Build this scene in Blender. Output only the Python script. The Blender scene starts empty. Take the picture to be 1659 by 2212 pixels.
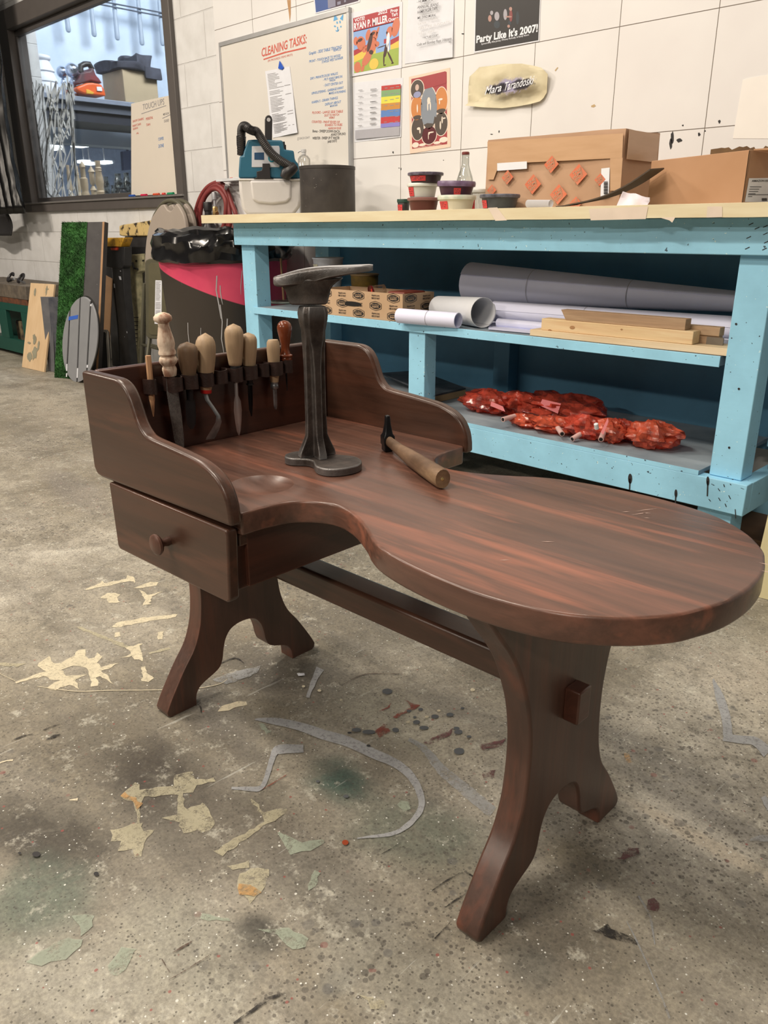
import bpy, bmesh, math, random
from mathutils import Vector, Matrix, noise
random.seed(7)
scene = bpy.context.scene
COL = scene.collection
pi = math.pi
sin, cos = math.sin, math.cos
R = random.uniform

# ------------------------------------------------------------------ camera
FPX, CX, CY = 1705.4, 829.5, 1106.0
CH = 0.825
_y, _p, _r = math.radians(44.826), math.radians(19.7065), math.radians(-0.1134)
_f = Vector((-sin(_y)*cos(_p), cos(_y)*cos(_p), -sin(_p)))
_rt = Vector((cos(_y), sin(_y), 0)); _up = _rt.cross(_f)
CR = _rt*cos(_r) + _up*sin(_r); CU = -_rt*sin(_r) + _up*cos(_r)
CPOS = Vector((0, 0, CH))
def ray(x, y): return _f*FPX + CR*(x-CX) - CU*(y-CY)
def PY(x, y, Y):
    d = ray(x, y); return CPOS + d*(Y/d.y)
def PX(x, y, X):
    d = ray(x, y); return CPOS + d*(X/d.x)
def PZ(x, y, z=0.0):
    d = ray(x, y); return CPOS + d*((z-CH)/d.z)
cam = bpy.data.cameras.new('camera'); cam.sensor_fit = 'VERTICAL'
cam.sensor_height = 36; cam.sensor_width = 27; cam.lens = FPX/2212*36
cam.clip_start = 0.02; cam.clip_end = 200
co = bpy.data.objects.new('camera', cam); COL.objects.link(co)
m = Matrix((CR, CU, -_f)).transposed().to_4x4(); m.translation = CPOS
co.matrix_world = m; scene.camera = co

# ------------------------------------------------------------------ materials
def s2l(c):
    c /= 255.0
    return c/12.92 if c <= 0.04045 else ((c+0.055)/1.055)**2.4
WHITE = [s2l(225), s2l(212), s2l(193)]
def A(rgb, k=0.74):
    """albedo of a surface that photographs as rgb where white paint photographs as 225,212,193"""
    return tuple(min(0.95, max(0.002, s2l(c)/w*k)) for c, w in zip(rgb, WHITE)) + (1,)
class NT:
    def __init__(s, mat):
        mat.use_nodes = True; s.t = mat.node_tree; s.n = s.t.nodes; s.l = s.t.links; s.n.clear()
        s.out = s.n.new('ShaderNodeOutputMaterial'); s.b = s.n.new('ShaderNodeBsdfPrincipled')
        s.l.new(s.b.outputs[0], s.out.inputs[0]); s.tc = None
    def new(s, t, **kw):
        n = s.n.new('ShaderNode'+t)
        for k, v in kw.items(): setattr(n, k, v)
        return n
    def link(s, a, b): s.l.new(a, b)
    def coord(s, scale=(1, 1, 1), rot=(0, 0, 0), loc=(0, 0, 0)):
        if s.tc is None: s.tc = s.new('TexCoord')
        mp = s.new('Mapping'); s.link(s.tc.outputs['Object'], mp.inputs[0])
        mp.inputs['Scale'].default_value = scale; mp.inputs['Rotation'].default_value = rot; mp.inputs['Location'].default_value = loc
        return mp.outputs[0]
    def noise(s, vec, scale, detail=4, rough=0.55, dist=0):
        n = s.new('TexNoise'); s.link(vec, n.inputs['Vector'])
        n.inputs['Scale'].default_value = scale; n.inputs['Detail'].default_value = detail
        n.inputs['Roughness'].default_value = rough; n.inputs['Distortion'].default_value = dist
        return n.outputs['Fac']
    def ramp(s, fac, stops):
        r = s.new('ValToRGB'); s.link(fac, r.inputs[0]); e = r.color_ramp.elements
        while len(e) < len(stops): e.new(0.5)
        for i, (p, c) in enumerate(stops):
            e[i].position = p; e[i].color = c if len(c) == 4 else tuple(c)+(1,)
        return r.outputs[0]
    def val(s, v): 
        n = s.new('Value'); n.outputs[0].default_value = v; return n.outputs[0]
    def math(s, op, a, b=None, c=None, clamp=False):
        n = s.new('Math', operation=op); n.use_clamp = clamp
        for i, x in enumerate((a, b, c)):
            if x is None: continue
            if isinstance(x, (int, float)): n.inputs[i].default_value = x
            else: s.link(x, n.inputs[i])
        return n.outputs[0]
    def mix(s, fac, a, b, mode='MIX'):
        n = s.new('Mix', data_type='RGBA', blend_type=mode)
        for sock, x in ((n.inputs[0], fac), (n.inputs[6], a), (n.inputs[7], b)):
            if isinstance(x, (int, float)): sock.default_value = x
            elif isinstance(x, tuple): sock.default_value = x
            else: s.link(x, sock)
        return n.outputs[2]
    def bump(s, h, strength=0.3, dist=0.01):
        n = s.new('Bump'); s.link(h, n.inputs['Height'])
        n.inputs['Strength'].default_value = strength; n.inputs['Distance'].default_value = dist
        s.link(n.outputs[0], s.b.inputs['Normal'])
MATS = {}
def M(name, rgb, rough=0.5, metal=0.0, var=0.18, vs=12, stretch=(1, 1, 1), rgb2=None, bump=0.0, bs=60, spec=0.5, k=0.74, coat=0, lo=0.35, hi=0.65):
    if name in MATS: return MATS[name]
    mat = bpy.data.materials.new(name); t = NT(mat); c = A(rgb, k)
    c2 = A(rgb2, k) if rgb2 else tuple(x*(1-var) for x in c[:3])+(1,)
    v = t.coord(stretch); n = t.noise(v, vs)
    t.link(t.ramp(n, [(lo, c), (hi, c2)]), t.b.inputs['Base Color'])
    t.b.inputs['Roughness'].default_value = rough; t.b.inputs['Metallic'].default_value = metal
    t.b.inputs['Specular IOR Level'].default_value = spec; t.b.inputs['Coat Weight'].default_value = coat
    if bump: t.bump(t.noise(v, bs, 3), bump, 0.004)
    MATS[name] = mat; return mat
def emis(name, rgb, s):
    mat = bpy.data.materials.new(name); t = NT(mat)
    t.b.inputs['Base Color'].default_value = (.8, .8, .8, 1)
    t.b.inputs['Emission Color'].default_value = rgb+(1,); t.b.inputs['Emission Strength'].default_value = s
    return mat

# ------------------------------------------------------------------ mesh builder
class B:
    def __init__(s): s.v = []; s.f = []
    def add(s, vs, fs):
        o = len(s.v); s.v += [Vector(p) for p in vs]; s.f += [tuple(i+o for i in f) for f in fs]; return s
    def box(s, x0, x1, y0, y1, z0, z1, mat=None):
        vs = [Vector((x, y, z)) for x in (x0, x1) for y in (y0, y1) for z in (z0, z1)]
        if mat is not None: vs = [mat @ v for v in vs]
        return s.add(vs, [(0, 1, 3, 2), (4, 6, 7, 5), (0, 4, 5, 1), (2, 3, 7, 6), (0, 2, 6, 4), (1, 5, 7, 3)])
    def prism(s, poly, a, b, ax='z', mat=None):
        """poly 2-D; ax 'x': (y,z), 'y': (x,z), 'z': (x,y)"""
        def P(p, h): return Vector({'x': (h, p[0], p[1]), 'y': (p[0], h, p[1]), 'z': (p[0], p[1], h)}[ax])
        n = len(poly); vs = [P(p, a) for p in poly]+[P(p, b) for p in poly]
        if mat is not None: vs = [mat @ v for v in vs]
        return s.add(vs, [tuple(range(n))[::-1], tuple(range(n, 2*n))]+[(i, (i+1) % n, n+(i+1) % n, n+i) for i in range(n)])
    def slab(s, quad, th):
        """planar outline in 3-D given thickness vector"""
        n = len(quad); th = Vector(th); vs = [Vector(q) for q in quad]; vs += [v+th for v in vs]
        return s.add(vs, [tuple(range(n))[::-1], tuple(range(n, 2*n))]+[(i, (i+1) % n, n+(i+1) % n, n+i) for i in range(n)])
    def poly(s, pts): return s.add(pts, [tuple(range(len(pts)))])
    def loft(s, rings, caps=True, closed=True):
        n = len(rings[0]); vs = [p for r in rings for p in r]; fs = []
        for i in range(len(rings)-1):
            for j in range(n if closed else n-1):
                k = (j+1) % n; fs.append((i*n+j, i*n+k, (i+1)*n+k, (i+1)*n+j))
        if caps: fs += [tuple(range(n))[::-1], tuple(range((len(rings)-1)*n, len(rings)*n))]
        return s.add(vs, fs)
    def tube(s, path, r, n=10, caps=True, flat=1.0):
        path = [Vector(p) for p in path]; rs = r if isinstance(r, (list, tuple)) else [r]*len(path)
        rings = []; up = None
        for i, p in enumerate(path):
            t = (path[min(i+1, len(path)-1)]-path[max(i-1, 0)]).normalized()
            if up is None: up = Vector((0, 0, 1)) if abs(t.z) < 0.9 else Vector((0, 1, 0))
            a = t.cross(up)
            if a.length < 1e-5: a = t.orthogonal()
            a.normalize(); b = a.cross(t).normalized(); up = b
            rings.append([p+(a*cos(2*pi*j/n)+b*sin(2*pi*j/n)*flat)*rs[i] for j in range(n)])
        return s.loft(rings, caps)
    def lathe(s, prof, c=(0, 0, 0), n=24, mat=None, caps=True):
        c = Vector(c); rings = [[c+Vector((r*cos(2*pi*j/n), r*sin(2*pi*j/n), z)) for j in range(n)] for r, z in prof]
        if mat is not None: rings = [[mat @ v for v in rg] for rg in rings]
        return s.loft(rings, caps)
    def grid(s, fn, nu, nv):
        vs = [fn(i/nu, j/nv) for i in range(nu+1) for j in range(nv+1)]
        return s.add(vs, [(i*(nv+1)+j, (i+1)*(nv+1)+j, (i+1)*(nv+1)+j+1, i*(nv+1)+j+1) for i in range(nu) for j in range(nv)])
    def text(s, body, fn, size=1.0, bold=0.0, shear=0.0, align='LEFT', spacing=1.0, cap=None):
        """fn maps (x,y) of the text plane into space"""
        cu = bpy.data.curves.new('t', 'FONT'); cu.body = body; cu.size = size; cu.offset = bold*size; cu.shear = shear
        cu.align_x = align; cu.resolution_u = 2; cu.space_character = spacing
        o = bpy.data.objects.new('t', cu); COL.objects.link(o)
        dg = bpy.context.evaluated_depsgraph_get(); me = bpy.data.meshes.new_from_object(o.evaluated_get(dg))
        vs = [v.co.copy() for v in me.vertices]
        if cap and vs:                                    # fit into a width
            w = max(v.x for v in vs)-min(v.x for v in vs); k = cap/w if w > 0 else 1
            x0 = 0 if align == 'LEFT' else None
            for v in vs: v.x *= k
        s.add([fn(v.x, v.y) for v in vs], [tuple(p.vertices) for p in me.polygons])
        bpy.data.objects.remove(o); bpy.data.curves.remove(cu); bpy.data.meshes.remove(me); return s
    def stroke(s, pts, w, fn):
        """2-D polyline of width w mapped by fn"""
        for a, b in zip(pts, pts[1:]):
            a = Vector(a); b = Vector(b); d = (b-a)
            if d.length == 0: continue
            n = Vector((-d.y, d.x)).normalized()*w/2; e = d.normalized()*w*.3
            s.poly([fn(*(a-e+n)), fn(*(a-e-n)), fn(*(b+e-n)), fn(*(b+e+n))])
        return s
WM = {}
def tag(o, label, cat, group=None, kind=None):
    if kind: o['kind'] = kind
    if label: o['label'] = label
    if cat: o['category'] = cat
    if group: o['group'] = group
    return o
def emp(name, loc, rz, label, cat, group=None):
    o = bpy.data.objects.new(name, None); COL.objects.link(o); o.empty_display_size = 0.05
    o.location = loc; o.rotation_euler = (0, 0, rz)
    WM[o] = Matrix.Translation(Vector(loc)) @ Matrix.Rotation(rz, 4, 'Z')
    return tag(o, label, cat, group)
def mk(name, b, mat, par=None, bev=0.0, seg=2, smooth=40, fr=None, sub=0, fix=True, label=None):
    """link builder b as one mesh object. vertices are world coordinates (or in frame fr)"""
    vs = [fr @ v for v in b.v] if fr is not None else b.v
    if par is None:
        xs = [v.x for v in vs]; ys = [v.y for v in vs]; zs = [v.z for v in vs]
        org = Vector(((min(xs)+max(xs))/2, (min(ys)+max(ys))/2, min(zs))); W = Matrix.Translation(org)
    else: W = WM[par].copy(); 
    inv = W.inverted(); me = bpy.data.meshes.new(name); me.from_pydata([inv @ v for v in vs], [], b.f)
    if fix:
        bm = bmesh.new(); bm.from_mesh(me); bmesh.ops.recalc_face_normals(bm, faces=bm.faces); bm.to_mesh(me); bm.free()
    if smooth:
        me.polygons.foreach_set('use_smooth', [True]*len(me.polygons)); me.set_sharp_from_angle(angle=math.radians(smooth))
    me.materials.append(mat); o = bpy.data.objects.new(name, me); COL.objects.link(o)
    if par is None: o.location = org
    else: o.parent = par
    WM[o] = W
    if bev:
        md = o.modifiers.new('bevel', 'BEVEL'); md.width = bev; md.segments = seg; md.limit_method = 'ANGLE'; md.angle_limit = math.radians(35)
        md.harden_normals = False
    if sub:
        md = o.modifiers.new('sub', 'SUBSURF'); md.levels = sub; md.render_levels = sub
    if label: o['label'] = label
    return o
def islands(name, b, mat, par):
    for f_ in b.f: mk(name, B().poly([b.v[i] for i in f_]), mat, par, smooth=0, fix=False)
def struct(name, b, mat, par=None, **kw):
    o = mk(name, b, mat, par, **kw)
    if par is None: o['kind'] = 'structure'
    return o
def rot(ax, deg): return Matrix.Rotation(math.radians(deg), 4, ax)
def tr(*p): return Matrix.Translation(Vector(p))
def quadmap(tl, tr_, br, bl, Y, e0=0.0):
    """paper on the wall: picture corners give a sheet at depth Y; returns f(s,t,e)"""
    c = [PY(*p, Y) for p in (tl, tr_, br, bl)]
    def f(s, t, e=0.0):
        p = (c[0]*(1-s)+c[1]*s)*(1-t)+(c[3]*(1-s)+c[2]*s)*t
        return p+Vector((0, -e-e0, 0))
    f.c = c; return f
# ================================================================== SETTING
D = 2.52
# ---- floor: stained concrete
def floor_mat():
    mat = bpy.data.materials.new('stained_concrete'); t = NT(mat)
    v = t.coord()
    vx = t.coord((0.5, 2.2, 1))                      # streaks run along the wall
    big = t.noise(v, 1.3, 5, .6, .4); mid = t.noise(v, 5.5, 6, .65); st = t.noise(vx, 3.0, 7, .7)
    base = t.ramp(big, [(.26, A((116, 104, 84))), (.42, A((150, 136, 112))), (.58, A((176, 162, 138))), (.74, A((200, 186, 162)))])
    base = t.mix(t.math('MULTIPLY', t.ramp(st, [(.48, (0, 0, 0)), (.66, (1, 1, 1))]), .5), base, A((112, 104, 92)))
    base = t.mix(t.math('MULTIPLY', t.ramp(mid, [(.46, (0, 0, 0)), (.66, (1, 1, 1))]), .6), base, A((116, 104, 84)))
    # broad stains of their own shape, deepened for shade below the bench (centre, radii, turn, colour, strength)
    def blob(px, py, rx, ry, ang, rgb, k, soft=.45):
        nonlocal base
        c = PZ(px, py); mp = t.coord((1/rx, 1/ry, 0)); 
        mp = t.new('Mapping', vector_type='TEXTURE'); t.link(t.tc.outputs['Object'], mp.inputs[0])
        mp.inputs['Location'].default_value = (c.x-FO.x, c.y-FO.y, 0); mp.inputs['Rotation'].default_value = (0, 0, math.radians(ang)); mp.inputs['Scale'].default_value = (rx, ry, 1)
        ln = t.new('VectorMath', operation='LENGTH'); t.link(mp.outputs[0], ln.inputs[0])
        d = t.math('ADD', ln.outputs['Value'], t.math('MULTIPLY', t.math('SUBTRACT', mid, .5), 1.3))
        m_ = t.new('MapRange'); t.link(d, m_.inputs[0]); m_.inputs[1].default_value = 1.0; m_.inputs[2].default_value = 1-soft*1.6; m_.inputs[3].default_value = 0; m_.inputs[4].default_value = k
        m_.interpolation_type = 'SMOOTHSTEP'
        base = t.mix(m_.outputs[0], base, A(rgb))
    blob(330, 1665, .17, .11, 0, (72, 63, 52), .9)
    blob(90, 1800, .20, .09, 20, (74, 66, 54), .9)
    blob(600, 1450, .26, .12, 10, (84, 76, 65), .7)
    blob(160, 1060, .42, .10, -8, (120, 110, 100), .5)
    blob(80, 1950, .11, .10, 0, (92, 102, 84), .75)
    blob(740, 1690, .09, .07, 0, (66, 86, 72), .9)
    blob(900, 1800, .16, .10, 10, (90, 96, 78), .7)
    blob(1240, 1850, .10, .06, 15, (100, 88, 66), .7)
    blob(1180, 2010, .13, .10, 0, (92, 82, 68), .65)
    blob(1150, 2090, .05, .05, 0, (104, 98, 84), .6)
    blob(560, 2015, .06, .04, 0, (62, 58, 50), .85)
    blob(500, 1800, .22, .14, 20, (98, 88, 74), .6)
    blob(720, 1950, .16, .10, 0, (104, 96, 82), .5)
    blob(450, 1560, .22, .06, -4, (92, 82, 68), .6)
    blob(730, 2120, .03, .05, 0, (112, 108, 96), .5)
    blob(1420, 1640, .24, .05, -2, (112, 104, 92), .6)
    blob(1500, 1740, .30, .035, -2, (118, 110, 98), .6)
    blob(1580, 1850, .25, .02, -2, (202, 182, 152), .7)
    blob(1600, 1450, .3, .14, 0, (190, 172, 146), .5)
    blob(850, 1560, .20, .08, 0, (176, 164, 138), .6)
    blob(300, 1100, .5, .2, 0, (176, 160, 134), .3)
    blob(130, 880, .9, .3, 0, (178, 162, 136), .7)
    blob(380, 2060, .16, .10, 0, (168, 158, 134), .6)
    blob(120, 2130, .14, .09, 0, (170, 160, 138), .6)
    blob(900, 2150, .25, .1, 0, (166, 156, 134), .5)
    blob(430, 1500, .3, .06, -6, (118, 110, 98), .4)
    base = t.mix(t.math('MULTIPLY', t.ramp(t.noise(v, 16, 6, .75, .6), [(.5, (0, 0, 0)), (.62, (1, 1, 1))]), .5), base, A((120, 110, 92)))
    base = t.mix(t.math('MULTIPLY', t.ramp(t.noise(t.coord(loc=(3, 1, 0)), 26, 6, .8), [(.56, (0, 0, 0)), (.66, (1, 1, 1))]), .55), base, A((208, 196, 170)))
    base = t.mix(1.0, base, (.95, .93, .90, 1), 'MULTIPLY')
    # fine grain, aggregate and drips
    g1 = t.noise(v, 60, 5, .8); base = t.mix(.85, base, t.ramp(g1, [(.30, (.42, .42, .42)), (.5, (.5, .5, .5)), (.62, (.53, .53, .52)), (.75, (.66, .66, .65))]), 'OVERLAY')
    g2 = t.noise(v, 210, 3, .7); base = t.mix(.7, base, t.ramp(g2, [(.34, (.36, .36, .36)), (.5, (.5, .5, .5)), (.66, (.64, .64, .63))]), 'OVERLAY')
    def dots(scale, r, rgb, k, jit, cut=None, strength=1):
        nonlocal base
        vo = t.new('TexVoronoi'); nv = t.new('VectorMath', operation='ADD'); t.link(v, nv.inputs[0]); nv.inputs[1].default_value = (jit, jit*2, 0)
        t.link(nv.outputs[0], vo.inputs['Vector']); vo.inputs['Scale'].default_value = scale
        sz = t.new('SeparateColor'); t.link(vo.outputs['Color'], sz.inputs[0])
        dd = t.math('SUBTRACT', t.math('MULTIPLY', sz.outputs[0], r), t.math('ADD', vo.outputs['Distance'], t.math('MULTIPLY', t.math('SUBTRACT', g1, .5), .12)))
        f = t.math('MULTIPLY', dd, 14, clamp=True)
        sel = t.math('GREATER_THAN', sz.outputs[1], 1-k)
        f = t.math('MULTIPLY', t.math('MULTIPLY', f, sel), strength)
        if cut is not None: f = t.math('MULTIPLY', f, cut)
        base = t.mix(f, base, A(rgb))
    patch = t.ramp(t.noise(v, 2.2, 3), [(.42, (0.15, .15, .15)), (.6, (1, 1, 1))])
    dots(95, .5, (84, 76, 64), .5, 3.1, patch, .6)
    dots(160, .5, (84, 74, 62), .5, 1.7, patch, .7)
    dots(260, .5, (76, 68, 56), .3, 1.3, None, .7)
    dots(48, .42, (96, 90, 82), .22, 7.7, patch, .5)
    dots(230, .34, (232, 220, 196), .10, 9.2, None, .9)
    dots(130, .30, (228, 216, 190), .03, 5.2, None, .9)
    dots(60, .36, (140, 76, 66), .05, 12.2, patch, .5)
    dots(150, .4, (150, 70, 60), .03, 15.2, None, .7)
    # saw cuts and scratches
    sc = t.noise(t.coord((1, 14, 1), (0, 0, .35)), 6, 4, .7); base = t.mix(t.math('MULTIPLY', t.ramp(sc, [(.66, (0, 0, 0)), (.70, (1, 1, 1))]), .35), base, A((96, 86, 74)))
    sc2 = t.noise(t.coord((18, 1, 1), (0, 0, .2)), 5, 3, .7); base = t.mix(t.math('MULTIPLY', t.ramp(sc2, [(.69, (0, 0, 0)), (.72, (1, 1, 1))]), .4), base, A((205, 195, 172)))
    t.link(base, t.b.inputs['Base Color'])
    t.link(t.ramp(g1, [(.3, (.42, .42, .42)), (.7, (.62, .62, .62))]), t.b.inputs['Roughness'])
    t.b.inputs['Specular IOR Level'].default_value = .35
    t.bump(t.math('ADD', g1, g2), .12, .002)
    return mat
FO = Vector((-9.3, 4.5, -.03))
fb = B().box(-20.6, 2, -5, 14, -.03, 0)
floor = struct('floor', fb, floor_mat(), smooth=0)
FO2 = floor.location  # object origin = bbox centre at its lowest z
# ---- block wall with the window opening
WX0, WX1, WZ0, WZ1 = -6.06, -4.0, .943, 2.19
def block_mat():
    mat = bpy.data.materials.new('white_painted_block'); t = NT(mat)
    sx = t.new('SeparateXYZ'); t.link(t.coord(), sx.inputs[0]); cb = t.new('CombineXYZ')
    t.link(t.math('ADD', sx.outputs[0], .29), cb.inputs[0]); t.link(t.math('ADD', sx.outputs[2], 0.0), cb.inputs[1])
    br = t.new('TexBrick'); t.link(cb.outputs[0], br.inputs['Vector']); br.inputs['Scale'].default_value = 1
    br.inputs['Brick Width'].default_value = .404; br.inputs['Row Height'].default_value = .2025; br.inputs['Mortar Size'].default_value = .004
    br.inputs['Mortar Smooth'].default_value = .5; br.offset = .5
    c = A((222, 210, 192)); n = t.noise(t.coord(), 9, 4)
    col = t.mix(t.ramp(n, [(.4, (0, 0, 0)), (.75, (1, 1, 1))]), c, A((208, 196, 178)))
    col = t.mix(t.math('MULTIPLY', br.outputs['Fac'], .45), col, A((196, 184, 166)))
    t.link(col, t.b.inputs['Base Color']); t.b.inputs['Roughness'].default_value = .55
    t.bump(t.math('SUBTRACT', t.math('MULTIPLY', t.noise(t.coord(), 55, 3), .12), br.outputs['Fac']), .6, .006)
    return mat
wb = B()
wb.box(-20.6, WX0, D, D+.2, 0, 3.6); wb.box(WX0, WX1, D, D+.2, 0, WZ0); wb.box(WX0, WX1, D, D+.2, WZ1, 3.6); wb.box(WX1, 2, D, D+.2, 0, 3.6)
wall = struct('wall_back', wb, block_mat(), smooth=0)
# ---- white sheet panels with scored grid
def grid_mat():
    mat = bpy.data.materials.new('scored_white_panel'); t = NT(mat)
    sx = t.new('SeparateXYZ'); t.link(t.coord(), sx.inputs[0])
    def line(sock, org, per, w):
        fr = t.math('FRACT', t.math('DIVIDE', t.math('SUBTRACT', sock, org), per))
        return t.math('GREATER_THAN', t.math('ABSOLUTE', t.math('SUBTRACT', fr, .5)), .5-w/per)
    lx = line(sx.outputs[0], -2.394-PO.x, .3115, .0012); lz = line(sx.outputs[2], 1.414-PO.z, .3085, .0012)
    c = t.mix(t.ramp(t.noise(t.coord(), 3, 3), [(.35, (0, 0, 0)), (.7, (1, 1, 1))]), A((228, 215, 196)), A((220, 206, 188)))
    c = t.mix(t.ramp(t.noise(t.coord(), 22, 6, .75), [(.74, (0, 0, 0)), (.78, (1, 1, 1))]), c, A((120, 105, 90)))
    c = t.mix(t.math('MAXIMUM', lx, lz), c, A((104, 88, 70)))
    t.link(c, t.b.inputs['Base Color']); t.b.inputs['Roughness'].default_value = .45
    return mat
PO = Vector((-1.065, 0, .25))
DP = D-.012
struct('trim_1', B().box(-3.63, 1.5, DP, D, .25, 3.55), grid_mat(), smooth=0)
# scuffs and paint drips on the panel
ink = M('black_ink', (38, 34, 32), .6, var=0)
trim = bpy.data.objects['trim_1']
b = B()
for x, y, w, h in [(1452, 298, 4, 14), (1467, 303, 6, 5), (1449, 310, 3, 12), (1510, 290, 3, 4), (1554, 263, 3, 4), (1475, 271, 2, 2), (1523, 283, 2, 2), (849, 329, 1.5, 3), (1062, 290, 3, 1), (1078, 284, 1.5, 2.5), (1000, 73, 3, 1.5), (862, 363, 1.2, 1.2), (866, 365, 1.2, 3), (789, 22, 1, 1), (958, 346, 1, 1)]:
    b.poly([PY(x+w*cos(a)*R(.7, 1.2), y+h*sin(a)*R(.7, 1.2), DP-.0006) for a in [i*pi/5 for i in range(10)]])
mk('paint_scuffs', b, ink, trim, smooth=0, fix=False)
b = B(); b.poly([PY(x, y, DP-.0007) for x, y in [(1277, 228), (1284, 225), (1287, 229), (1282, 232), (1277, 231)]])
b.poly([PY(x, y, DP-.0007) for x, y in [(1198, 152), (1204, 145), (1206, 146), (1200, 154)]])
mk('tan_paint_spot', b, M('tan_paint', (196, 160, 108), .5), trim, smooth=0, fix=False)
b = B(); b.poly([PY(x, y, DP-.0007) for x, y in [(620, 0), (628, 0), (628, 30), (626, 48), (624, 30)]]); mk('rust_drip', b, M('rust', (190, 140, 90), .7), trim, smooth=0, fix=False)

# ---- window
dark = M('grey_painted_steel', (92, 82, 72), .42, var=.08, spec=.4)
wf = B(); Y0, Y1 = D-.025, D+.10
gx0, gx1, gz0, gz1 = -5.985, -4.07, 1.036, 2.07
wf.box(WX0-.07, gx0, Y0, Y1, WZ0, WZ1); wf.box(gx1, WX1+.0, Y0, Y1, WZ0, WZ1); wf.box(gx0, gx1, Y0, Y1, gz1, WZ1); wf.box(gx0, gx1, Y0, Y1, WZ0, 1.0)
win = struct('window_1', wf, dark, bev=.004)
struct('glazing_bead', B().box(gx0, gx1, D+.02, D+.05, 1.0, gz0).box(gx0, gx1, D+.02, D+.05, gz1-.035, gz1).box(gx0, gx0+.03, D+.02, D+.05, gz0, gz1-.035).box(gx1-.02, gx1, D+.02, D+.05, gz0, gz1-.035), M('grey_bead', (82, 74, 66), .4, var=.05), win, bev=.002)
struct('sill_lip', B().box(WX0-.03, WX1, D-.035, D-.02, .995, 1.006), M('worn_sill', (120, 110, 98), .4, var=.1), win, bev=.002)
def glass_mat(name, tint=(1, 1, 1), spec=.06):
    mat = bpy.data.materials.new(name); t = NT(mat); t.n.remove(t.b)
    tp = t.new('BsdfTransparent'); tp.inputs[0].default_value = tint+(1,); gl = t.new('BsdfGlossy'); gl.inputs['Roughness'].default_value = .02
    lw = t.new('LayerWeight'); lw.inputs[0].default_value = .25; mx = t.new('MixShader')
    t.link(t.math('ADD', t.math('MULTIPLY', lw.outputs['Fresnel'], .5), spec*.5, clamp=True), mx.inputs[0]); t.link(tp.outputs[0], mx.inputs[1]); t.link(gl.outputs[0], mx.inputs[2]); t.link(mx.outputs[0], t.out.inputs[0])
    return mat
GL = glass_mat('window_glass', (.95, .97, .97), .02)
struct('glass_pane', B().box(gx0+.01, gx1-.01, D+.033, D+.037, gz0-.005, gz1-.01), GL, win, smooth=0)

# ================================================================== LIGHTS
def area(name, loc, tgt, sx, sy, e, col):
    l = bpy.data.lights.new(name, 'AREA'); l.shape = 'RECTANGLE'; l.size = sx; l.size_y = sy; l.energy = e; l.color = col
    o = bpy.data.objects.new(name, l); COL.objects.link(o); o.location = loc
    o.rotation_euler = (Vector(tgt)-Vector(loc)).to_track_quat('-Z', 'Y').to_euler(); return o
WARM = (1, .88, .74)
for (lx, ly, lz), (tx, ty), pw, in [((-3.0, .5, 3.25), (-2.6, .6), 60), ((.9, -2.6, 3.1), (.2, -1.2), 85), ((-3.1, -4.6, 3.1), (-2.0, 1.0), 105), ((-.8, 1.2, 3.3), (-.8, 1.1), 34), ((-5.4, -.9, 3.2), (-5.2, .6), 150), ((-1.5, -.7, 3.25), (-1.3, .4), 92)]:
    area("ceiling_fixture_light", (lx, ly, lz), (tx, ty, 0), 1.0, .14, pw, WARM)
w = bpy.data.worlds.new('ambient_room'); scene.world = w; w.use_nodes = True
w.node_tree.nodes['Background'].inputs[0].default_value = (1, .92, .82, 1); w.node_tree.nodes['Background'].inputs[1].default_value = .09
scene.view_settings.view_transform = 'Standard'; scene.view_settings.look = 'None'; scene.view_settings.gamma = 1; scene.view_settings.use_curve_mapping = False
scene.view_settings.exposure = -0.42
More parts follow.
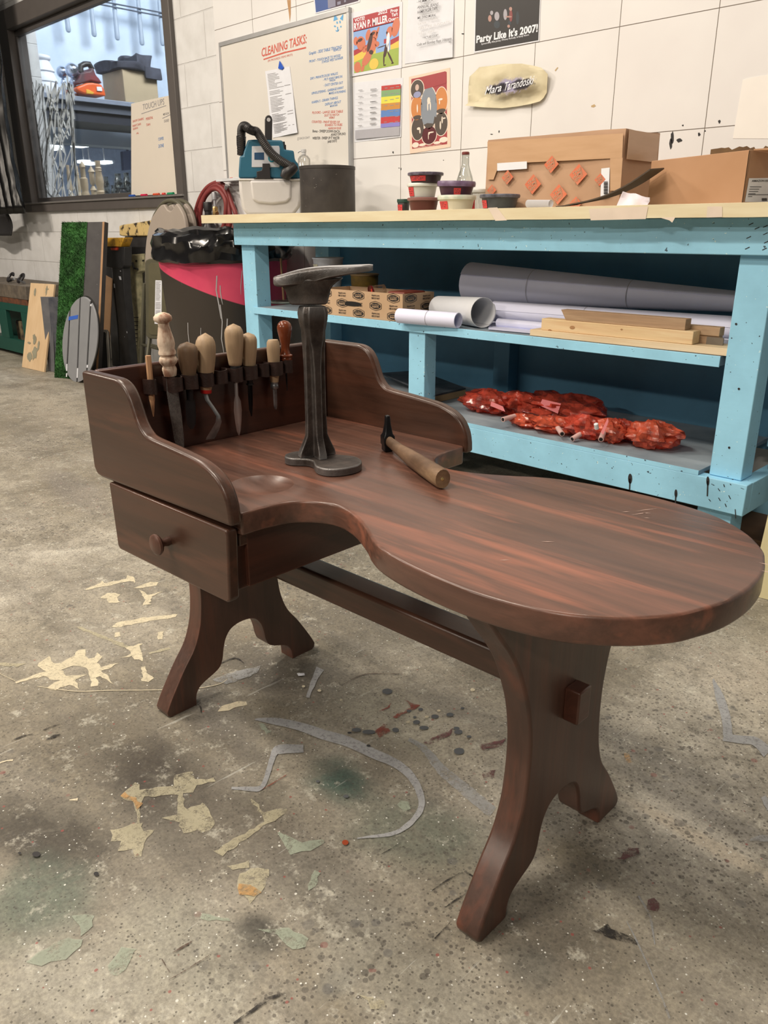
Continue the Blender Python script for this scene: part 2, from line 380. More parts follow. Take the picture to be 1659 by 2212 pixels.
# ================================================================== COBBLER'S BENCH
TH = .0197; CT, ST = cos(TH), sin(TH)
FR = Matrix.Translation((-.785*ST, .785*CT, 0)) @ Matrix.Rotation(TH, 4, 'Z')   # frame (u along the bench, w across, z)
bench = emp('cobbler_bench', FR @ Vector((-.72, 0, 0)), TH, 'dark brown stained wooden bench with rounded seat, tool tray and drawer', 'bench')
def wood_mat(name, c1, c2, c3, ax=0, rough=.4, worn=None, edge=None):
    mat = bpy.data.materials.new(name); t = NT(mat)
    sc = [9, 9, 9]; sc[ax] = .9; v = t.coord(tuple(sc)); f = [60, 60, 60]; f[ax] = 2.2; vf = t.coord(tuple(f))
    n = t.noise(v, 1.6, 6, .62, .5); g = t.noise(vf, 2.0, 5, .7, .3)
    col = t.ramp(n, [(.3, A(c1)), (.5, A(c2)), (.68, A(c3))])
    col = t.mix(.55, col, t.ramp(g, [(.32, (.36, .36, .36)), (.5, (.5, .5, .5)), (.7, (.62, .62, .62))]), 'OVERLAY')
    if worn:
        col = t.mix(t.math('MULTIPLY', t.ramp(t.noise(v, 2.3, 4, .6, .3), [(.54, (0, 0, 0)), (.68, (1, 1, 1))]), .75), col, A(worn))
    if edge:
        bv = t.new('Bevel', samples=4); bv.inputs['Radius'].default_value = .004; gm = t.new('NewGeometry'); dt = t.new('VectorMath', operation='DOT_PRODUCT'); t.link(bv.outputs[0], dt.inputs[0]); t.link(gm.outputs['Normal'], dt.inputs[1])
        ew = t.math('MULTIPLY', t.math('SUBTRACT', .985, dt.outputs['Value']), 9, clamp=True); ew = t.math('MULTIPLY', ew, t.ramp(t.noise(t.coord(), 14, 4, .7), [(.38, (.15, .15, .15)), (.62, (.95, .95, .95))]))
        col = t.mix(ew, col, A(edge))
    t.link(col, t.b.inputs['Base Color']); t.b.inputs['Specular IOR Level'].default_value = .45
    t.link(t.ramp(g, [(.2, (rough-.06,)*3), (.8, (rough+.12,)*3)]), t.b.inputs['Roughness'])
    if edge: t.b.inputs['Coat Weight'].default_value = .22; t.b.inputs['Coat Roughness'].default_value = .28
    t.bump(g, .08, .002); return mat
W_top = wood_mat('stained_seat_wood', (68, 46, 36), (98, 65, 49), (124, 78, 58), 0, .32, (164, 96, 68), (158, 108, 82))
W_len = wood_mat('stained_board_wood', (52, 33, 23), (71, 45, 31), (88, 54, 37), 0, .32, (104, 62, 42), (136, 90, 68))
W_crs = wood_mat('stained_cross_wood', (50, 25, 16), (66, 34, 22), (82, 43, 28), 1, .32, None, (118, 74, 54))
W_leg = wood_mat('stained_leg_wood', (62, 40, 29), (82, 53, 39), (104, 64, 46), 2, .4, (112, 62, 42), (128, 82, 62))
ZT = .4826
half = [(-.2345, 0), (-.239, .05), (-.250, .085), (-.262, .112), (-.29, .147), (-.326, .175), (-.365, .192), (-.42, .202), (-.475, .2025), (-.53, .1965), (-.575, .186), (-.605, .172), (-.635, .152), (-.68, .128), (-.7236, .1165), (-.757, .127), (-.781, .152), (-.79, .193)]
# smooth the half outline with Catmull-Rom
def catmull(P, n=4):
    out = []
    for i in range(len(P)-1):
        p0, p1, p2, p3 = P[max(i-1, 0)], P[i], P[i+1], P[min(i+2, len(P)-1)]
        for k in range(n):
            t = k/n; q = []
            for a in range(len(p1)):
                q.append(.5*(2*p1[a]+(p2[a]-p0[a])*t+(2*p0[a]-5*p1[a]+4*p2[a]-p3[a])*t*t+(3*p1[a]-p0[a]-3*p2[a]+p3[a])*t**3))
            out.append(tuple(q))
    out.append(tuple(P[-1])); return out
hs = catmull([(half[1][0], -half[1][1])]+half)[4:]
near = [(u, -w) for u, w in hs]+[(-.79, -.224), (-1.127, -.224)]
far = [(u, w) for u, w in hs[1:]]+[(-.79, .237), (-1.127, .237)]
outline = near+far[::-1]
seat = mk('seat_plank', B().prism(outline, ZT-.032, ZT), W_top, bench, bev=.004, seg=3, fr=FR)
# hollow scooped out of the tray
cut = mk('cut', B().lathe([(max(.0909*sin(a), .0002), -.0909*cos(a)) for a in [i*pi/96 for i in range(97)]], (-.8675, -.130, ZT+.0909-.0125), 48), W_top, bench, fr=FR)
md = seat.modifiers.new('dish', 'BOOLEAN'); md.operation = 'DIFFERENCE'; md.object = cut; md.solver = 'EXACT'
bpy.context.view_layer.update(); dg = bpy.context.evaluated_depsgraph_get()
nm = bpy.data.meshes.new_from_object(seat.evaluated_get(dg)); seat.modifiers.clear(); seat.data = nm
nm.polygons.foreach_set('use_smooth', [True]*len(nm.polygons)); nm.set_sharp_from_angle(angle=math.radians(30))
bpy.data.objects.remove(cut)
sm_ = B(); random.seed(12)
for px_, py_, l_ in [(1342, 1106, .012), (1362, 1112, .03), (1372, 1104, .034), (1386, 1108, .012), (1390, 1118, .008), (1078, 1210, .012), (1168, 1170, .016), (1640, 1215, .012), (1645, 1232, .010)]:
    p = PZ(px_, py_, ZT+.0004); a_ = R(.5, 1.4) if px_ < 1600 else .1; d = Vector((cos(a_), sin(a_), 0))*l_; n = Vector((-sin(a_), cos(a_), 0))*.0009
    sm_.poly([p-n*.3, p+d*.5-n, p+d, p+d*.5+n])
islands('scratch', sm_, M('pale_scratch', (196, 158, 134), .6), bench)
# tray sides (scrolled) and back
sp = [(-1.140, .627), (-1.06, .627), (-1.036, .6255), (-1.020, .619), (-1.008, .606), (-1.0, .590), (-.992, .573), (-.981, .561), (-.965, .5545), (-.92, .551), (-.86, .546), (-.835, .541), (-.815, .533), (-.80, .521), (-.790, .504), (-.786, .486)]
sp = [(-1.143, .627)]+catmull(sp)[1:]
def side(w0, w1):
    p = sp+[(-.785, .4695), (-1.12, .4645), (-1.135, .4665), (-1.1425, .478)]
    return B().prism([(u, z) for u, z in p], w0, w1, 'y')
mk('side_board', side(-.2435, -.2245), W_len, bench, bev=.005, seg=3, fr=FR)
mk('side_board', side(.2375, .2565), W_len, bench, bev=.005, seg=3, fr=FR)
mk('back_board', B().box(-1.143, -1.1275, -.2244, .2374, .468, .627), W_crs, bench, bev=.004, seg=3, fr=FR)
# batten, drawer case, drawer
mk('drawer_runner', B().box(-1.10, -.80, -.222, -.205, ZT-.05, ZT-.0325).box(-1.10, -.80, -.205, .20, ZT-.046, ZT-.0325), W_len, bench, bev=.002, fr=FR)
dr = mk('drawer', B().box(-1.085, -.806, -.226, -.018, .368, .4355), W_crs, bench, bev=.003, fr=FR)
fp = [(-1.099, .462), (-.797, .4625), (-.795, .455), (-.801, .362), (-.806, .357), (-1.088, .354), (-1.095, .358)]
df = mk('drawer_front', B().prism(fp, -.2435, -.2265, 'y'), W_len, dr, bev=.003, seg=3, fr=FR)
kn = rot('X', 90)
mk('drawer_knob', B().lathe([(.006, 0), (.007, .004), (.0055, .010), (.007, .014), (.0135, .017), (.0155, .020), (.015, .023), (.011, .0255), (.0005, .0262)], n=28, mat=tr(-.938, -.2435, .410) @ kn), W_leg, dr, fr=FR)
# legs
of = [(0, .178), (.018, .172), (.035, .163), (.08, .134), (.115, .108), (.15, .094), (.18, .0885), (.214, .086), (.25, .087), (.29, .094), (.32, .104), (.36, .121), (.39, .14), (.415, .160), (.4505, .187)]
arch = [(.13, 0), (.1285, .015), (.122, .03), (.108, .041), (.09, .047), (.07, .051), (.056, .058), (.048, .071), (.041, .09), (.033, .105), (.02, .113), (0, .115)]
of = [(.0, .168), (.004, .174), (.012, .1755)]+catmull(of)[6:]; ar = catmull(arch)
def leg(u0, u1, top, notch):
    c = -.005
    L = [(c-w, z) for z, w in of if z < top]; L.append((L[-1][0]-.001, top))
    Rr = [(c+w, z) for z, w in of if z < top]; Rr.append((Rr[-1][0]+.001, top))
    pts = L
    if notch: pts = pts+[(-.068, top), (-.066, top-.012), (-.058, top-.021), (-.047, top-.025), (-.036, top-.021), (-.027, top-.012), (-.024, top)]
    pts = pts+Rr[::-1]+[(c+w, z) for z, w in ar[::-1]]+[(c-w, z) for z, w in ar[1:]]
    return B().prism(pts, u0, u1, 'x')
mk('end_leg', leg(-.457, -.421, ZT-.0325, False), W_leg, bench, bev=.004, seg=3, fr=FR)
mk('end_leg', leg(-1.150, -1.114, ZT-.047, False), W_leg, bench, bev=.004, seg=3, fr=FR)
st = mk('stretcher', B().box(-1.115, -.456, -.024, .024, .263, .305), W_len, bench, bev=.006, seg=3, fr=FR)
mk('through_tenon', B().box(-.4215, -.400, -.022, .006, .247, .293), W_crs, st, bev=.002, fr=FR)
mk('drawer_stop', B().box(-.806, -.800, -.21, .2, .372, .45), W_crs, bench, fr=FR)
# leather loops
leather = M('dark_leather', (58, 36, 27), .55, rgb2=(44, 27, 20), vs=60, bump=.15, bs=300)
UB = -1.1275
loops = [(-.145, .008), (-.1055, .0125), (-.0785, .0135), (-.046, .0125), (-.0165, .0115), (.013, .0125), (.0425, .0135), (.074, .0105), (.100, .013), (.127, .0105)]
path = []
for i, (w, r) in enumerate(loops):
    d = 2*r+.003
    for k in range(9):
        a = pi*k/8; path.append((UB+.002+d*.5*0+(d-.002)*sin(a)**.6, w-r*1.02*cos(a)))
    if i < len(loops)-1: path.append((UB+.0012, (w+r+loops[i+1][0]-loops[i+1][1])/2))
sb = B(); rg = []
for i, p in enumerate(path):
    a = Vector(path[max(i-1, 0)]); c_ = Vector(path[min(i+1, len(path)-1)]); tg = (c_-a).normalized(); nn = Vector((tg.y, -tg.x))*.0011
    zt = .6045+.0008*sin(i*.7); zb = .5815+.0008*sin(i*.9)
    rg.append([Vector((p[0]+s*nn.x, p[1]+s*nn.y, z)) for s, z in ((-1, zb), (1, zb), (1, zt), (-1, zt))])
sb.loft(rg); mk('leather_tool_strip', sb, leather, bench, fr=FR, smooth=50)
# ---- hand tools in the loops (axis at u, w)
steel = M('dull_steel', (150, 144, 134), .38, .9, rgb2=(110, 104, 96), vs=40)
dsteel = M('black_steel', (46, 44, 42), .35, .6, var=.3, vs=30)
def handle_mat(n, a, b_, rough=.45): return wood_mat(n, a, tuple((x+y)//2 for x, y in zip(a, b_)), b_, 2, rough)
h_ash = handle_mat('worn_ash_handle', (150, 118, 84), (192, 158, 116)); h_grey = handle_mat('grimy_handle', (96, 72, 50), (150, 116, 82))
h_pale = M('pale_chipped_handle', (222, 190, 154), .65, rgb2=(160, 112, 82), vs=55, stretch=(1, 1, .45), bump=.3, bs=120, lo=.45, hi=.6); h_red = handle_mat('varnished_handle', (96, 42, 20), (132, 62, 30), .2)
rib = M('pale_paint', (226, 204, 172), .6, var=.2, vs=80)
red = M('red_ferrule', (200, 36, 30), .4, var=.1)
def tool(name, w, d, lean, label):
    """frame on the back board: local z up at loop (w), d = distance from the board, lean tilts bottom"""
    e = emp(name, FR @ Vector((UB+d, w, .592)), TH, label, 'tool' if name != 'pencil' else 'pencil', 'hand tools in the leather loops')
    return e, FR @ tr(UB+d, w, 0) @ Matrix.Translation((0, 0, .592)) @ rot('X', lean) @ Matrix.Translation((0, 0, -.592))
def flat(prof, t0, n=0):
    """blade: list of (z, wcentre, halfwidth, ucentre) with thickness t0"""
    rings = []
    for z, wc, hw, uc in prof:
        rings.append([Vector((uc-t0/2, wc-hw*.55, z)), Vector((uc-t0/2, wc+hw*.55, z)), Vector((uc, wc+hw, z)), Vector((uc+t0/2, wc+hw*.55, z)), Vector((uc+t0/2, wc-hw*.55, z)), Vector((uc, wc-hw, z))])
    return B().loft(rings)
e, F_ = tool('pencil', -.145, .0095, -.8, 'thin square wooden stick with a pointed tip, leftmost in the leather loops')
mk('shaft', B().lathe([(.0045, .572), (.0045, .641)], n=6, mat=F_), handle_mat('cedar_pencil', (190, 136, 92), (214, 162, 112)), e, smooth=0)
mk('sharpened_point', B().lathe([(.0045, .5719), (.0040, .568), (.0008, .545)], n=8, mat=F_), handle_mat('cedar_point', (200, 142, 96), (222, 166, 118)), e)
e, F_ = tool('rasp', -.1105, .0135, 2.5, 'long rasp with chipped pale turned wooden handle and flat knob top')
mk('handle', B().lathe([(.0095, .606), (.0105, .610), (.0115, .616), (.011, .619), (.0095, .622), (.0135, .627), (.0145, .631), (.013, .6355), (.0105, .638), (.0135, .6405), (.0135, .644), (.012, .648), (.0135, .655), (.0130, .663), (.0105, .674), (.0085, .684), (.0085, .689), (.0130, .6915), (.0142, .6945), (.0138, .6985), (.0105, .702), (.004, .7045)], n=24, mat=F_), h_pale, e)
mk('blade', flat([(.607, 0, .0075, 0), (.58, 0, .0105, 0), (.54, .001, .0105, 0), (.50, .001, .009, 0), (.4845, .001, .007, 0)], .004).v and (lambda bb: (setattr(bb, 'v', [F_ @ v for v in bb.v]), bb)[1])(flat([(.607, 0, .0075, 0), (.58, 0, .0105, 0), (.54, .001, .0105, 0), (.50, .001, .009, 0), (.4845, .001, .007, 0)], .004)), M('rasp_steel', (128, 118, 104), .6, .5, rgb2=(104, 96, 86), vs=200, bump=.4, bs=500), e)
def part(name, bb, mat, e, F_): bb.v = [F_ @ v for v in bb.v]; return mk(name, bb, mat, e)
def egg(z0, z1, r0, r1):   # rounded tool handle growing towards the top
    P = []; n = 14
    for i in range(n+1):
        t = i/n; r = r0+(r1-r0)*sin(min(t/.72, 1)*pi/2)**1.2
        if t > .76: r *= math.sqrt(max(0, 1-((t-.76)/.24)**2))
        P.append((max(r, .0006), z0+(z1-z0)*t))
    return P
e, F_ = tool('knife', -.078, .0145, -2, 'short black round ended knife with dark grimy wooden handle')
mk('handle', B().lathe([(.0098, .598)]+egg(.5985, .656, .0105, .0162), n=24, mat=F_), h_grey, e)
mk('ferrule', B().lathe([(.0055, .562), (.0062, .58), (.0085, .598)], n=16, mat=F_), dsteel, e)
part('blade', flat([(.563, 0, .0085, 0), (.555, 0, .0095, 0), (.535, 0, .0095, 0), (.522, 0, .0082, 0), (.514, 0, .003, 0)], .0018), dsteel, e, F_)
e, F_ = tool('bent_spatula', -.046, .0145, -4.5, 'bent flat spatula with red ferrule under pale wooden handle')
mk('handle', B().lathe([(.0088, .5745)]+egg(.575, .667, .0092, .0165), n=24, mat=F_), h_ash, e)
mk('ferrule', B().lathe([(.0085, .569), (.0092, .5702), (.0092, .5805), (.0085, .582)], n=24, mat=F_), red, e, label='red ferrule')
part('blade', flat([(.570, -.002, .004, 0), (.558, 0, .0042, .004), (.545, .007, .004, .010), (.532, .013, .0042, .016), (.522, .0135, .0062, .016), (.508, .009, .0085, .012), (.496, .004, .0095, .008), (.492, .003, .0085, .006)], .0014), steel, e, F_)
e, F_ = tool('palette_knife', .0145, .0145, -1.2, 'bright leaf bladed steel knife with tall pale wooden handle')
mk('handle', B().lathe([(.0105, .608)]+egg(.6085, .677, .011, .0158), n=24, mat=F_), h_ash, e)
mk('ferrule', B().lathe([(.0045, .578), (.0062, .588), (.0095, .608)], n=16, mat=F_), steel, e)
part('blade', flat([(.579, 0, .0036, 0), (.556, -.001, .0036, .001), (.546, 0, .0072, .001), (.53, 0, .0085, .001), (.51, 0, .0066, .001), (.494, 0, .0042, .001), (.4865, 0, .0008, .001)], .0016), M('bright_steel', (190, 178, 164), .28, .9, var=.1), e, F_)
e, F_ = tool('slim_knife', .0435, .0145, -1.5, 'slim black pointed knife with rounded tan handle beside the tall pale one')
mk('handle', B().lathe([(.0095, .604)]+egg(.6045, .660, .0108, .0148), n=24, mat=F_), h_ash, e)
mk('ferrule', B().lathe([(.0048, .570), (.0062, .5705), (.0062, .573), (.0048, .5735), (.0056, .584), (.0085, .6045)], n=16, mat=F_), dsteel, e)
part('blade', flat([(.571, 0, .0052, 0), (.545, 0, .0050, 0), (.528, 0, .0040, 0), (.515, .001, .0008, 0)], .0016), M('polished_black_steel', (30, 30, 31), .15, .8, var=.2), e, F_)
e, F_ = tool('chisel', .0985, .0135, -.8, 'small blunt steel tool with straight flat topped tan handle')
mk('handle', B().lathe([(.0072, .568), (.0086, .580), (.0105, .603), (.0118, .625), (.0112, .638), (.0088, .6425), (.003, .6432)], n=20, mat=F_), h_ash, e)
mk('ferrule', B().lathe([(.006, .556), (.0074, .558), (.0074, .563), (.0066, .5645), (.0074, .5685)], n=16, mat=F_), steel, e)
part('blade', flat([(.557, 0, .0046, 0), (.535, 0, .0044, 0), (.524, 0, .0036, 0), (.519, 0, .0016, 0)], .005), steel, e, F_)
e, F_ = tool('awl', .127, .0125, 0, 'glossy red brown turned awl handle, rightmost in the leather loops')
mk('handle', B().lathe([(.0060, .586), (.0105, .602), (.0115, .606), (.0105, .6085), (.0125, .6105), (.0125, .613), (.0095, .6145), (.0075, .620), (.0072, .627), (.0098, .640), (.0128, .655), (.0132, .662), (.0112, .668), (.007, .672), (.001, .6735)], n=28, mat=F_), h_red, e)
mk('spike', B().lathe([(.0018, .587), (.0016, .565), (.0005, .548)], n=8, mat=F_), dsteel, e)

# ---- iron stand and last
def iron_mat(name, worn=False):
    mat = bpy.data.materials.new(name); t = NT(mat); v = t.coord()
    n = t.noise(v, 35, 5, .65)
    geo = t.new('NewGeometry'); pt = t.ramp(geo.outputs['Pointiness'], [(.53, (0, 0, 0)), (.60, (1, 1, 1))])
    c = t.ramp(n, [(.3, A((48, 40, 34))), (.55, A((78, 67, 57))), (.75, A((106, 90, 76)))])
    c = t.mix(t.math('MULTIPLY', pt, .8), c, A((176, 166, 152)))
    bv = t.new('Bevel', samples=4); bv.inputs['Radius'].default_value = .0025; dt = t.new('VectorMath', operation='DOT_PRODUCT'); t.link(bv.outputs[0], dt.inputs[0]); t.link(geo.outputs['Normal'], dt.inputs[1])
    c = t.mix(t.math('MULTIPLY', t.math('MULTIPLY', t.math('SUBTRACT', .98, dt.outputs['Value']), 8, clamp=True), t.ramp(n, [(.3, (.2, .2, .2)), (.55, (1, 1, 1))])), c, A((190, 180, 166)))
    if worn:                                          # sole face rubbed bare by use
        tcn = t.new('TexCoord'); sxn = t.new('SeparateXYZ'); t.link(tcn.outputs['Normal'], sxn.inputs[0])
        c = t.mix(t.math('MULTIPLY', t.math('SUBTRACT', sxn.outputs[2], .92), 14, clamp=True), c, A((200, 190, 176)))
    t.link(c, t.b.inputs['Base Color']); t.b.inputs['Metallic'].default_value = .55; t.b.inputs['Roughness'].default_value = .45
    t.bump(t.noise(v, 120, 4, .7), .5, .002); return mat
iron = iron_mat('worn_cast_iron'); ironb = M('bare_worn_iron', (186, 176, 162), .35, .75, rgb2=(130, 120, 108), vs=25, bump=.2, bs=150)
stand = emp('iron_stand', FR @ Vector((-.88, -.005, ZT)), TH, 'worn cast iron stand with sole shaped foot on the bench top', 'stand')
bo = [(-.934, -.030), (-.922, -.041), (-.908, -.0405), (-.897, -.033), (-.886, -.026), (-.872, -.0275), (-.858, -.037), (-.845, -.043), (-.828, -.042), (-.813, -.028), (-.807, -.006), (-.811, .014), (-.826, .029), (-.846, .035), (-.868, .027), (-.886, .018), (-.905, .014), (-.925, .004), (-.936, -.012)]
bo = catmull(bo+[bo[0]], 4)[:-1]
mk('foot_plate', B().prism(bo, ZT+.0004, ZT+.0125), iron, stand, bev=.0018, fr=FR, smooth=50)
AXU, AXW = -.892, -.0015
def plus(z, r, t, tw=20, flare=0):
    out = []
    for k in range(4):
        a = math.radians(tw+90*k); d = Vector((cos(a), sin(a))); q = Vector((-d.y, d.x))
        for s, l in ((-t, t), (-t*.85, r), (t*.85, r)):
            p = d*l+q*s; out.append(Vector((AXU+p.x, AXW+p.y, z)))
    return out
rings = []
for z, r, t in [(ZT+.0125, .029, .0075), (ZT+.020, .028, .0072), (ZT+.033, .022, .0066), (ZT+.046, .0165, .0064), (.56, .0155, .0064), (.63, .0152, .0066), (.66, .0155, .0085), (.672, .0155, .0115), (.685, .0155, .0125), (.700, .0185, .0145), (.710, .0195, .0150), (.716, .0185, .0140), (.7205, .0165, .0125)]:
    rings.append(plus(z, r, t, -22))
mk('post', B().loft(rings), iron, stand, fr=FR, bev=.0012, smooth=35)
last = emp('iron_last', FR @ Vector((AXU, AXW, .7215)), TH, 'cast iron shoe last sitting on top of the iron stand', 'shoe last')
LD = Vector((.80, .60)).normalized()
# the last: sole plate (bare), body (keel) and socket block, drawn along its own length
la = math.radians(44)
LF = FR @ tr(AXU, AXW, 0) @ Matrix.Rotation(la, 4, 'Z')
def lring(x, yw, zt, zb, n=12, top=.35):
    out = []
    for j in range(n):
        a = 2*pi*j/n; cy = cos(a); sz = sin(a)
        y = yw*(abs(cy)**.7)*(1 if cy >= 0 else -1); zz = (zt+zb)/2+(zt-zb)/2*(abs(sz)**.5)*(1 if sz >= 0 else -1)
        out.append(Vector((x, y, zz)))
    return out
L0 = []
for x, yw, zt, zb in [(-.0545, .006, .760, .751), (-.053, .013, .7615, .749), (-.048, .018, .763, .7475), (-.040, .020, .765, .747), (-.030, .020, .768, .7475), (-.018, .0185, .771, .748), (-.004, .017, .7735, .749), (.010, .0185, .775, .753), (.024, .021, .776, .7575), (.040, .0235, .7765, .761), (.056, .0235, .777, .764), (.072, .021, .7775, .7665), (.083, .015, .778, .768), (.0885, .006, .7775, .7695)]:
    L0.append(lring(x, yw, zt, zb, 16))
mk('sole_plate', B().loft(L0), iron_mat('iron_last_plate', True), last, fr=LF, smooth=40)
K = []
for z, x0, x1, yw in [(.7222, -.030, .020, .0125), (.7255, -.033, .0225, .0145), (.735, -.035, .025, .0155), (.743, -.038, .027, .016), (.749, -.043, .031, .0165), (.754, -.047, .037, .017), (.759, -.047, .046, .017)]:
    K.append([Vector(p) for p in ((x0, -yw*.6, z), (x0, yw*.6, z), ((x0+x1)/2-.008, yw, z), ((x0+x1)/2+.008, yw, z), (x1, yw*.5, z), (x1, -yw*.5, z), ((x0+x1)/2+.008, -yw, z), ((x0+x1)/2-.008, -yw, z))])
mk('socket_block', B().loft(K), iron, last, fr=LF, bev=.002, smooth=35)
# ---- hammer
ham = emp('hammer', FR @ Vector((-.80, .08, ZT)), TH, 'small hammer with black head and worn wooden handle lying on the bench', 'hammer')
hd = Vector((-.860, .124)); he = Vector((-.664, .029)); dv = (he-hd).normalized(); ha = math.atan2(dv.y, dv.x); HF = FR @ tr(hd.x, hd.y, ZT) @ Matrix.Rotation(ha, 4, 'Z')
Lh = (he-hd).length
hz = .0145
pts = [(-.006, hz+.004, .0068, .0085), (.004, hz+.004, .0070, .0085), (.02, hz+.003, .0068, .0088), (.06, hz+.001, .0076, .0105), (.10, hz, .0095, .0135), (.15, hz, .0112, .0145), (.19, hz+.0005, .0122, .0150), (Lh-.006, hz+.001, .0124, .0150), (Lh-.001, hz+.001, .0112, .0138)]
rings = [[Vector((x, ry*cos(2*pi*j/16), z+rz*sin(2*pi*j/16))) for j in range(16)] for x, z, ry, rz in pts]
hm = wood_mat('old_hammer_handle', (70, 50, 36), (116, 86, 60), (156, 122, 84), 0, .5)
mk('handle', B().loft(rings), hm, ham, fr=HF, smooth=60)
mk('nail', B().lathe([(.0022, 0), (.0022, .0012), (.001, .0016)], n=10, mat=tr(Lh-.001, -.001, hz+.001) @ rot('Y', 90)), M('brass_nail', (226, 200, 130), .3, .8, var=0), ham, fr=HF)
hb = B()
hb.loft([[Vector((x+dx, y, z)) for dx, y in ((-.0085*s, -.0085*s2), (.0085*s, -.0085*s2), (.0085*s, .0085*s2), (-.0085*s, .0085*s2))] for x, z, s, s2 in [(0, .0006, .80, .80), (0, .003, .95, .95), (0, .010, .92, .92), (0, .013, 1.1, 1.1), (0, .026, 1.1, 1.1), (0, .030, .85, .8), (-.0005, .045, .62, .5), (-.001, .056, .55, .42), (-.001, .0595, .5, .38)]])
mk('head', hb, dsteel, ham, fr=HF, bev=.0012, smooth=40)
# ================================================================== BLUE WORKBENCH
def blue_mat(name, c, speck=True):
    mat = bpy.data.materials.new(name); t = NT(mat); v = t.coord()
    col = t.mix(t.ramp(t.noise(v, 7, 5, .6), [(.4, (0, 0, 0)), (.7, (1, 1, 1))]), A(c), A(tuple(int(x*.93) for x in c)))
    if speck:
        sp_ = t.ramp(t.noise(v, 95, 2, .5), [(.715, (0, 0, 0)), (.725, (1, 1, 1))]); col = t.mix(t.math('MULTIPLY', sp_, .9), col, A((52, 58, 62)))
        s2_ = t.ramp(t.noise(t.coord(loc=(5, 3, 1)), 120, 2, .5), [(.74, (0, 0, 0)), (.75, (1, 1, 1))]); col = t.mix(s2_, col, A((226, 236, 236)))
    t.link(col, t.b.inputs['Base Color']); t.b.inputs['Roughness'].default_value = .5; t.b.inputs['Specular IOR Level'].default_value = .4
    t.bump(t.noise(t.coord((3, 30, 30)), 3, 4), .1, .003); return mat
blue = blue_mat('blue_paint', (158, 205, 212)); shelfm = M('grey_worn_shelf', (150, 152, 146), .6, rgb2=(118, 124, 122), vs=6, bump=.1, bs=60)
shaded_blue = blue_mat('blue_paint_shaded', (84, 130, 146), False)  # same blue paint, its colour darkened for the shade under the tabletop
wbn = emp('workbench', (-1.75, 2.2, 0), 0, 'long light blue painted workbench with two shelves against the wall', 'workbench')
YA, YP, YB = 1.955, 1.98, 2.44
ZTT = .8785
tape = M('masking_tape', (226, 204, 158), .6, rgb2=(216, 190, 142), vs=5, stretch=(1, 8, 8))
top = mk('tabletop', B().box(-2.918, -.54, 1.896, D-.015, .8495, ZTT-.0005), M('pale_plywood', (214, 194, 158), .6), wbn, bev=.001)
tb = B(); N = 60
rings = []
for i in range(N+1):
    x = -2.921+i*(2.385/N); w = .0006*noise.noise(Vector((x*9, 0, 0))); 
    rings.append([Vector((x, 1.8958, .849+.0008*noise.noise(Vector((x*6, 3, 0))))), Vector((x, 1.8948+w, .849+.0012*noise.noise(Vector((x*6, 3, 0))))), Vector((x, 1.8948-w, ZTT+.0002)), Vector((x, 1.8965, ZTT+.0008)), Vector((x, 1.985, ZTT+.0008)), Vector((x, 1.985, ZTT-.0003)), Vector((x, 1.8958, ZTT-.0003))])
tb.loft(rings); mk('edge_tape', tb, tape, top, smooth=40)
tb = B()
for pts in [[(1054, 449), (1074, 448), (1095, 476), (1070, 477)], [(1528, 446), (1560, 446), (1560, 469), (1526, 470)], [(1272, 451), (1400, 446), (1395, 473), (1276, 476)], [(1425, 470), (1459, 469), (1452, 481), (1446, 476)]]:
    tb.poly([PY(x, y, 1.8938) for x, y in pts])
islands('tape_patch', tb, M('peach_tape', (228, 200, 168), .5, var=.1), top)
mk('apron', B().box(-2.79, -.672, YA, YA+.025, .7665, .849), blue, wbn, bev=.002)
for x0, x1 in ((-2.777, -2.69), (-.782, -.70)):
    mk('post', B().box(x0, x1, YP, YP+.07, .226, .849), blue, wbn, bev=.002)
    mk('post', B().box(x0, x1, YB-.07, YB, .226, .849), blue, wbn, bev=.002)
mk('post', B().box(-1.85, -1.777, YP+.002, YP+.06, .237, .502), blue, wbn, bev=.002)
mk('post', B().box(-1.79, -1.72, YB-.06, YB-.001, .237, .502), shaded_blue, wbn, bev=.002)
for x in (-2.77, -1.85, -.80):
    mk('foot', B().box(x, x+.09, YP+.0, YP+.08, 0, .143), blue, wbn, bev=.002)
mk('foot', B().box(-.80, -.71, YB-.09, YB, 0, .143), blue, wbn, bev=.002)
mk('shelf', B().box(-2.70, -.795, YP-.003, YB-.002, .503, .528), shelfm, wbn, bev=.001, label='middle shelf with worn grey top')
mk('shelf_edge', B().box(-2.715, -.793, YP-.006, YP-.0031, .5015, .5285), blue, wbn, bev=.001)
mk('shelf', B().box(-2.78, -.80, YA+.002, YB-.002, .2255, .2375), shelfm, wbn, bev=.001, label='lower shelf with worn grey top')
mk('front_board', B().box(-2.79, -.6745, YA, YA+.038, .143, .225), blue, wbn, bev=.002)
mk('shelf_lip', B().box(-2.79, -.80, YA, YA+.0019, .2252, .2377), blue, wbn)
mk('end_board', B().box(-.712, -.6745, YA+.0381, YB, .143, .2245), blue, wbn, bev=.002)
mk('end_shelf', B().box(-.695, -.30, YP+.16, YB, .226, .237), shelfm, wbn, bev=.001)
mk('back_panel', B().box(-2.84, -.30, YB, YB+.012, .2, .86), shaded_blue, wbn)
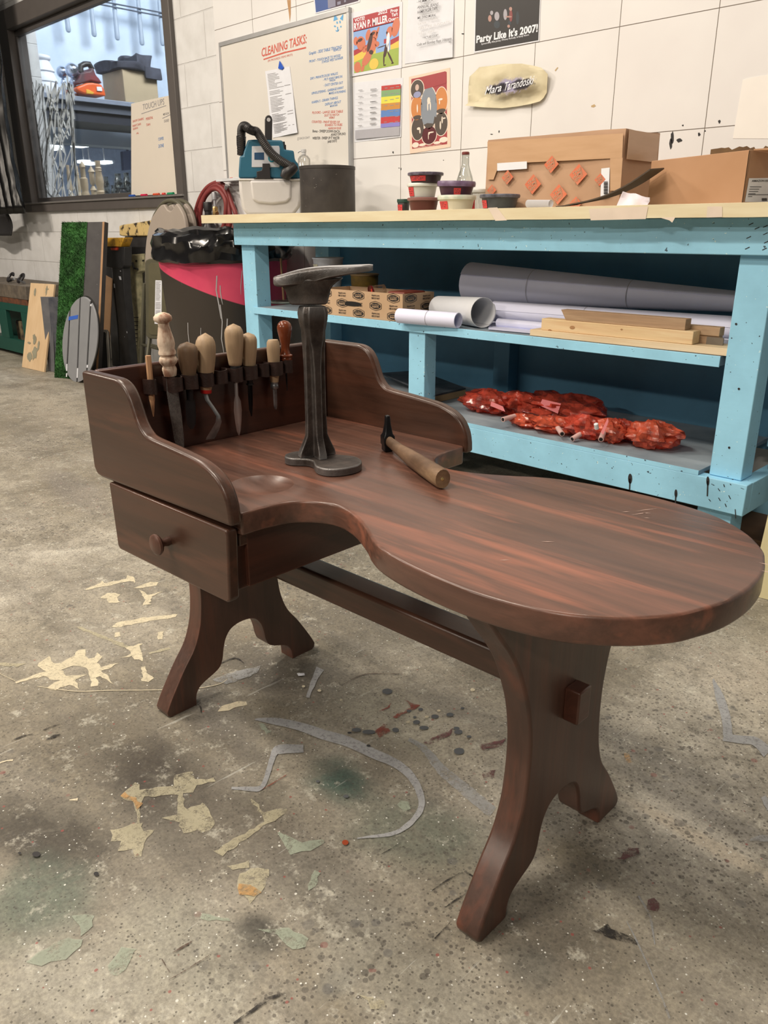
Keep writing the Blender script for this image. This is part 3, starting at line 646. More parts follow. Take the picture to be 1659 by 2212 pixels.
# drips of black paint on the front board, nails
b = B()
def drip(x, y, w, h, tail):
    P = [(x+w*cos(a), y+h*sin(a)) for a in [i*pi/7 for i in range(14)]]
    b.poly([PY(*p, YA-.0008) for p in P]); b.poly([PY(*p, YA-.0008) for p in [(x-1.6, y), (x+1.6, y), (x+.2, y+tail), (x-2.6, y+tail)]])
drip(1361, 1034, 4.5, 11, 24); drip(1460, 1066, 3.2, 9, 22); drip(1529, 1039, 3.4, 10, 33)
for x, y, dx, dy in [(1551, 1055, 4, 6), (1563, 1046, 2, 6), (1552, 1075, 4, 7), (1574, 1070, 4, 8), (1566, 1088, 3, 7), (1531, 1078, 4, 5), (1600, 1054, 7, 3), (1537, 1045, 2, 2), (1577, 1045, 2, 3), (1588, 1100, 1.5, 20)]:
    b.poly([PY(*p, YA-.0008) for p in [(x-1, y), (x+1, y), (x+dx+1, y+dy), (x+dx-1, y+dy)]])
for x, y, s in [(1622, 484, 1), (1635, 493, 1), (1653, 489, 1), (1617, 513, 1), (1614, 536, 1), (1651, 538, 1), (1655, 523, 1), (1653, 505, 1), (578.6, 491, .25), (713, 492, .25), (580.6, 518, .22), (714.3, 522, .22), (951, 521, .22), (1168, 528, .22), (1171, 493, .22)]:
    b.poly([PY(x+5*s*dx, y+2.5*s*dy, YA-.0008) for dx, dy in ((-1, .6), (1, -1.3), (1.1, -.6), (-.9, 1.2))])
islands('paint_drip', b, ink, wbn)
b = B()
for x, y in [(1575, 967), (1556, 1125), (1596, 840), (1590, 700)]:
    b.poly([PY(x+2.6*cos(a), y+2.6*sin(a), YP-.0008) for a in [i*pi/6 for i in range(12)]])
islands('screw_hole', b, ink, wbn)
# ================================================================== helpers for printed matter
_raw = {}
def rawtext(body, bold=0, shear=0):
    k = (body, bold, shear)
    if k not in _raw:
        cu = bpy.data.curves.new('t', 'FONT'); cu.body = body; cu.size = 1; cu.offset = bold; cu.shear = shear; cu.resolution_u = 2
        o = bpy.data.objects.new('t', cu); COL.objects.link(o); dg = bpy.context.evaluated_depsgraph_get()
        me = bpy.data.meshes.new_from_object(o.evaluated_get(dg)); vs = [v.co.copy() for v in me.vertices]; fs = [tuple(p.vertices) for p in me.polygons]
        bpy.data.objects.remove(o); bpy.data.curves.remove(cu); bpy.data.meshes.remove(me)
        x0 = min(v.x for v in vs); x1 = max(v.x for v in vs); _raw[k] = ([(v.x-x0, v.y) for v in vs], fs, x1-x0)
    return _raw[k]
def textline(b, body, P0, P1, h, up=Vector((0, 0, 1)), e=Vector((0, 0, 0)), bold=0, shear=0):
    """one line of lettering from P0 to P1, capitals h high"""
    b.seg = getattr(b, 'seg', [])+[(len(b.v), len(b.f))]
    vs, fs, w = rawtext(body, bold, shear); d = (P1-P0)/w; u = up*(h/.70)
    return b.add([P0+d*x+u*y+e for x, y in vs], fs)
def depth(P): return (P-CPOS).dot(_f)
def pxm(P): return depth(P)/FPX
def wline(b, body, p0, p1, hpx, Y, bold=0, shear=0.15):
    P0 = PY(*p0, Y); P1 = PY(*p1, Y); textline(b, body, P0, P1, hpx*pxm(P0)*.94, bold=bold, shear=shear)
def flatmat(name, rgb, rough=.6, var=.05): return M(name, rgb, rough, var=var, vs=25)
paper = flatmat('white_paper', (226, 216, 204), .65); k_red = flatmat('red_marker', (206, 92, 70)); k_blu = flatmat('blue_marker', (84, 128, 172)); k_blk = flatmat('black_marker', (62, 56, 52))
k_gry = flatmat('grey_print', (150, 140, 130)); tblack = flatmat('print_black', (40, 35, 32), .45)
def ell(f, s, t, rs, rt, n=24, e=.0003, a0=0, a1=2*pi): return [f(s+rs*cos(a0+(a1-a0)*i/n), t+rt*sin(a0+(a1-a0)*i/n), e) for i in range(n)]
def pts(f, P, e=.0003): return [f(s, t, e) for s, t in P]
def sheet(name, f, mat, label, cat, group=None, outline=None, th=.0006, curl=0):
    """a sheet of paper hanging on the wall, slightly wavy"""
    b = B()
    if outline is None:
        n = 10
        def g(i, j): return f(i, j, curl*(.5+.5*sin(i*5+j*4))*max(0, j-.3)+.0002)
        b.grid(g, n, n); o0 = len(b.v); m_ = (n+1)**2
        vs = [v+Vector((0, -th, 0)) for v in b.v]; fs = list(b.f); b.v += vs; b.f += [tuple(i+m_ for i in q[::-1]) for q in fs]
        ed = [i*(n+1) for i in range(n+1)]+[n*(n+1)+j for j in range(1, n+1)]+[i*(n+1)+n for i in range(n-1, -1, -1)]+[j for j in range(n-1, 0, -1)]
        for a, c in zip(ed, ed[1:]+ed[:1]): b.f.append((a, c, c+m_, a+m_))
    else: b.slab([f(s, t) for s, t in outline], (0, -th, 0))
    o = mk(name, b, mat, smooth=50); return tag(o, label, cat, group)
islands_pr = lambda n, b, m_, p: islands(n, b, m_, p)
def pr(name, b, mat, par):
    sg = getattr(b, 'seg', [])
    if len(sg) > 1:                                   # one object per written line
        cuts = sorted(set([(0, 0)]+sg+[(len(b.v), len(b.f))])); o = None
        for (v0, f0_), (v1, f1_) in zip(cuts, cuts[1:]):
            if f1_ == f0_: continue
            q_ = B(); q_.v = b.v[v0:v1]; q_.f = [tuple(i-v0 for i in f_) for f_ in b.f[f0_:f1_]]; o = mk(name, q_, mat, par, smooth=0, fix=False)
        return o
    return mk(name, b, mat, par, smooth=0, fix=False)

# ================================================================== WHITEBOARD ON THE WALL
wbx0, wbx1 = PY(475.5, 93, D-.02).x, PY(756.5, 13, D-.02).x; wbz1 = PY(475.5, 93, D-.02).z; wbz0 = PY(500, 391, D-.02).z
YW = DP-.014
board = emp('whiteboard', ((wbx0+wbx1)/2, DP-.007, wbz0), 0, 'large framed whiteboard of cleaning tasks written in red, blue and black', 'whiteboard')
mk('board', B().box(wbx0+.012, wbx1-.012, YW, DP-.0005, wbz0+.008, wbz1-.008), M('whiteboard_face', (222, 206, 182), .3, var=.04, vs=3), board)
alu = M('aluminium_edge', (178, 168, 154), .4, .5, var=.1)
mk('frame', B().box(wbx0, wbx1, YW-.004, DP-.0006, wbz1-.018, wbz1).box(wbx0, wbx1, YW-.004, DP-.0006, wbz0, wbz0+.012).box(wbx0, wbx0+.012, YW-.004, DP-.0006, wbz0+.012, wbz1-.018).box(wbx1-.014, wbx1, YW-.004, DP-.0006, wbz0+.012, wbz1-.018), alu, board, bev=.001)
mk('tray', B().box(wbx0-.02, wbx0+.9, YW-.055, YW-.004, wbz0-.004, wbz0).box(wbx0-.02, wbx0+.9, YW-.057, YW-.055, wbz0-.004, wbz0+.008), M('tray_white', (226, 216, 200), .4), board)
c2 = lambda x, y: (440+x/3.606, y/3.606)
YT = YW-.0006
b = B()
for tx, a, c_, h, bo in [('CLEANING TASKS:', (452, 443), (803, 333), 17, .018), ('(IN PROGRESS ITEMS FIRST!)', (500, 482), (692, 432), 4, 0), ('FLOORS - LARGE SIDE TABLE', (845, 887), (1085, 876), 5, .01), ('DUST TO WATCH', (940, 908), (1055, 900), 4.6, .01), ('VISIBLE', (975, 925), (1020, 921), 4, .01), ('COUNTED - PAINT EDGES OF', (842, 957), (1060, 960), 5, .01), ('BOARDS TO HUBS', (945, 983), (1080, 980), 5, .01), ('NARROW EDGE', (970, 1008), (1070, 1006), 4.4, .01)]:
    wline(b, tx, c2(*a), c2(*c_), h, YT, bo)
pr('red_lettering', b, k_red, board); b = B()
for a, c_ in [((466, 468), (640, 412)), ((640, 412), (797, 377))]:
    P = [PY(*c2(*a), YT), PY(*c2(*c_), YT)]; b.poly([P[0], P[1], P[1]+Vector((0, 0, .006)), P[0]+Vector((0, 0, .005))])
pr('red_underline', b, k_red, board)
b = B()
for tx, a, c_, h in [('Graphit - SIDE TABLE TRACING', (820, 428), (1075, 375), 6), ('NEWCUT', (1010, 402), (1070, 392), 4.4), ('FRONT - TOUCH BACK TO WOOD', (822, 489), (1065, 440), 5), ('STAPLES WEST & INNER', (920, 493), (1085, 458), 5), ('DRY- PRIVATE DUSK WALKS', (830, 622), (1045, 580), 5), ('- PUT AWAY BINS IN', (930, 630), (1080, 604), 5), ('WAGON', (980, 636), (1025, 630), 4), ('- DUST CENTER OUT', (935, 674), (1085, 652), 5), ('UPHOLSTERING - GARBAGE AWAY', (840, 737), (1090, 690), 5), ('MAKE A RUNNING', (975, 737), (1107, 718), 5), ('KAREN S - DRAIN THINGS', (842, 807), (1045, 770), 5), ('DISPLAY ABOUT', (945, 823), (1070, 800), 5), ('MOUNTAIN', (985, 835), (1042, 825), 4)]:
    wline(b, tx, c2(*a), c2(*c_), h, YT, .008)
pr('blue_lettering', b, k_blu, board)
b = B()
for tx, a, c_, h in [('Bonus - SWEEP DOWN EACH', (848, 1030), (1060, 1034), 5.4), ('- BONUS CUPS (NO)', (985, 1060), (1105, 1050), 5), ('WEBSTER - SWEEP UP IT WATER', (848, 1086), (1057, 1084), 5.4), ('(AND DUST)', (965, 1113), (1037, 1104), 5)]:
    wline(b, tx, c2(*a), c2(*c_), h, YT, .012)
pr('black_lettering', b, k_blk, board)
b = B(); wline(b, '[] EACH DAY', c2(730, 1088), c2(826, 1078), 4.6, YT); pr('grey_lettering', b, k_gry, board)
b = B(); fp_ = lambda x, y: PY(*c2(x, y), YT)
for P in [[(1010, 165), (1018, 118), (1046, 150)], [(1018, 118), (1022, 112), (1050, 148)], [(1088, 110), (1060, 146), (1084, 162)], [(1088, 110), (1080, 116), (1058, 150)], [(1032, 170), (1042, 166), (1046, 182), (1036, 186)], [(1056, 162), (1064, 160), (1068, 178), (1058, 182)], [(1012, 205), (1022, 196), (1032, 206), (1022, 212)], [(1062, 204), (1072, 200), (1074, 212), (1064, 214)], [(1038, 210), (1046, 208), (1048, 240), (1042, 244)], [(1026, 232), (1040, 240), (1056, 226), (1050, 242), (1040, 248), (1030, 244)]]: b.poly([fp_(*p) for p in P])
islands_pr('blue_doodle', b, flatmat('light_blue_marker', (96, 160, 192)), board)
lf = lambda P, Y: [PY(*p, Y) for p in P]
# printed list held by a blue magnet
f = quadmap((573, 154), (626, 143.5), (645, 287), (590, 298), YW-.001); o = sheet('paper_list', f, paper, 'printed list sheet held on the whiteboard by a blue magnet', 'paper', curl=.012)
b = B(); random.seed(3)
def fl(s, t, e=0): return f(s, t, .0012+.012*(.5+.5*sin(s*5+t*4))*max(0, t-.3)+e)
for i in range(42):
    t = .05+i*.0215; 
    if i in (11, 15, 27, 34): continue
    wd = R(.25, .6); b.poly([fl(.08, t), fl(.08+wd, t), fl(.08+wd, t+.008), fl(.08, t+.008)])
    if i in (10, 16, 28, 30, 38): b.poly([fl(.7, t-.006), fl(.93, t-.006), fl(.93, t+.004), fl(.7, t+.004)])
pr('printed_lines', b, k_gry, o)
o = mk('magnet', B().slab(lf([(605, 131.7), (614, 146.5), (610, 151), (602, 148)], YW-.0025), (0, -.004, 0)), flatmat('blue_plastic', (38, 84, 170), .35), bev=.001); tag(o, 'blue plastic magnet clip holding the list on the whiteboard', 'magnet')
mkr = B(); P = PY(498, 386.5, YW-.03); mkr.lathe([(.006, .022), (.006, .09)], n=12, mat=tr(P.x, P.y, wbz0+.0062) @ rot('Y', 90)); o = mk('marker', mkr, flatmat('marker_white', (220, 206, 190))); tag(o, 'white marker with red cap lying on the whiteboard tray', 'marker')
mk('cap', B().lathe([(.0065, -.002), (.0065, .022)], n=12, mat=tr(P.x, P.y, wbz0+.0064) @ rot('Y', 90)), red, o, label='red cap')

# ================================================================== POSTERS
cA = lambda x, y: (750+x/6.9125, y/6.9125)
f0 = quadmap((755, 29), (869.5, 3.5), (868, 147), (757, 166), DP-.001)
o = sheet('election_poster', f0, paper, 'red and blue cartoon poster of a candidate for queen, above the colour chart', 'poster')
f = quadmap((763, 39.5), (862.8, 13.3), (861, 140), (765.2, 158.4), DP-.0019)
q = lambda s0, s1, t0, t1, e=.0002: pts(f, [(s0, t0), (s1, t0), (s1, t1), (s0, t1)], e)
pm = lambda n, c: flatmat('print_'+n, c, .45)
p_red = pm('crimson', (172, 48, 50)); p_sky = pm('sky', (140, 164, 196)); p_yel = pm('yellow', (226, 186, 74)); p_grn = pm('green', (158, 170, 70)); p_org = pm('orange', (206, 112, 76)); p_brn = pm('dark_brown', (74, 44, 38)); p_wht = pm('white', (232, 222, 210))
pr('red_banner', B().poly(q(0, 1, 0, .25)), p_red, o); pr('sky', B().poly(q(0, 1, .24, .72)), p_sky, o)
islands_pr('red_fence', B().poly(pts(f, [(0, .58), (.3, .53), (.3, .60), (0, .68)], .0004)).poly(pts(f, [(.82, .54), (1, .50), (1, .58), (.82, .63)], .0004)).poly(q(.68, .74, .50, .58, .0004)), p_red, o)
islands_pr('yellow_fence', B().poly(pts(f, [(0, .66), (.5, .58), (.5, .73), (0, .8)], .0003)).poly(pts(f, [(.82, .62), (1, .58), (1, .74), (.82, .76)], .0003)), p_yel, o)
pr('grass', B().poly(pts(f, [(0, .80), (.4, .72), (1, .70), (1, 1), (0, 1)], .00035)), p_grn, o)
def oe(b, L, e=.0006):
    for s, t, rs, rt, a in L:
        P = []
        for i in range(18):
            x, y = rs*cos(i*pi/9), rt*sin(i*pi/9); P.append(f(s+x*cos(a)-y*sin(a), t+x*sin(a)+y*cos(a), e))
        b.poly(P)
    return b
islands_pr('orange_animal', oe(B(), [(.40, .58, .11, .17, .5), (.30, .78, .08, .15, .7), (.46, .40, .09, .10, .3), (.17, .48, .10, .13, -.3), (.33, .36, .05, .10, .3), (.54, .34, .025, .09, .4), (.05, .42, .05, .08, 0), (.24, .60, .05, .06, 0), (.53, .56, .05, .05, 0), (.80, .40, .07, .10, .2), (.93, .34, .08, .16, .2), (.08, .90, .08, .10, 0), (.20, .94, .04, .06, .4)]), p_org, o)
islands_pr('dark_shape', oe(B(), [(.37, .50, .045, .17, .3), (.43, .36, .06, .03, -.3), (.15, .42, .06, .03, -.2), (.40, .68, .05, .04, .5), (.72, .70, .035, .12, .2), (.68, .85, .015, .11, 0), (.82, .84, .018, .13, -.5), (.70, .96, .03, .012, 0), (.87, .95, .03, .012, 0), (.63, .62, .10, .008, -.1), (.745, .40, .018, .025, 0)], .0008), p_brn, o)
islands_pr('white_shape', oe(B(), [(.77, .53, .035, .13, .1), (.78, .66, .02, .08, 0)], .0009), p_wht, o)
pr('yellow_badge', oe(B(), [(.46, .90, .105, .10, 0)], .0009), p_yel, o)
b = B(); T_ = lambda tx, s0, s1, t, h, bo=.02: textline(b, tx, f(s0, t, .0004), f(s1, t, .0004), h*(f(0, 0)-f(0, 1)).length, bold=bo)
T_('VOTE!', .03, .26, .075, .06, .03); T_('RYAN P. MILLER', .015, .76, .215, .12, .035); T_('2022', .55, .75, .055, .06, .03); T_('Prop', .82, .97, .075, .055, .03); T_('Tart', .84, .97, .145, .055, .03); T_('Queen', .77, .985, .215, .055, .03)
pr('printed_lettering', b, p_wht, o)

f0 = quadmap((763.5, 179), (871, 168), (867, 296), (766, 307.5), DP-.0001)
o = sheet('colour_chart', f0, paper, 'printed schedule sheet with rainbow coloured rows on the right', 'paper', curl=.004)
fq = quadmap((768.6, 191.3), (865.7, 181.6), (862.9, 292.6), (767.2, 300.9), DP-.0062)
def f(s, t, e=0): return fq(s, t, e)
for i, (c_, t0, t1) in enumerate([((190, 60, 52), 0, .09), ((132, 160, 104), .09, .215), ((226, 208, 70), .215, .345), ((204, 136, 60), .345, .475), ((96, 128, 172), .475, .61), ((196, 62, 58), .61, .735), ((140, 128, 180), .735, .815)]):
    pr('coloured_row', B().poly(q(.585, 1, t0, t1, .0005)), pm('row%d' % i, c_), o)
pr('grey_footer', B().poly(q(0, 1, .82, 1, .0005)), pm('silver', (176, 166, 158)), o)
b = B()
for i in range(7):
    t = .03+i*.112
    for s0, s1 in ((.06, .16), (.34, .48), (.34, .46), (.66, .72), (.78, .86), (.9, .97)):
        tt = t+R(0, .03); b.poly(pts(f, [(s0, tt), (s1, tt), (s1, tt+.012), (s0, tt+.012)], .0008))
    b.poly(pts(f, [(0, t+.075), (.585, t+.075), (.585, t+.078), (0, t+.078)], .0007))
pr('printed_lines', b, k_gry, o)

f0 = quadmap((883.6, 166.3), (972, 146.3), (973.5, 317.7), (886, 332.2), DP-.001)
o = sheet('circus_poster', f0, M('peach_paper', (232, 196, 162), .5, var=.03), 'peach and maroon circus style poster with acrobats in ovals', 'poster')
f = quadmap((888.5, 170.7), (965, 155), (966, 311.3), (890.3, 321.7), DP-.0018)
p_mar = pm('maroon', (164, 62, 60)); p_crm = pm('cream', (236, 210, 180)); p_gry = pm('slate', (136, 136, 134)); p_or2 = pm('amber', (206, 128, 66)); p_dk = pm('umber', (84, 70, 58)); p_wine = pm('wine', (88, 30, 32))
pr('maroon_ground', B().poly(q(0, 1, 0, 1, .0002)), p_mar, o)
b = B(); ov = [(.17, .16, .185, .13, 'umber'), (.15, .42, .165, .175, 'amber'), (.85, .38, .165, .185, 'amber'), (.17, .72, .175, .165, 'umber'), (.84, .70, .175, .165, 'umber'), (.50, .835, .205, .13, 'wine'), (.50, .45, .23, .30, 'slate')]
for s, t, rs, rt, c_ in ov: b.poly(ell(f, s, t, rs+.02, rt+.01, 32, .0004))
b.poly(ell(f, .1, .95, .1, .04, 20, .0003)).poly(ell(f, .9, .93, .12, .04, 20, .0003)).poly(ell(f, .3, .96, .1, .02, 20, .0003)).poly(ell(f, .72, .96, .1, .02, 20, .0003))
islands_pr('cream_scroll', b, p_crm, o)
for s, t, rs, rt, c_ in ov: pr('picture_oval', B().poly(ell(f, s, t, rs, rt, 32, .0006)), MATS['print_'+c_], o)
islands_pr('dark_tree', B().poly(pts(f, [(.34, .68), (.45, .66), (.62, .68), (.66, .58), (.70, .6), (.69, .66), (.6, .72), (.45, .735)], .0008)).poly(ell(f, .16, .555, .12, .03, 16, .0008)).poly(ell(f, .84, .52, .13, .03, 16, .0008)), p_dk, o)
b = B()
for s, t, rs, rt in [(.50, .35, .045, .05), (.47, .43, .018, .06), (.545, .43, .018, .06), (.17, .43, .02, .06), (.83, .36, .06, .015), (.80, .40, .015, .03), (.2, .72, .05, .02), (.24, .76, .02, .035), (.82, .72, .02, .06), (.87, .65, .02, .05), (.92, .63, .05, .01), (.5, .81, .025, .02), (.56, .80, .08, .01), (.48, .85, .01, .05)]: b.poly(ell(f, s, t, rs, rt, 12, .0009))
islands_pr('acrobat_limb', b, p_crm, o)
pr('portrait', B().poly(ell(f, .17, .135, .055, .045, 16, .0009)), pm('skin', (206, 170, 146)), o); pr('portrait_shirt', B().poly(ell(f, .17, .235, .11, .045, 16, .0008)), pm('shirt', (150, 146, 166)), o)
pr('banner', B().poly(pts(f, [(.34, 0), (.97, -.01), (1, .03), (1, .14), (.96, .155), (.38, .18)], .0008)), p_mar, o)
b = B(); T_('THE SMOOTHIN', .45, .90, .05, .03, .01); T_('RYAN P. MILLER', .385, .98, .118, .055, .03); T_('PROP TART QUEEN 2022', .42, .95, .15, .018, .01); T_('a gala evening of feats and wonders', .15, .85, .995, .014, 0)
pr('printed_lettering', b, p_crm, o)

f0 = quadmap((886, -70), (982, -86), (980, 124), (875, 138), DP-.001)
o = sheet('handwritten_sheet', f0, paper, 'long white sheet of black handwriting hanging left of the party poster', 'paper', curl=.01)
b = B()
for tx, a, c_, h in [('- HUMMUS 30', (1040, 46), (1285, 8), 5), ('ANNUAL JEANS', (1045, 132), (1362, 82), 5.6), ('HAMBURGER TAPE', (1050, 208), (1350, 140), 6), ('MR. DINO MURAL', (1050, 288), (1325, 240), 5), ('* PICTURE COURT', (1130, 585), (1360, 542), 4.6), ('Colin will Bombay Raya Uthmann', (1040, 690), (1558, 592), 5.5), ('ALL', (1512, 642), (1560, 632), 4)]: wline(b, tx, cA(*a), cA(*c_), h, DP-.0135, .006)
pr('black_lettering', b, k_blk, o)
b = B()
for tx, a, c_, h in [('LATER', (1060, 375), (1180, 350), 4), ('THIS SIDE', (1230, 305), (1350, 285), 3), ('TAKE ME SUNDAYS', (1060, 445), (1530, 345), 5), ('LIST', (1070, 510), (1150, 500), 5), ('OFF', (1210, 500), (1300, 480), 5)]: wline(b, tx, cA(*a), cA(*c_), h, DP-.0135)
pr('faint_lettering', b, M('faint_pencil', (200, 188, 174), .6, var=.02), o)

cB = lambda x, y: (860+x/4.1475, y/4.1475)
f0 = quadmap((1028, -60), (1171, -84), (1165, 89.5), (1024, 114.5), DP-.001)
o = sheet('party_poster', f0, paper, 'black party poster with bold white lettering near the top edge', 'poster')
f = quadmap((1029.5, -56), (1169.5, -80), (1162.8, 87), (1025.8, 111), DP-.0018)
pr('black_print', B().poly(q(0, 1, 0, 1)), tblack, o)
b = B(); wline(b, "Party Like It's 2007!", cB(700, 384), cB(1250, 282), 14, DP-.0024, .035, 0); wline(b, 'Sponsored by Mike Jenney, Whitney McAnally, & Randy Moore', cB(745, 402), cB(1172, 318), 3.4, DP-.0024, .01, 0); pr('printed_lettering', b, p_wht, o)
def cp(L, Y): 
    b = B()
    for x, y, rx, ry in L: b.poly([PY(*cB(x+rx*cos(i*pi/8), y+ry*sin(i*pi/8)), Y) for i in range(16)])
    return b
islands_pr('pale_figure', cp([(960, 130, 17, 50), (885, 145, 22, 40), (838, 115, 14, 20)], DP-.0024), pm('pale', (166, 154, 148)), o)
pr('red_figure', cp([(1010, 140, 15, 55)], DP-.0024), pm('brick', (134, 62, 56)), o); islands_pr('skin_tone', cp([(1008, 80, 14, 18), (990, 150, 30, 7), (822, 165, 16, 30), (990, 235, 12, 14)], DP-.0026), pm('skin2', (176, 130, 110)), o)
islands_pr('teal_figure', cp([(885, 220, 28, 35), (1000, 205, 14, 20), (1070, 160, 14, 60)], DP-.0022), pm('night_teal', (48, 54, 56)), o)

f0 = quadmap((672, -60), (782, -90), (777.5, 4.5), (681, 30), DP-.001)
o = sheet('photo_print', f0, paper, 'blue and purple photo print cut off by the top edge above the whiteboard', 'poster')
f = quadmap((675, -56), (778, -84), (774, 2), (682.5, 27), DP-.0018)
pr('blue_print', B().poly(q(0, .35, 0, 1)), pm('cobalt', (58, 82, 130)), o); pr('purple_print', B().poly(q(.35, 1, 0, 1)), pm('plum', (66, 44, 56)), o)
islands_pr('grey_shape', B().poly(q(.3, .48, .7, .98, .0005)).poly(q(.52, .6, .88, .96, .0005)).poly(q(.68, .72, .86, .94, .0005)).poly(q(.84, .89, .82, .88, .0005)), pm('ash', (134, 126, 134)), o)

# stencilled signature on crumpled masking paper
ol = [(650, 690), (690, 650), (745, 605), (850, 592), (960, 575), (1050, 577), (1130, 575), (1220, 590), (1300, 610), (1340, 640), (1365, 670), (1355, 760), (1340, 830), (1315, 880), (1285, 910), (1210, 935), (1080, 955), (950, 972), (780, 965), (625, 950), (650, 930), (645, 850), (640, 760)]
C_ = (990, 770); b = B(); rings = []
for k in range(9):
    s = k/8; rg = []
    for x, y in ol:
        px, py = cB(C_[0]+(x-C_[0])*max(s, .01), C_[1]+(y-C_[1])*max(s, .01)); P = PY(px, py, DP-.003)
        rg.append(P+Vector((0, -.012-.016*noise.noise(P*14)-.008*noise.noise(P*34)+.008*(1-s), 0)))
    rings.append(rg)
b.loft(rings, caps=False); vs = [v+Vector((0, .0008, 0)) for v in b.v]; n0 = len(b.v); fs = list(b.f); b.v += vs; b.f += [tuple(i+n0 for i in q_[::-1]) for q_ in fs]
m0 = 8*len(ol)
for i in range(len(ol)): b.f.append((m0+i, m0+(i+1) % len(ol), n0+m0+(i+1) % len(ol), n0+m0+i))
o = mk('stencil_paper', b, M('cream_masking_paper', (222, 202, 158), .6, rgb2=(206, 184, 140), vs=9), smooth=80); tag(o, 'crumpled cream paper with a stencilled signature in black spray', 'paper')
def spray(name, rgb, thr, sc):
    mat = bpy.data.materials.new(name); t = NT(mat); t.b.inputs['Base Color'].default_value = A(rgb); t.b.inputs['Roughness'].default_value = .6
    tp = t.new('BsdfTransparent'); mx = t.new('MixShader'); at = t.new('VertexColor'); at.layer_name = 'a'
    sp_ = t.new('SeparateColor'); t.link(at.outputs[0], sp_.inputs[0])
    k_ = t.math('MULTIPLY', t.math('SUBTRACT', t.math('ADD', sp_.outputs[0], t.math('MULTIPLY', t.math('SUBTRACT', t.noise(t.coord(), sc, 4, .7), .5), 1.1)), thr), 4, clamp=True)
    t.link(k_, mx.inputs[0]); t.link(tp.outputs[0], mx.inputs[1]); t.link(t.b.outputs[0], mx.inputs[2]); t.link(mx.outputs[0], t.out.inputs[0]); return mat
def cloud(name, cx, cy, rx, ry, ang, mat, Y, par, conv=cB):
    b = B(); rings = []
    for k in range(6):
        s = max(k/5, .01); rg = []
        for i in range(24):
            x, y = rx*s*cos(i*pi/12), ry*s*sin(i*pi/12); rg.append(PY(*conv(cx+x*cos(ang)-y*sin(ang), cy+x*sin(ang)+y*cos(ang)), Y))
        rings.append(rg)
    b.loft(rings, caps=False); o = pr(name, b, mat, par); a = o.data.color_attributes.new('a', 'FLOAT_COLOR', 'POINT')
    for i in range(len(o.data.vertices)): v = 1-(i//24)/5; a.data[i].color = (v, v, v, 1)
    return o
YS = DP-.040
cloud('spray_haze', 1000, 770, 330, 110, -.17, spray('purple_haze', (160, 146, 160), .35, 60), YS+.001, o)
cloud('spray_band', 880, 800, 170, 75, -.25, spray('black_spray', (34, 26, 32), .30, 45), YS, o); cloud('spray_band', 1110, 755, 190, 72, -.2, spray('black_spray2', (34, 26, 32), .30, 45), YS, o)
b = B(); wline(b, 'Mara', cB(775, 850), cB(925, 815), 16, YS-.0015, .01, .4); wline(b, 'Tarandoski', cB(955, 812), cB(1218, 748), 17, YS-.0015, .008, .4); pr('signature', b, p_wht, o)
ol = [(1605, 172), (1625, 167), (1750, 146), (1752, 300), (1583, 299)]
o = mk('plain_sheet', B().slab([PY(*p, DP-.0001) for p in ol], (0, -.0008, 0)), M('warm_paper', (240, 224, 200), .6, var=.03), smooth=0); tag(o, 'plain cream sheet hanging on the wall at the right edge above the open box', 'paper')
# ================================================================== ON THE WORKBENCH
ZB = ZTT+.0012
c5 = lambda x, y: (480+x/5.184, 220+y/5.184)
YV = 2.13
_v0 = PY(*c5(540, 900), YV); _vn = Vector((_v0.x, _v0.y, 0)).normalized()
def v5(x, y, Y=YV):
    d = ray(*c5(x, y)); k = (_v0-CPOS).dot(_vn)+(Y-YV); return CPOS+d*(k/d.dot(_vn))
def pxslab5(P, Y, dpt, conv, zmin=None):
    q_ = [v5(*p, Y) for p in P]
    if zmin is not None:
        for v in q_: v.z = max(v.z, zmin)
    return B().slab(q_, _vn*dpt)
vac = emp('shop_vacuum', (v5(540, 900).x, YV+.12, ZB), 0, 'teal and white portable shop vacuum with a ribbed black hose', 'vacuum cleaner')
teal = M('teal_plastic', (36, 92, 106), .4, var=.08); wpl = M('white_plastic', (206, 192, 174), .4, var=.05); bpl = M('black_plastic', (38, 33, 31), .4, var=.15)
def pxslab(P, Y, dpt, conv, zmin=None):
    vs = [PY(*conv(*p), Y) for p in P]
    if zmin is not None: 
        for v in vs: v.z = max(v.z, zmin)
    return B().slab(vs, (0, dpt, 0))
mk('tank', pxslab5([(183, 862), (892, 864), (888, 1100), (870, 1180), (800, 1275), (285, 1275), (222, 1195), (190, 1000)], YV+.006, .23, c5, ZB), wpl, vac, bev=.012, seg=3)
mk('tank_front_panel', pxslab5([(310, 880), (770, 880), (770, 1080), (720, 1125), (560, 1145), (400, 1130), (340, 1095)], YV-.006, .02, c5), wpl, vac, bev=.008, seg=3)
mk('tank_lip', pxslab5([(180, 858), (893, 860), (893, 885), (181, 882)], YV+.001, .24, c5), wpl, vac, bev=.004)
mk('motor_head', pxslab5([(185, 852), (185, 762), (195, 606), (236, 600), (242, 560), (285, 427), (360, 420), (660, 430), (682, 442), (694, 532), (802, 546), (815, 650), (850, 690), (880, 855)], YV+.008, .21, c5), teal, vac, bev=.006, seg=3)
mk('control_panel', pxslab5([(332, 495), (636, 492), (645, 520), (645, 732), (330, 733)], YV+.0055, .004, c5), M('pale_panel', (196, 188, 178), .4, var=.05), vac, bev=.002)
mk('switch_label', pxslab5([(360, 568), (468, 566), (470, 650), (360, 648)], YV+.0045, .002, c5), M('navy_label', (30, 66, 92), .4), vac, bev=.0006)
b = B(); P = v5(552, 635); k_ = pxm(P)
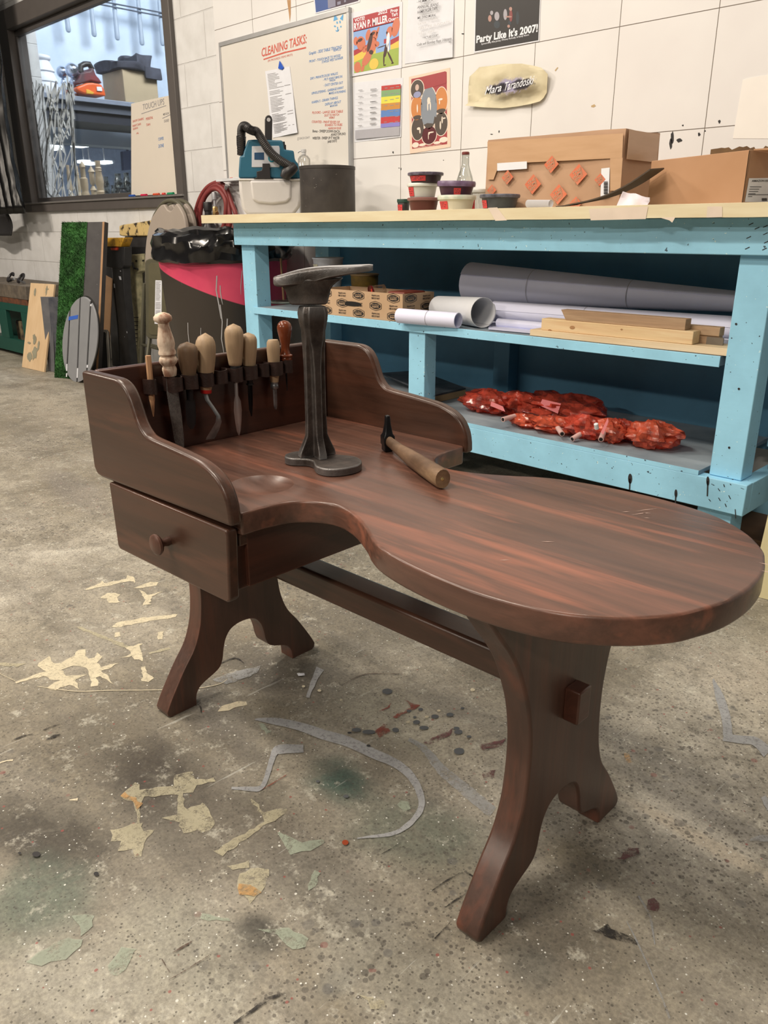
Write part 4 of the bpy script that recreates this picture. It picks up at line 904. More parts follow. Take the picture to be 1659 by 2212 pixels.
_vr = Vector((-_vn.y, _vn.x, 0)); b.loft([[P+_vr*(r*cos(i*pi/12))+_vn*y+Vector((0, 0, r*sin(i*pi/12))) for i in range(24)] for r, y in ((.0135, .0055), (.0135, .003), (.0085, .003), (.0085, .0055))], caps=False); mk('dial_ring', b, M('cyan_plastic', (26, 126, 134), .35), vac)
mk('latch', pxslab5([(450, 690), (532, 690), (540, 850), (575, 858), (350, 858), (388, 845), (385, 780), (440, 768), (450, 745)], YV-.004, .016, c5), bpl, vac, bev=.002)
b = B(); P0 = v5(517, 425, YV+.10); 
b.slab([v5(*p, YV+.10) for p in [(478, 430), (476, 200), (484, 170), (500, 153), (520, 148), (540, 153), (554, 170), (562, 200), (558, 430)]], _vn*.02); hb_ = mk('handle_arm', b, bpl, vac, bev=.003)
mk('handle_socket', B().lathe([(.0, .0), (.0075, .0)], n=20, mat=tr(*v5(520, 200, YV+.0985)) @ Matrix.Rotation(math.atan2(_vn.y, _vn.x)-pi/2, 4, 'Z') @ rot('X', 90), caps=False), M('socket_grey', (190, 178, 164), .5), vac)
hp = catmull([(215, 590), (213, 450), (216, 330), (232, 282), (262, 275), (300, 305), (345, 325), (385, 335), (425, 390), (480, 480), (550, 575), (640, 650), (730, 705), (795, 745)], 6)
path = [v5(x, y, YV-.02+.055*max(0, 1-i/(len(hp)*.35))) for i, (x, y) in enumerate(hp)]
hpath = []
for i in range(len(path)-1):
    for j in range(3): hpath.append(path[i].lerp(path[i+1], j/3))
mk('hose', B().tube(hpath, [(.0162+.0016*(i % 3 == 0)) for i in range(len(hpath))], 16), bpl, vac, smooth=70)
mk('hose_elbow', B().tube([v5(700, 850, YV-.012), v5(720, 800, YV-.018), v5(775, 755, YV-.02), v5(815, 720, YV-.014)], [.020, .0235, .0225, .018], 16), bpl, vac, smooth=60)
mk('hose_cuff', B().tube([v5(212, 600, YV+.035), v5(212, 480, YV+.035), v5(213, 385, YV+.03)], [.012, .018, .019], 14), bpl, vac, smooth=60)
mk('exhaust_grille', pxslab5([(676, 445), (700, 445), (704, 480), (715, 482), (716, 530), (690, 530)], YV+.02, .1, c5), bpl, vac)
# pump bottle behind
clear = glass_mat('clear_plastic', (.93, .93, .92), .25)
P = PY(*c5(918, 700), 2.42); k_ = pxm(P); pb = emp('pump_bottle', (P.x, 2.42, ZB), 0, 'clear pump bottle behind the black bucket beside the vacuum', 'bottle')
mk('bottle', B().lathe([(.001, 0), (.026, .001), (.027, .02), (.027, PY(*c5(918, 640), 2.42).z-ZB), (.018, PY(*c5(918, 605), 2.42).z-ZB), (.0085, PY(*c5(918, 592), 2.42).z-ZB)], (P.x, 2.42, ZB), 20), clear, pb)
zc = PY(*c5(918, 592), 2.42).z; zt_ = PY(*c5(918, 528), 2.42).z
mk('pump_head', B().lathe([(.0095, zc), (.0095, zc+.011), (.004, zc+.012), (.004, zt_-.014), (.011, zt_-.013), (.0115, zt_-.002), (.008, zt_)], (P.x, 2.42, 0), 16).tube([Vector((P.x, 2.42, zt_-.008)), Vector((P.x-.022, 2.415, zt_-.007)), Vector((P.x-.030, 2.412, zt_-.013))], .0035, 8), M('translucent_white', (214, 202, 184), .4), pb)
# black bucket
def cyl(xl, xr, yt, yb, Y, conv): 
    xm = (xl+xr)/2; P = PY(*conv(xm, yb), Y); r = abs(conv(xr, 0)[0]-conv(xl, 0)[0])/2*pxm(P); return P.x, r, PY(*conv(xm, yt), Y).z, P.z
X_, r_, zt_, _ = cyl(878, 1496, 726, 1240, 2.215, c5)
bk = emp('bucket', (X_, 2.215, ZB), 0, 'scuffed black cylindrical bucket beside the teal vacuum', 'bucket')
bkm = M('scuffed_black', (44, 37, 32), .55, rgb2=(58, 50, 43), vs=18, bump=.05)
mk('body', B().lathe([(r_*.975, ZB), (r_*.985, ZB+.003), (r_*.985, zt_-.0115), (r_, zt_-.011), (r_, zt_), (r_*.97, zt_), (r_*.955, zt_-.01), (r_*.94, ZB+.004)], (X_, 2.215, 0), 56), bkm, bk, smooth=30)
b = B(); random.seed(11)
for i in range(9):
    a = R(-1.9, -.4); z = R(ZB+.03, zt_-.03); l = R(.002, .007); d = Vector((-sin(a), cos(a), R(-1, 1)))*l; p = Vector((X_+r_*.99*cos(a), 2.215+r_*.99*sin(a), z)); b.poly([p, p+d, p+d+Vector((0, 0, .0012)), p+Vector((0, 0, .0012))])
mk('scratches', b, M('scratch', (140, 128, 114), .6), bk, smooth=0, fix=False)
# paint tubs
c6 = lambda x, y: (820+x/3.95, 250+y/3.95)
labm = M('red_label', (206, 60, 56), .5, var=.06); 
def tub(xl, xr, y0, y1, y2, Y, body, lid, label, lab=None, z=None, tilt=0, cat='tub'):
    X_, r, zl, zb = cyl(xl, xr, y0, y2, Y, c6)
    if z is not None: zb = z
    zm = PY(*c6((xl+xr)/2, y1), Y).z
    e = emp('paint_tub', (X_, Y, zb), 0, label, cat, 'tubs of mixed paint on the workbench')
    mt = tr(X_, Y, zb) @ rot('Y', tilt); h = zm-zb; hl = zl-zm
    bo = mk('body', B().lathe([(r*.76, .0003), (r*.78, .001), (r*.9, h), (r*.87, h+.001), (r*.74, .003)], n=36, mat=mt), body, e)
    mk('lid', B().lathe([(r*.90, h-.002), (r*.985, h-.001), (r, h+hl*.25), (r, h+hl*.72), (r*.965, h+hl), (r*.9, h+hl), (r*.87, h+hl*.62), (.0005, h+hl*.6)], n=40, mat=mt), lid, e)
    if lab:
        a0, a1, t0, t1 = lab; b = B(); n = 10; rg = []
        for i in range(n+1):
            a = math.radians(a0+(a1-a0)*i/n); 
            rg.append([mt @ Vector(((r*(.78+.12*t)+.0012)*cos(a), (r*(.78+.12*t)+.0012)*sin(a), h*t)) for t in (t0, t1)])
        b.loft(rg, caps=False, closed=False); lb = mk('label', b, labm, e, fix=False)
        b = B()
        for k in range(3):
            tt = t1-(t1-t0)*(.25+k*.24); rr = (r*(.78+.12*tt)+.0016)
            for i in range(1, n-2+(k % 2)):
                if (i+k) % 4 == 3: continue
                q_ = []
                for aa, dz in ((i, 0), (i+.8, 0), (i+.8, .0014), (i, .0014)):
                    a = math.radians(a0+(a1-a0)*aa/n); q_.append(mt @ Vector((rr*cos(a), rr*sin(a), h*tt+dz)))
                b.poly(q_)
        mk('writing', b, ink, lb, smooth=0, fix=False)
    return e, zl
mt_ = lambda n, c, **k: M(n, c, .4, var=.1, **k)
tubs = 0
_, z3 = tub(235, 512, 700, 722, 830, 2.06, mt_('brown_paint_tub', (92, 40, 28)), mt_('dusty_brown_lid', (140, 92, 78)), 'brown tub at the bottom of the left stack', z=ZB)
_, z2 = tub(232, 500, 578, 602, 702, 2.06, mt_('white_tub', (206, 196, 172)), mt_('white_lid', (224, 214, 190)), 'white tub with red label stacked on the brown tub', (-138, -88, .1, .9), z=z3+.0004)
tub(238, 545, 486, 508, 582, 2.06, mt_('black_tub', (56, 38, 40)), mt_('smeared_black_lid', (74, 62, 66), rgb2=(120, 108, 114), vs=50), 'blackish tub with smeared lid on top of the left stack', (-118, -48, .2, .85), z=z2+.0004)
tub(148, 262, 712, 738, 830, 2.12, mt_('dark_tub', (44, 40, 36)), mt_('green_lid', (40, 66, 52)), 'small dark tub with green lid, leftmost of the tubs', (-135, -60, .1, .75), z=ZB)
_, z6 = tub(490, 820, 680, 714, 822, 2.03, mt_('cream_tub', (216, 200, 166)), mt_('cream_lid', (222, 210, 180), rgb2=(190, 190, 160), vs=40), 'cream tub with red label under the purple tub', (-128, -82, .1, .8), z=ZB)
tub(487, 815, 560, 602, 684, 2.03, mt_('purple_tub', (70, 34, 50)), mt_('lilac_lid', (132, 108, 124), rgb2=(104, 78, 96), vs=40), 'purple tub stacked on the cream tub', (-58, -34, .05, .75), z=z6+.0004, tilt=1.5)
tub(850, 1192, 672, 698, 815, 2.02, mt_('charcoal_tub', (46, 46, 46), rgb2=(70, 70, 68), vs=20), mt_('grey_black_lid', (64, 62, 64), rgb2=(110, 106, 110), vs=60), 'large charcoal tub with red label in front of the big box', (-136, -100, .1, .75), z=ZB)
tub(1040, 1226, 684, 706, 815, 2.115, mt_('charcoal_tub', (46, 46, 46)), mt_('grey_black_lid', (64, 62, 64)), 'smaller charcoal tub half hidden behind the large charcoal one', None, z=ZB)
tub(745, 925, 628, 655, 815, 2.16, clear, mt_('white_lid', (224, 214, 190)), 'clear tub with red label between the cream and charcoal tubs', (-115, -70, .1, .6), z=ZB)
# glass bottle
X_, r_, _, _ = cyl(655, 797, 560, 600, 2.2, c6); zz = lambda y: PY(*c6(727, y), 2.2).z
gb = emp('glass_bottle', (X_, 2.2, ZB), 0, 'clear glass bottle with a red cap behind the purple tub', 'bottle')
gl2 = glass_mat('bottle_glass', (.88, .90, .88), .30)
mk('bottle', B().lathe([(.001, ZB), (r_*.95, ZB), (r_, ZB+.008), (r_, zz(570)), (r_*.98, zz(545)), (r_*.8, zz(500)), (r_*.55, zz(450)), (r_*.46, zz(420)), (r_*.43, zz(345)), (r_*.46, zz(338)), (r_*.43, zz(330))], (X_, 2.2, 0), 32), gl2, gb)
mk('cap', B().lathe([(r_*.44, zz(334)), (r_*.46, zz(330)), (r_*.45, zz(314)), (r_*.38, zz(309)), (.0005, zz(309))], (X_, 2.2, 0), 24), M('red_brown_cap', (132, 62, 54), .4), gb)
# rolled paper on the table
a_ = PY(1140, 444, 2.0); b_ = PY(1190, 445, 2.06)
b = B(); rg = []
for i in range(2):
    p = (a_, b_)[i]; ring = []
    for k in range(25):
        t = k/24*2*pi*1.25; r = .0115*(1-.25*k/24); ring.append(Vector((p.x+.2*r*cos(t), p.y+r*cos(t)*.9, ZB+.0125+r*sin(t))))
    rg.append(ring)
b.loft(rg, caps=False, closed=False); o = mk('paper_roll', b, paper, fix=False, smooth=80); tag(o, 'small loose roll of white paper lying before the big box', 'paper roll')
# ---- big cardboard box
kraft = M('kraft_card', (190, 146, 108), .7, rgb2=(180, 136, 98), vs=6); tapeb = M('tan_packing_tape', (204, 158, 114), .3, rgb2=(196, 150, 106), vs=8, stretch=(1, 1, 6), coat=.2)
YX = 2.10
bx0 = PY(1053, 350, YX).x; bx1 = PY(1349, 300, YX).x; bz1 = PY(1200, 291, YX).z; 
bp = PZ(1395, 294, bz1); by1 = YX+.20
box = emp('cardboard_box', ((bx0+bx1)/2, (YX+by1)/2, ZB), 0, 'large taped cardboard box with orange square logos on the workbench', 'box')
def crumple(x0, x1, y0, y1, z0, z1, amp, n=14):
    b = B(); fs = []
    def face(o, u, v):
        def g(i, j):
            p = o+u*i+v*j; q_ = p.copy(); d = Vector((noise.noise(p*7), noise.noise(p*7+Vector((9, 2, 3))), noise.noise(p*7+Vector((4, 8, 1)))))*amp
            if p.z < z0+1e-4: d.z = 0
            return p+d
        b.grid(g, n, n)
    X, Y, Z = Vector((x1-x0, 0, 0)), Vector((0, y1-y0, 0)), Vector((0, 0, z1-z0)); o = Vector((x0, y0, z0))
    face(o, X, Z); face(o+X, Y, Z); face(o+Y, X, Z); face(o, Y, Z); face(o+Z, X, Y); face(o, X, Y)
    bm = bmesh.new(); vs = [bm.verts.new(v) for v in b.v]; [bm.faces.new([vs[i] for i in f_]) for f_ in b.f]; bmesh.ops.remove_doubles(bm, verts=bm.verts, dist=1e-5)
    b2 = B(); bm.verts.index_update(); b2.v = [v.co.copy() for v in bm.verts]; b2.f = [tuple(v.index for v in f_.verts) for f_ in bm.faces]; bm.free(); return b2
mk('carton', crumple(bx0, bx1, YX, by1, ZB, bz1, .006), kraft, box, smooth=30)
zm_ = PY(1200, 345, YX).z
def fronted(name, P, mat, par, e=.0062): return mk(name, B().slab([PY(*p, YX-e) for p in P], (0, .0007, 0)), mat, par, smooth=0)
fronted('tape_band', [(1053, 306), (1346, 288), (1344, 341), (1137, 351), (1074, 352), (1074, 366), (1066, 388), (1053, 388)], tapeb, box)
fronted('tape_band', [(1318, 341), (1345, 341), (1340, 412), (1318, 412)], tapeb, box, .0060)
tp2 = mk('tape_band', B().box(bx1+.0062, bx1+.0068, YX+.01, by1-.02, zm_-.01, bz1-.003), tapeb, box, smooth=0)
fronted('white_label', [(1074, 352.5), (1138, 348.5), (1138, 364.5), (1074, 369)], M('label_white', (232, 222, 208), .5, var=.02), box, .0070)
org = M('faded_orange_print', (216, 104, 62), .6, rgb2=(206, 120, 82), vs=70); lb = fronted('barcode_label', [(1299, 364), (1317, 362), (1315, 424), (1297, 428)], M('label_white', (232, 222, 208), .5), box, .0070)
b = B()
for i in range(13):
    x = 1304; y = 392+i*2.2; b.poly([PY(*p, YX-.0085) for p in [(x, y), (x+9, y-.4), (x+9, y+.6+(i % 3)*.4), (x, y+1+(i % 3)*.4)]])
mk('bars', b, ink, lb, smooth=0, fix=False)
card = PY(1131, 400, YX); kx = pxm(card)
for x, y, s in [(1096, 383, 15), (1191, 355, 17), (1151, 398, 20), (1206, 420, 20), (1062, 411, 12), (1249, 377, 20), (1208, 422, 1), (1296, 388, 12), (1236, 400, 1), (1206, 408, 1), (1325, 395, 1), (1243, 440, 14)]:
    if s < 5: continue
    P = PY(x, y, YX-.0072); r = s*kx; a0 = -.35
    lg = mk('printed_logo', B().poly([P+Vector((r*cos(a0+i*pi/2+.35)*1.05, 0, r*sin(a0+i*pi/2+.35))) for i in range(4)]), org, box, smooth=0, fix=False)
    b = B(); dx = Vector((.78, 0, .48)).normalized(); dz = Vector((-.35, 0, .94))
    for k, tx in enumerate(('THE', 'HOME', 'DEPOT')):
        p0 = P+dz*(r*(.22-k*.36))-dx*(r*.62)+Vector((0, -.0006, 0)); textline(b, tx, p0, p0+dx*r*1.15, r*.28, up=dz, bold=.03)
    mk('logo_lettering', b, kraft, lg, smooth=0, fix=False)
# ---- small open box
YO = 2.06
ox0 = PY(1402, 400, YO).x; ox1 = PY(1613, 380, YO).x; oz1 = PY(1620, 323.5, YO).z; ozl = PY(1405, 348, YO).z; oy1 = 2.40; t_ = .004
obx = emp('open_carton', ((ox0+ox1)/2, (YO+oy1)/2, ZB), 0, 'smaller open brown carton with a white label at the right end of the bench', 'box')
kr2 = M('brown_card', (186, 136, 94), .7, rgb2=(176, 126, 84), vs=5); kin = M('torn_card_inside', (120, 88, 52), .8, rgb2=(96, 68, 40), vs=20)
lip = lambda x: ozl+(oz1-ozl)*(x-ox0)/(ox1-ox0)
mk('carton', B().slab([Vector((ox0, YO, ZB)), Vector((ox1, YO, ZB)), Vector((ox1, YO, oz1)), Vector((ox0, YO, ozl))], (0, t_, 0)).box(ox0, ox0+t_, YO+t_, oy1, ZB, ozl).slab([Vector((ox1, YO, ZB)), Vector((ox1, oy1, ZB)), Vector((ox1, oy1, oz1+.004)), Vector((ox1, YO, oz1))], (-t_, 0, 0)).box(ox0, ox1, oy1-t_, oy1, ZB, oz1).box(ox0+t_, ox1-t_, YO+t_, oy1-t_, ZB, ZB+.004), kr2, obx, smooth=0, bev=.0012)
random.seed(5); fl_ = []
for i in range(25):
    x = ox0+.004+(ox1-ox0-.008)*i/24; fl_.append(Vector((x, oy1-.006, oz1+.035+R(-.004, .004)-(.012 if i in (13, 14) else 0))))
mk('back_flap', B().slab([Vector((ox0+.004, oy1-.006, oz1-.03)), Vector((ox1-.004, oy1-.006, oz1-.03))]+fl_[::-1], (0, -.002, 0)), kin, obx, smooth=0)
mk('side_flap', B().slab([Vector((ox1, YO+.02, oz1)), Vector((ox1, oy1-.01, oz1+.004)), Vector((ox1+.12, oy1-.02, oz1+.025)), Vector((ox1+.12, YO+.03, oz1-.004))], (0, 0, .003)), kr2, obx, smooth=0)
lw = PX(1618, 385, ox1+.0008); 
def olab(p): return PX(*p, ox1+.0009)
lb = mk('address_label', B().poly([olab(p) for p in [(1618, 385), (1690, 384), (1686, 437), (1609, 436)]]), M('label_white', (232, 222, 208), .5), obx, smooth=0, fix=False)
b = B(); ol2 = lambda p: PX(*p, ox1+.0015)
textline(b, 'AMAZON ESSENTIALS', ol2((1624, 393)), ol2((1683, 392)), .0045, bold=.02)
for x0, x1, y in [(1620, 1645, 403), (1619, 1640, 408), (1618, 1638, 413), (1617, 1632, 418), (1616, 1660, 420), (1616, 1625, 424)]: b.poly([ol2((x0, y)), ol2((x1, y)), ol2((x1, y+1.4)), ol2((x0, y+1.4))])
b.poly([ol2(p) for p in [(1646, 428), (1657, 428), (1657, 434), (1646, 434)]])
mk('label_print', b, ink, lb, smooth=0, fix=False)
# ---- bent dark card sheet and torn paper between the boxes
c7 = lambda x, y: (1200+x/3.614, 160+y/3.614)
cv = catmull([(0, 1042), (100, 1015), (250, 985), (380, 945), (470, 905), (560, 858), (650, 800), (735, 740)], 5)
b = B(); rg = []
for x, y in cv:
    P = PY(*c7(x, y), 1.975); P.z = max(P.z, ZB+.004); lo = P+Vector((.0, .075, .006)); rg.append([P, lo, lo+Vector((.001, 0, -.003)), P+Vector((.001, 0, -.003))])
b.loft(rg); o = mk('card_sheet', b, M('dark_brown_card', (84, 66, 48), .7, rgb2=(66, 52, 38), vs=8), smooth=60); tag(o, 'bent dark brown card sheet leaning up against the open carton', 'cardboard')
b = B(); rg = []
for i in range(9):
    s = i/8; top_ = (525+205*s, 915+45*s+6*sin(s*9)); bot_ = (475+240*s, 1045); P = PY(*c7(*top_), 1.955); Q = PY(*c7(*bot_), 1.945); Q.z = ZB+.0006; w_ = Vector((0, .006*sin(s*7), 0)); rg.append([P+w_, (P+Q)/2+w_*2, Q, Q+Vector((0, .0006, 0)), (P+Q)/2+w_*2+Vector((0, .0006, 0)), P+w_+Vector((0, .0006, 0))])
b.loft(rg); o = mk('torn_paper', b, M('pinkish_paper', (226, 206, 196), .6, var=.03), smooth=60); tag(o, 'torn pinkish white paper propped in front of the bent dark card', 'paper')

# ================================================================== MIDDLE SHELF
ZS = .5285
c8 = lambda x, y: (520+x/2.86, 500+y/2.86)
# carton tray of paint
pc = PZ(798, 704.5, ZS); cx1, cy0 = pc.x, max(pc.y, YP+.002); cz1 = PX(798, 641.5, cx1).z
cx0 = PY(690, 690, cy0).x; bkp = PX(937.8, 629, cx1); cy1 = min(bkp.y, 2.41); t_ = .004
kb = M('carton_kraft', (200, 160, 118), .7, rgb2=(188, 148, 106), vs=6)
ct = emp('paint_carton', ((cx0+cx1)/2, (cy0+cy1)/2, ZS), 0, 'open cardboard tray printed with black oval paint logos on the middle shelf', 'box')
mk('tray', B().box(cx0, cx1, cy0, cy0+t_, ZS, cz1).box(cx0, cx1, cy1-t_, cy1, ZS, cz1).box(cx0, cx0+t_, cy0+t_, cy1-t_, ZS, cz1).box(cx1-t_, cx1, cy0+t_, cy1-t_, ZS, cz1).box(cx0+t_, cx1-t_, cy0+t_, cy1-t_, ZS, ZS+.004), kb, ct, smooth=0)
Hh = cz1-ZS
def logo(o, du, up, r, wide=1.7):
    nrm = du.cross(up)*.0009
    hx = [(-.9, .42), (-.6, .62), (0, .85), (.6, .62), (.9, .42), (.9, -.42), (.6, -.62), (0, -.85), (-.6, -.62), (-.9, -.42)]
    b = B()
    for (x0, y0), (x1, y1) in zip(hx, hx[1:]+hx[:1]):
        a, c_ = Vector((x0, y0))*r, Vector((x1, y1))*r; d = (c_-a).normalized()*.0007; n = Vector((-d.y, d.x))
        b.poly([o+nrm+du*p.x*wide+up*p.y for p in (a+n, a-n, c_-n, c_+n)])
    b.poly([o+nrm+du*(r*.78*wide*cos(i*pi/12))+up*(r*.58*sin(i*pi/12)) for i in range(24)])
    lg = mk('printed_logo', b, tblack, ct, smooth=0, fix=False)
    b = B(); n2 = nrm*1.6; textline(b, 'Dunn-Edwards', o+n2-du*r*1.0+up*r*.08, o+n2+du*r*1.0+up*r*.14, r*.26, up=up, shear=.3); textline(b, 'PAINTS', o+n2-du*r*.85-up*r*.34, o+n2+du*r*.85-up*r*.30, r*.32, up=up, bold=.03)
    mk('logo_lettering', b, kb, lg, smooth=0, fix=False)
def cap_(o, du, up, r):
    b = B(); nrm = du.cross(up)*.0009
    textline(b, 'depaint.com', o+nrm-du*r*1.05+up*r*.12, o+nrm+du*r*1.05+up*r*.12, r*.34, up=up, bold=.015); textline(b, '1888 DE PAINT', o+nrm-du*r*1.1-up*r*.42, o+nrm+du*r*1.1-up*r*.42, r*.34, up=up, bold=.015)
    mk('printed_caption', b, tblack, ct, smooth=0, fix=False)
up = Vector((0, 0, 1))
def faceprint(o, du, W_):
    n = max(2, int(round(W_/.085)))
    for i in range(n):
        for j in range(3):
            p = o+du*(W_*(i+.5)/n)+up*(Hh*(.17+.33*j)); r = Hh*.20
            (logo if (i+j) % 2 == 0 else cap_)(p, du, up, r)
faceprint(Vector((cx0, cy0, ZS)), Vector((1, 0, 0)), cx1-cx0)
faceprint(Vector((cx1, cy0, ZS)), Vector((0, 1, 0)), cy1-cy0)
mk('hand_hole', B().poly([Vector((cx0+(cx1-cx0)*.42+.05*cos(i*pi/10), cy0-.0012, ZS+Hh*.5+.0085*sin(i*pi/10))) for i in range(20)]), M('dark_hole', (24, 20, 17), .9), ct, smooth=0, fix=False)
def pot(name, xl, xr, yt, yb, Y, conv, body, lid, label, cat, z=None, prof=None, grp=None, taper=.86, lh=.006):
    X_, r, zt_, zb = cyl(xl, xr, yt, yb, Y, conv); zb = z if z is not None else zb
    e = emp(name, (X_, Y, zb), 0, label, cat, grp)
    mk('body', B().lathe([(r*taper*.97, zb), (r*taper, zb+.001), (r*.95, zt_-lh), (r*.92, zt_-lh), (r*taper*.95, zb+.003)], (X_, Y, 0), 32), body, e)
    mk('lid', B().lathe([(r*.95, zt_-lh-.0005), (r, zt_-lh), (r, zt_-.001), (r*.96, zt_), (r*.88, zt_-.002), (.0005, zt_-.002)], (X_, Y, 0), 36), lid, e)
    return e, X_, r, zt_
i0 = lambda x, y: (x, y)
ZC = ZS+.0045
pot('mustard_tub', 757, 819, 591, 652, 2.19, i0, M('mustard_paint', (126, 96, 34), .4, rgb2=(104, 82, 34), vs=40), M('mustard_lid', (142, 112, 72), .45), 'mustard yellow paint tub standing in the printed cardboard tray', 'tub', z=ZC)
_, X_, r_, zg = pot('green_lid_tub', 712, 748, 620, 650, 2.13, i0, M('dark_green_tub', (40, 66, 52), .4), M('pale_teal_lid', (124, 148, 140), .4), 'dark green tub with pale lid in the tray under the white bucket', 'tub', z=ZC)
e, X_, r_, zt_ = pot('white_bucket', 676, 744, 556, 622, 2.13, i0, M('milky_bucket', (196, 190, 184), .4), M('white_bucket_lid', (214, 208, 204), .4), 'white lidded bucket behind the iron last, standing in the cardboard tray', 'bucket', z=zg+.0003, taper=.80)
b = B(); 
b.loft([[Vector((X_+(r_*(.83+.12*k)+.001)*cos(math.radians(a)), 2.13+(r_*(.83+.12*k)+.001)*sin(math.radians(a)), zg+(zt_-zg)*(.42+.36*k))) for k in (0, 1)] for a in range(-120, -84, 5)], caps=False, closed=False); lb = mk('paper_label', b, M('cream_label', (214, 200, 166), .5), e, fix=False)
# tub of red paint on its side
P = PY(802, 630.5, 2.03); k_ = pxm(P); e = emp('red_tub', (P.x, P.y+.02, P.z-.02), 0, 'small tub of dark red paint lying on its side on the tray edge', 'tub')
mtx = tr(*P) @ Matrix.Rotation(math.radians(-28), 4, 'Z') @ rot('X', 90+10) @ Matrix.Diagonal((1, .68, 1, 1))
mk('lid', B().lathe([(20.0*k_, -.003), (20.5*k_, 0), (20*k_, .003), (18*k_, .003), (17.5*k_, .0015), (.0005, .0015)], n=36, mat=mtx), M('dark_red_lid', (96, 20, 22), .2, rgb2=(70, 16, 18), vs=50), e)
mk('body', B().lathe([(15*k_, -.05), (18*k_, -.003)], n=32, mat=mtx), clear, e); mk('red_sticker', B().lathe([(6*k_, 0), (.0005, .0001)], n=20, mat=mtx @ tr(8.5*k_, 5*k_, .0022), caps=False), M('bright_red_sticker', (236, 66, 48), .4), e, fix=False)
rp = [PX(x, y, cx1-.06) for x, y in [(868, 634), (885, 629), (915, 629), (930, 632)]]
o = mk('tray_of_red_paint', B().box(cx1-.10, cx1-.02, cy1-.13, cy1-.02, ZC, cz1+.004), M('orange_red_clay', (130, 58, 40), .5, rgb2=(110, 44, 32), vs=30), bev=.006, seg=3); tag(o, 'reddish brown block at the far end of the printed cardboard tray', 'block')
# stirring stick in a lid
a_ = PZ(613, 655, ZS); e = emp('stick_stand', (a_.x, a_.y, ZS), 0, 'wooden stirring stick standing in a round pale lid behind the left post', 'stirring stick')
r_ = 29*pxm(a_)
mk('lid', B().lathe([(.0005, ZS), (r_*.92, ZS), (r_, ZS+.004), (r_, ZS+.010), (r_*.93, ZS+.010), (r_*.9, ZS+.006), (.0005, ZS+.006)], (a_.x, a_.y, 0), 36), M('pale_green_lid', (150, 150, 130), .5), e)
mk('dark_paint', B().lathe([(r_*.6, ZS+.0061), (r_*.5, ZS+.012), (.001, ZS+.014)], (a_.x, a_.y, 0), 24), M('dried_dark_paint', (44, 34, 28), .5), e)
tp_ = PY(606.5, 558, a_.y); mk('stick', B().tube([Vector((a_.x, a_.y, ZS+.010)), tp_], .0042, 8), M('stick_wood', (168, 128, 84), .6), e)
# ---- paper rolls
wht = M('drawing_paper', (224, 214, 216), .6, var=.03); crm2 = M('cream_paper', (220, 210, 196), .6, var=.04)
def roll(name, p0, p1, r0, r1, mat, label, turns=2.2, seam=.3, lines=(), th=.0006, cat='paper roll'):
    d = (p1-p0); ax = d.normalized(); u = ax.cross(Vector((0, 0, 1))).normalized(); v = u.cross(ax).normalized(); v = Vector((0, 0, 1)) if abs(ax.z) < .01 else v
    b = B(); N = int(28*turns); rings = []
    for i in range(9):
        s = i/8; rr = r0+(r1-r0)*s; c_ = p0+d*s; out = []
        for k in range(N+1):
            t = k/N*2*pi*turns+seam; q_ = rr*(1-.10*k/N*turns/2.2); out.append(c_+(u*cos(t)+v*sin(t))*q_)
        inn = []
        for k in range(N, -1, -1):
            t = k/N*2*pi*turns+seam; q_ = rr*(1-.10*k/N*turns/2.2)-th; inn.append(c_+(u*cos(t)+v*sin(t))*q_)
        rings.append(out+inn)
    b.loft(rings, caps=False); n = len(rings[0])
    for base in (0, 8*n):
        for k in range(N): b.f.append((base+k, base+k+1, base+n-2-k, base+n-1-k))
    o = mk(name, b, mat, smooth=60); tag(o, label, cat, 'rolls of drawing paper on the middle shelf')
    for s in lines:
        rr = r0+(r1-r0)*s+.0004; bb = B(); c_ = p0+d*s
        bb.loft([[c_+ax*dx+(u*cos(a)+v*sin(a))*rr for a in [i*pi/16 for i in range(33)]] for dx in (0, .0016)], caps=False, closed=False); mk('pencil_line', bb, k_gry, o, fix=False)
    return o
cN = lambda x, y: (960+x/2.373, 520+y/2.373)
P0 = PY(1017, 612, 2.27); P1 = PY(1640, 655, 2.31); r0 = 44*pxm(P0); P0.z = max(P0.z, ZS+r0)
roll('paper_roll', P0, P1, r0, .026, wht, 'largest cone shaped white paper roll lying at the back of the shelf', 1.6, .5, (.27, .62))
P0 = PY(1068, 672, 2.15); P1 = PY(1590, 661, 2.165); P1.z = P0.z+.012
roll('paper_roll', P0, Vector((-.81, P1.y, P0.z+.004)), .033, .0335, wht, 'long white paper roll behind the stacked lumber', 2.2, .2, (.42,))
P0 = PY(1062, 697, 2.06); roll('paper_roll', Vector((P0.x, 2.094, ZS+.014)), Vector((-.82, 2.105, ZS+.014)), .0135, .0135, wht, 'slim white paper roll lowest behind the lumber', 2, .1)
P0 = PZ(853, 698, ZS); P1 = PZ(986, 710, ZS); r_ = 15.8*pxm(P0); v_ = Vector((0, 0, r_))
roll('paper_roll', P0+v_+Vector((.01, .01, 0)), P1+v_+Vector((0, .008, 0)), r_, r_, wht, 'small short white paper roll lying at the shelf front edge', 2.6, -1.2, (.52,))
P1 = PY(1044, 674, 2.035); r_ = 33*pxm(P1); P1.z = ZS+r_+.0005; P0 = PY(948, 657, 2.12); P0.z = ZS+r_*.86
roll('paper_roll', P0, P1, r_*.85, r_, crm2, 'wide open cream tube of rolled paper beside the small roll', 1.25, 2.6, (), .0009)
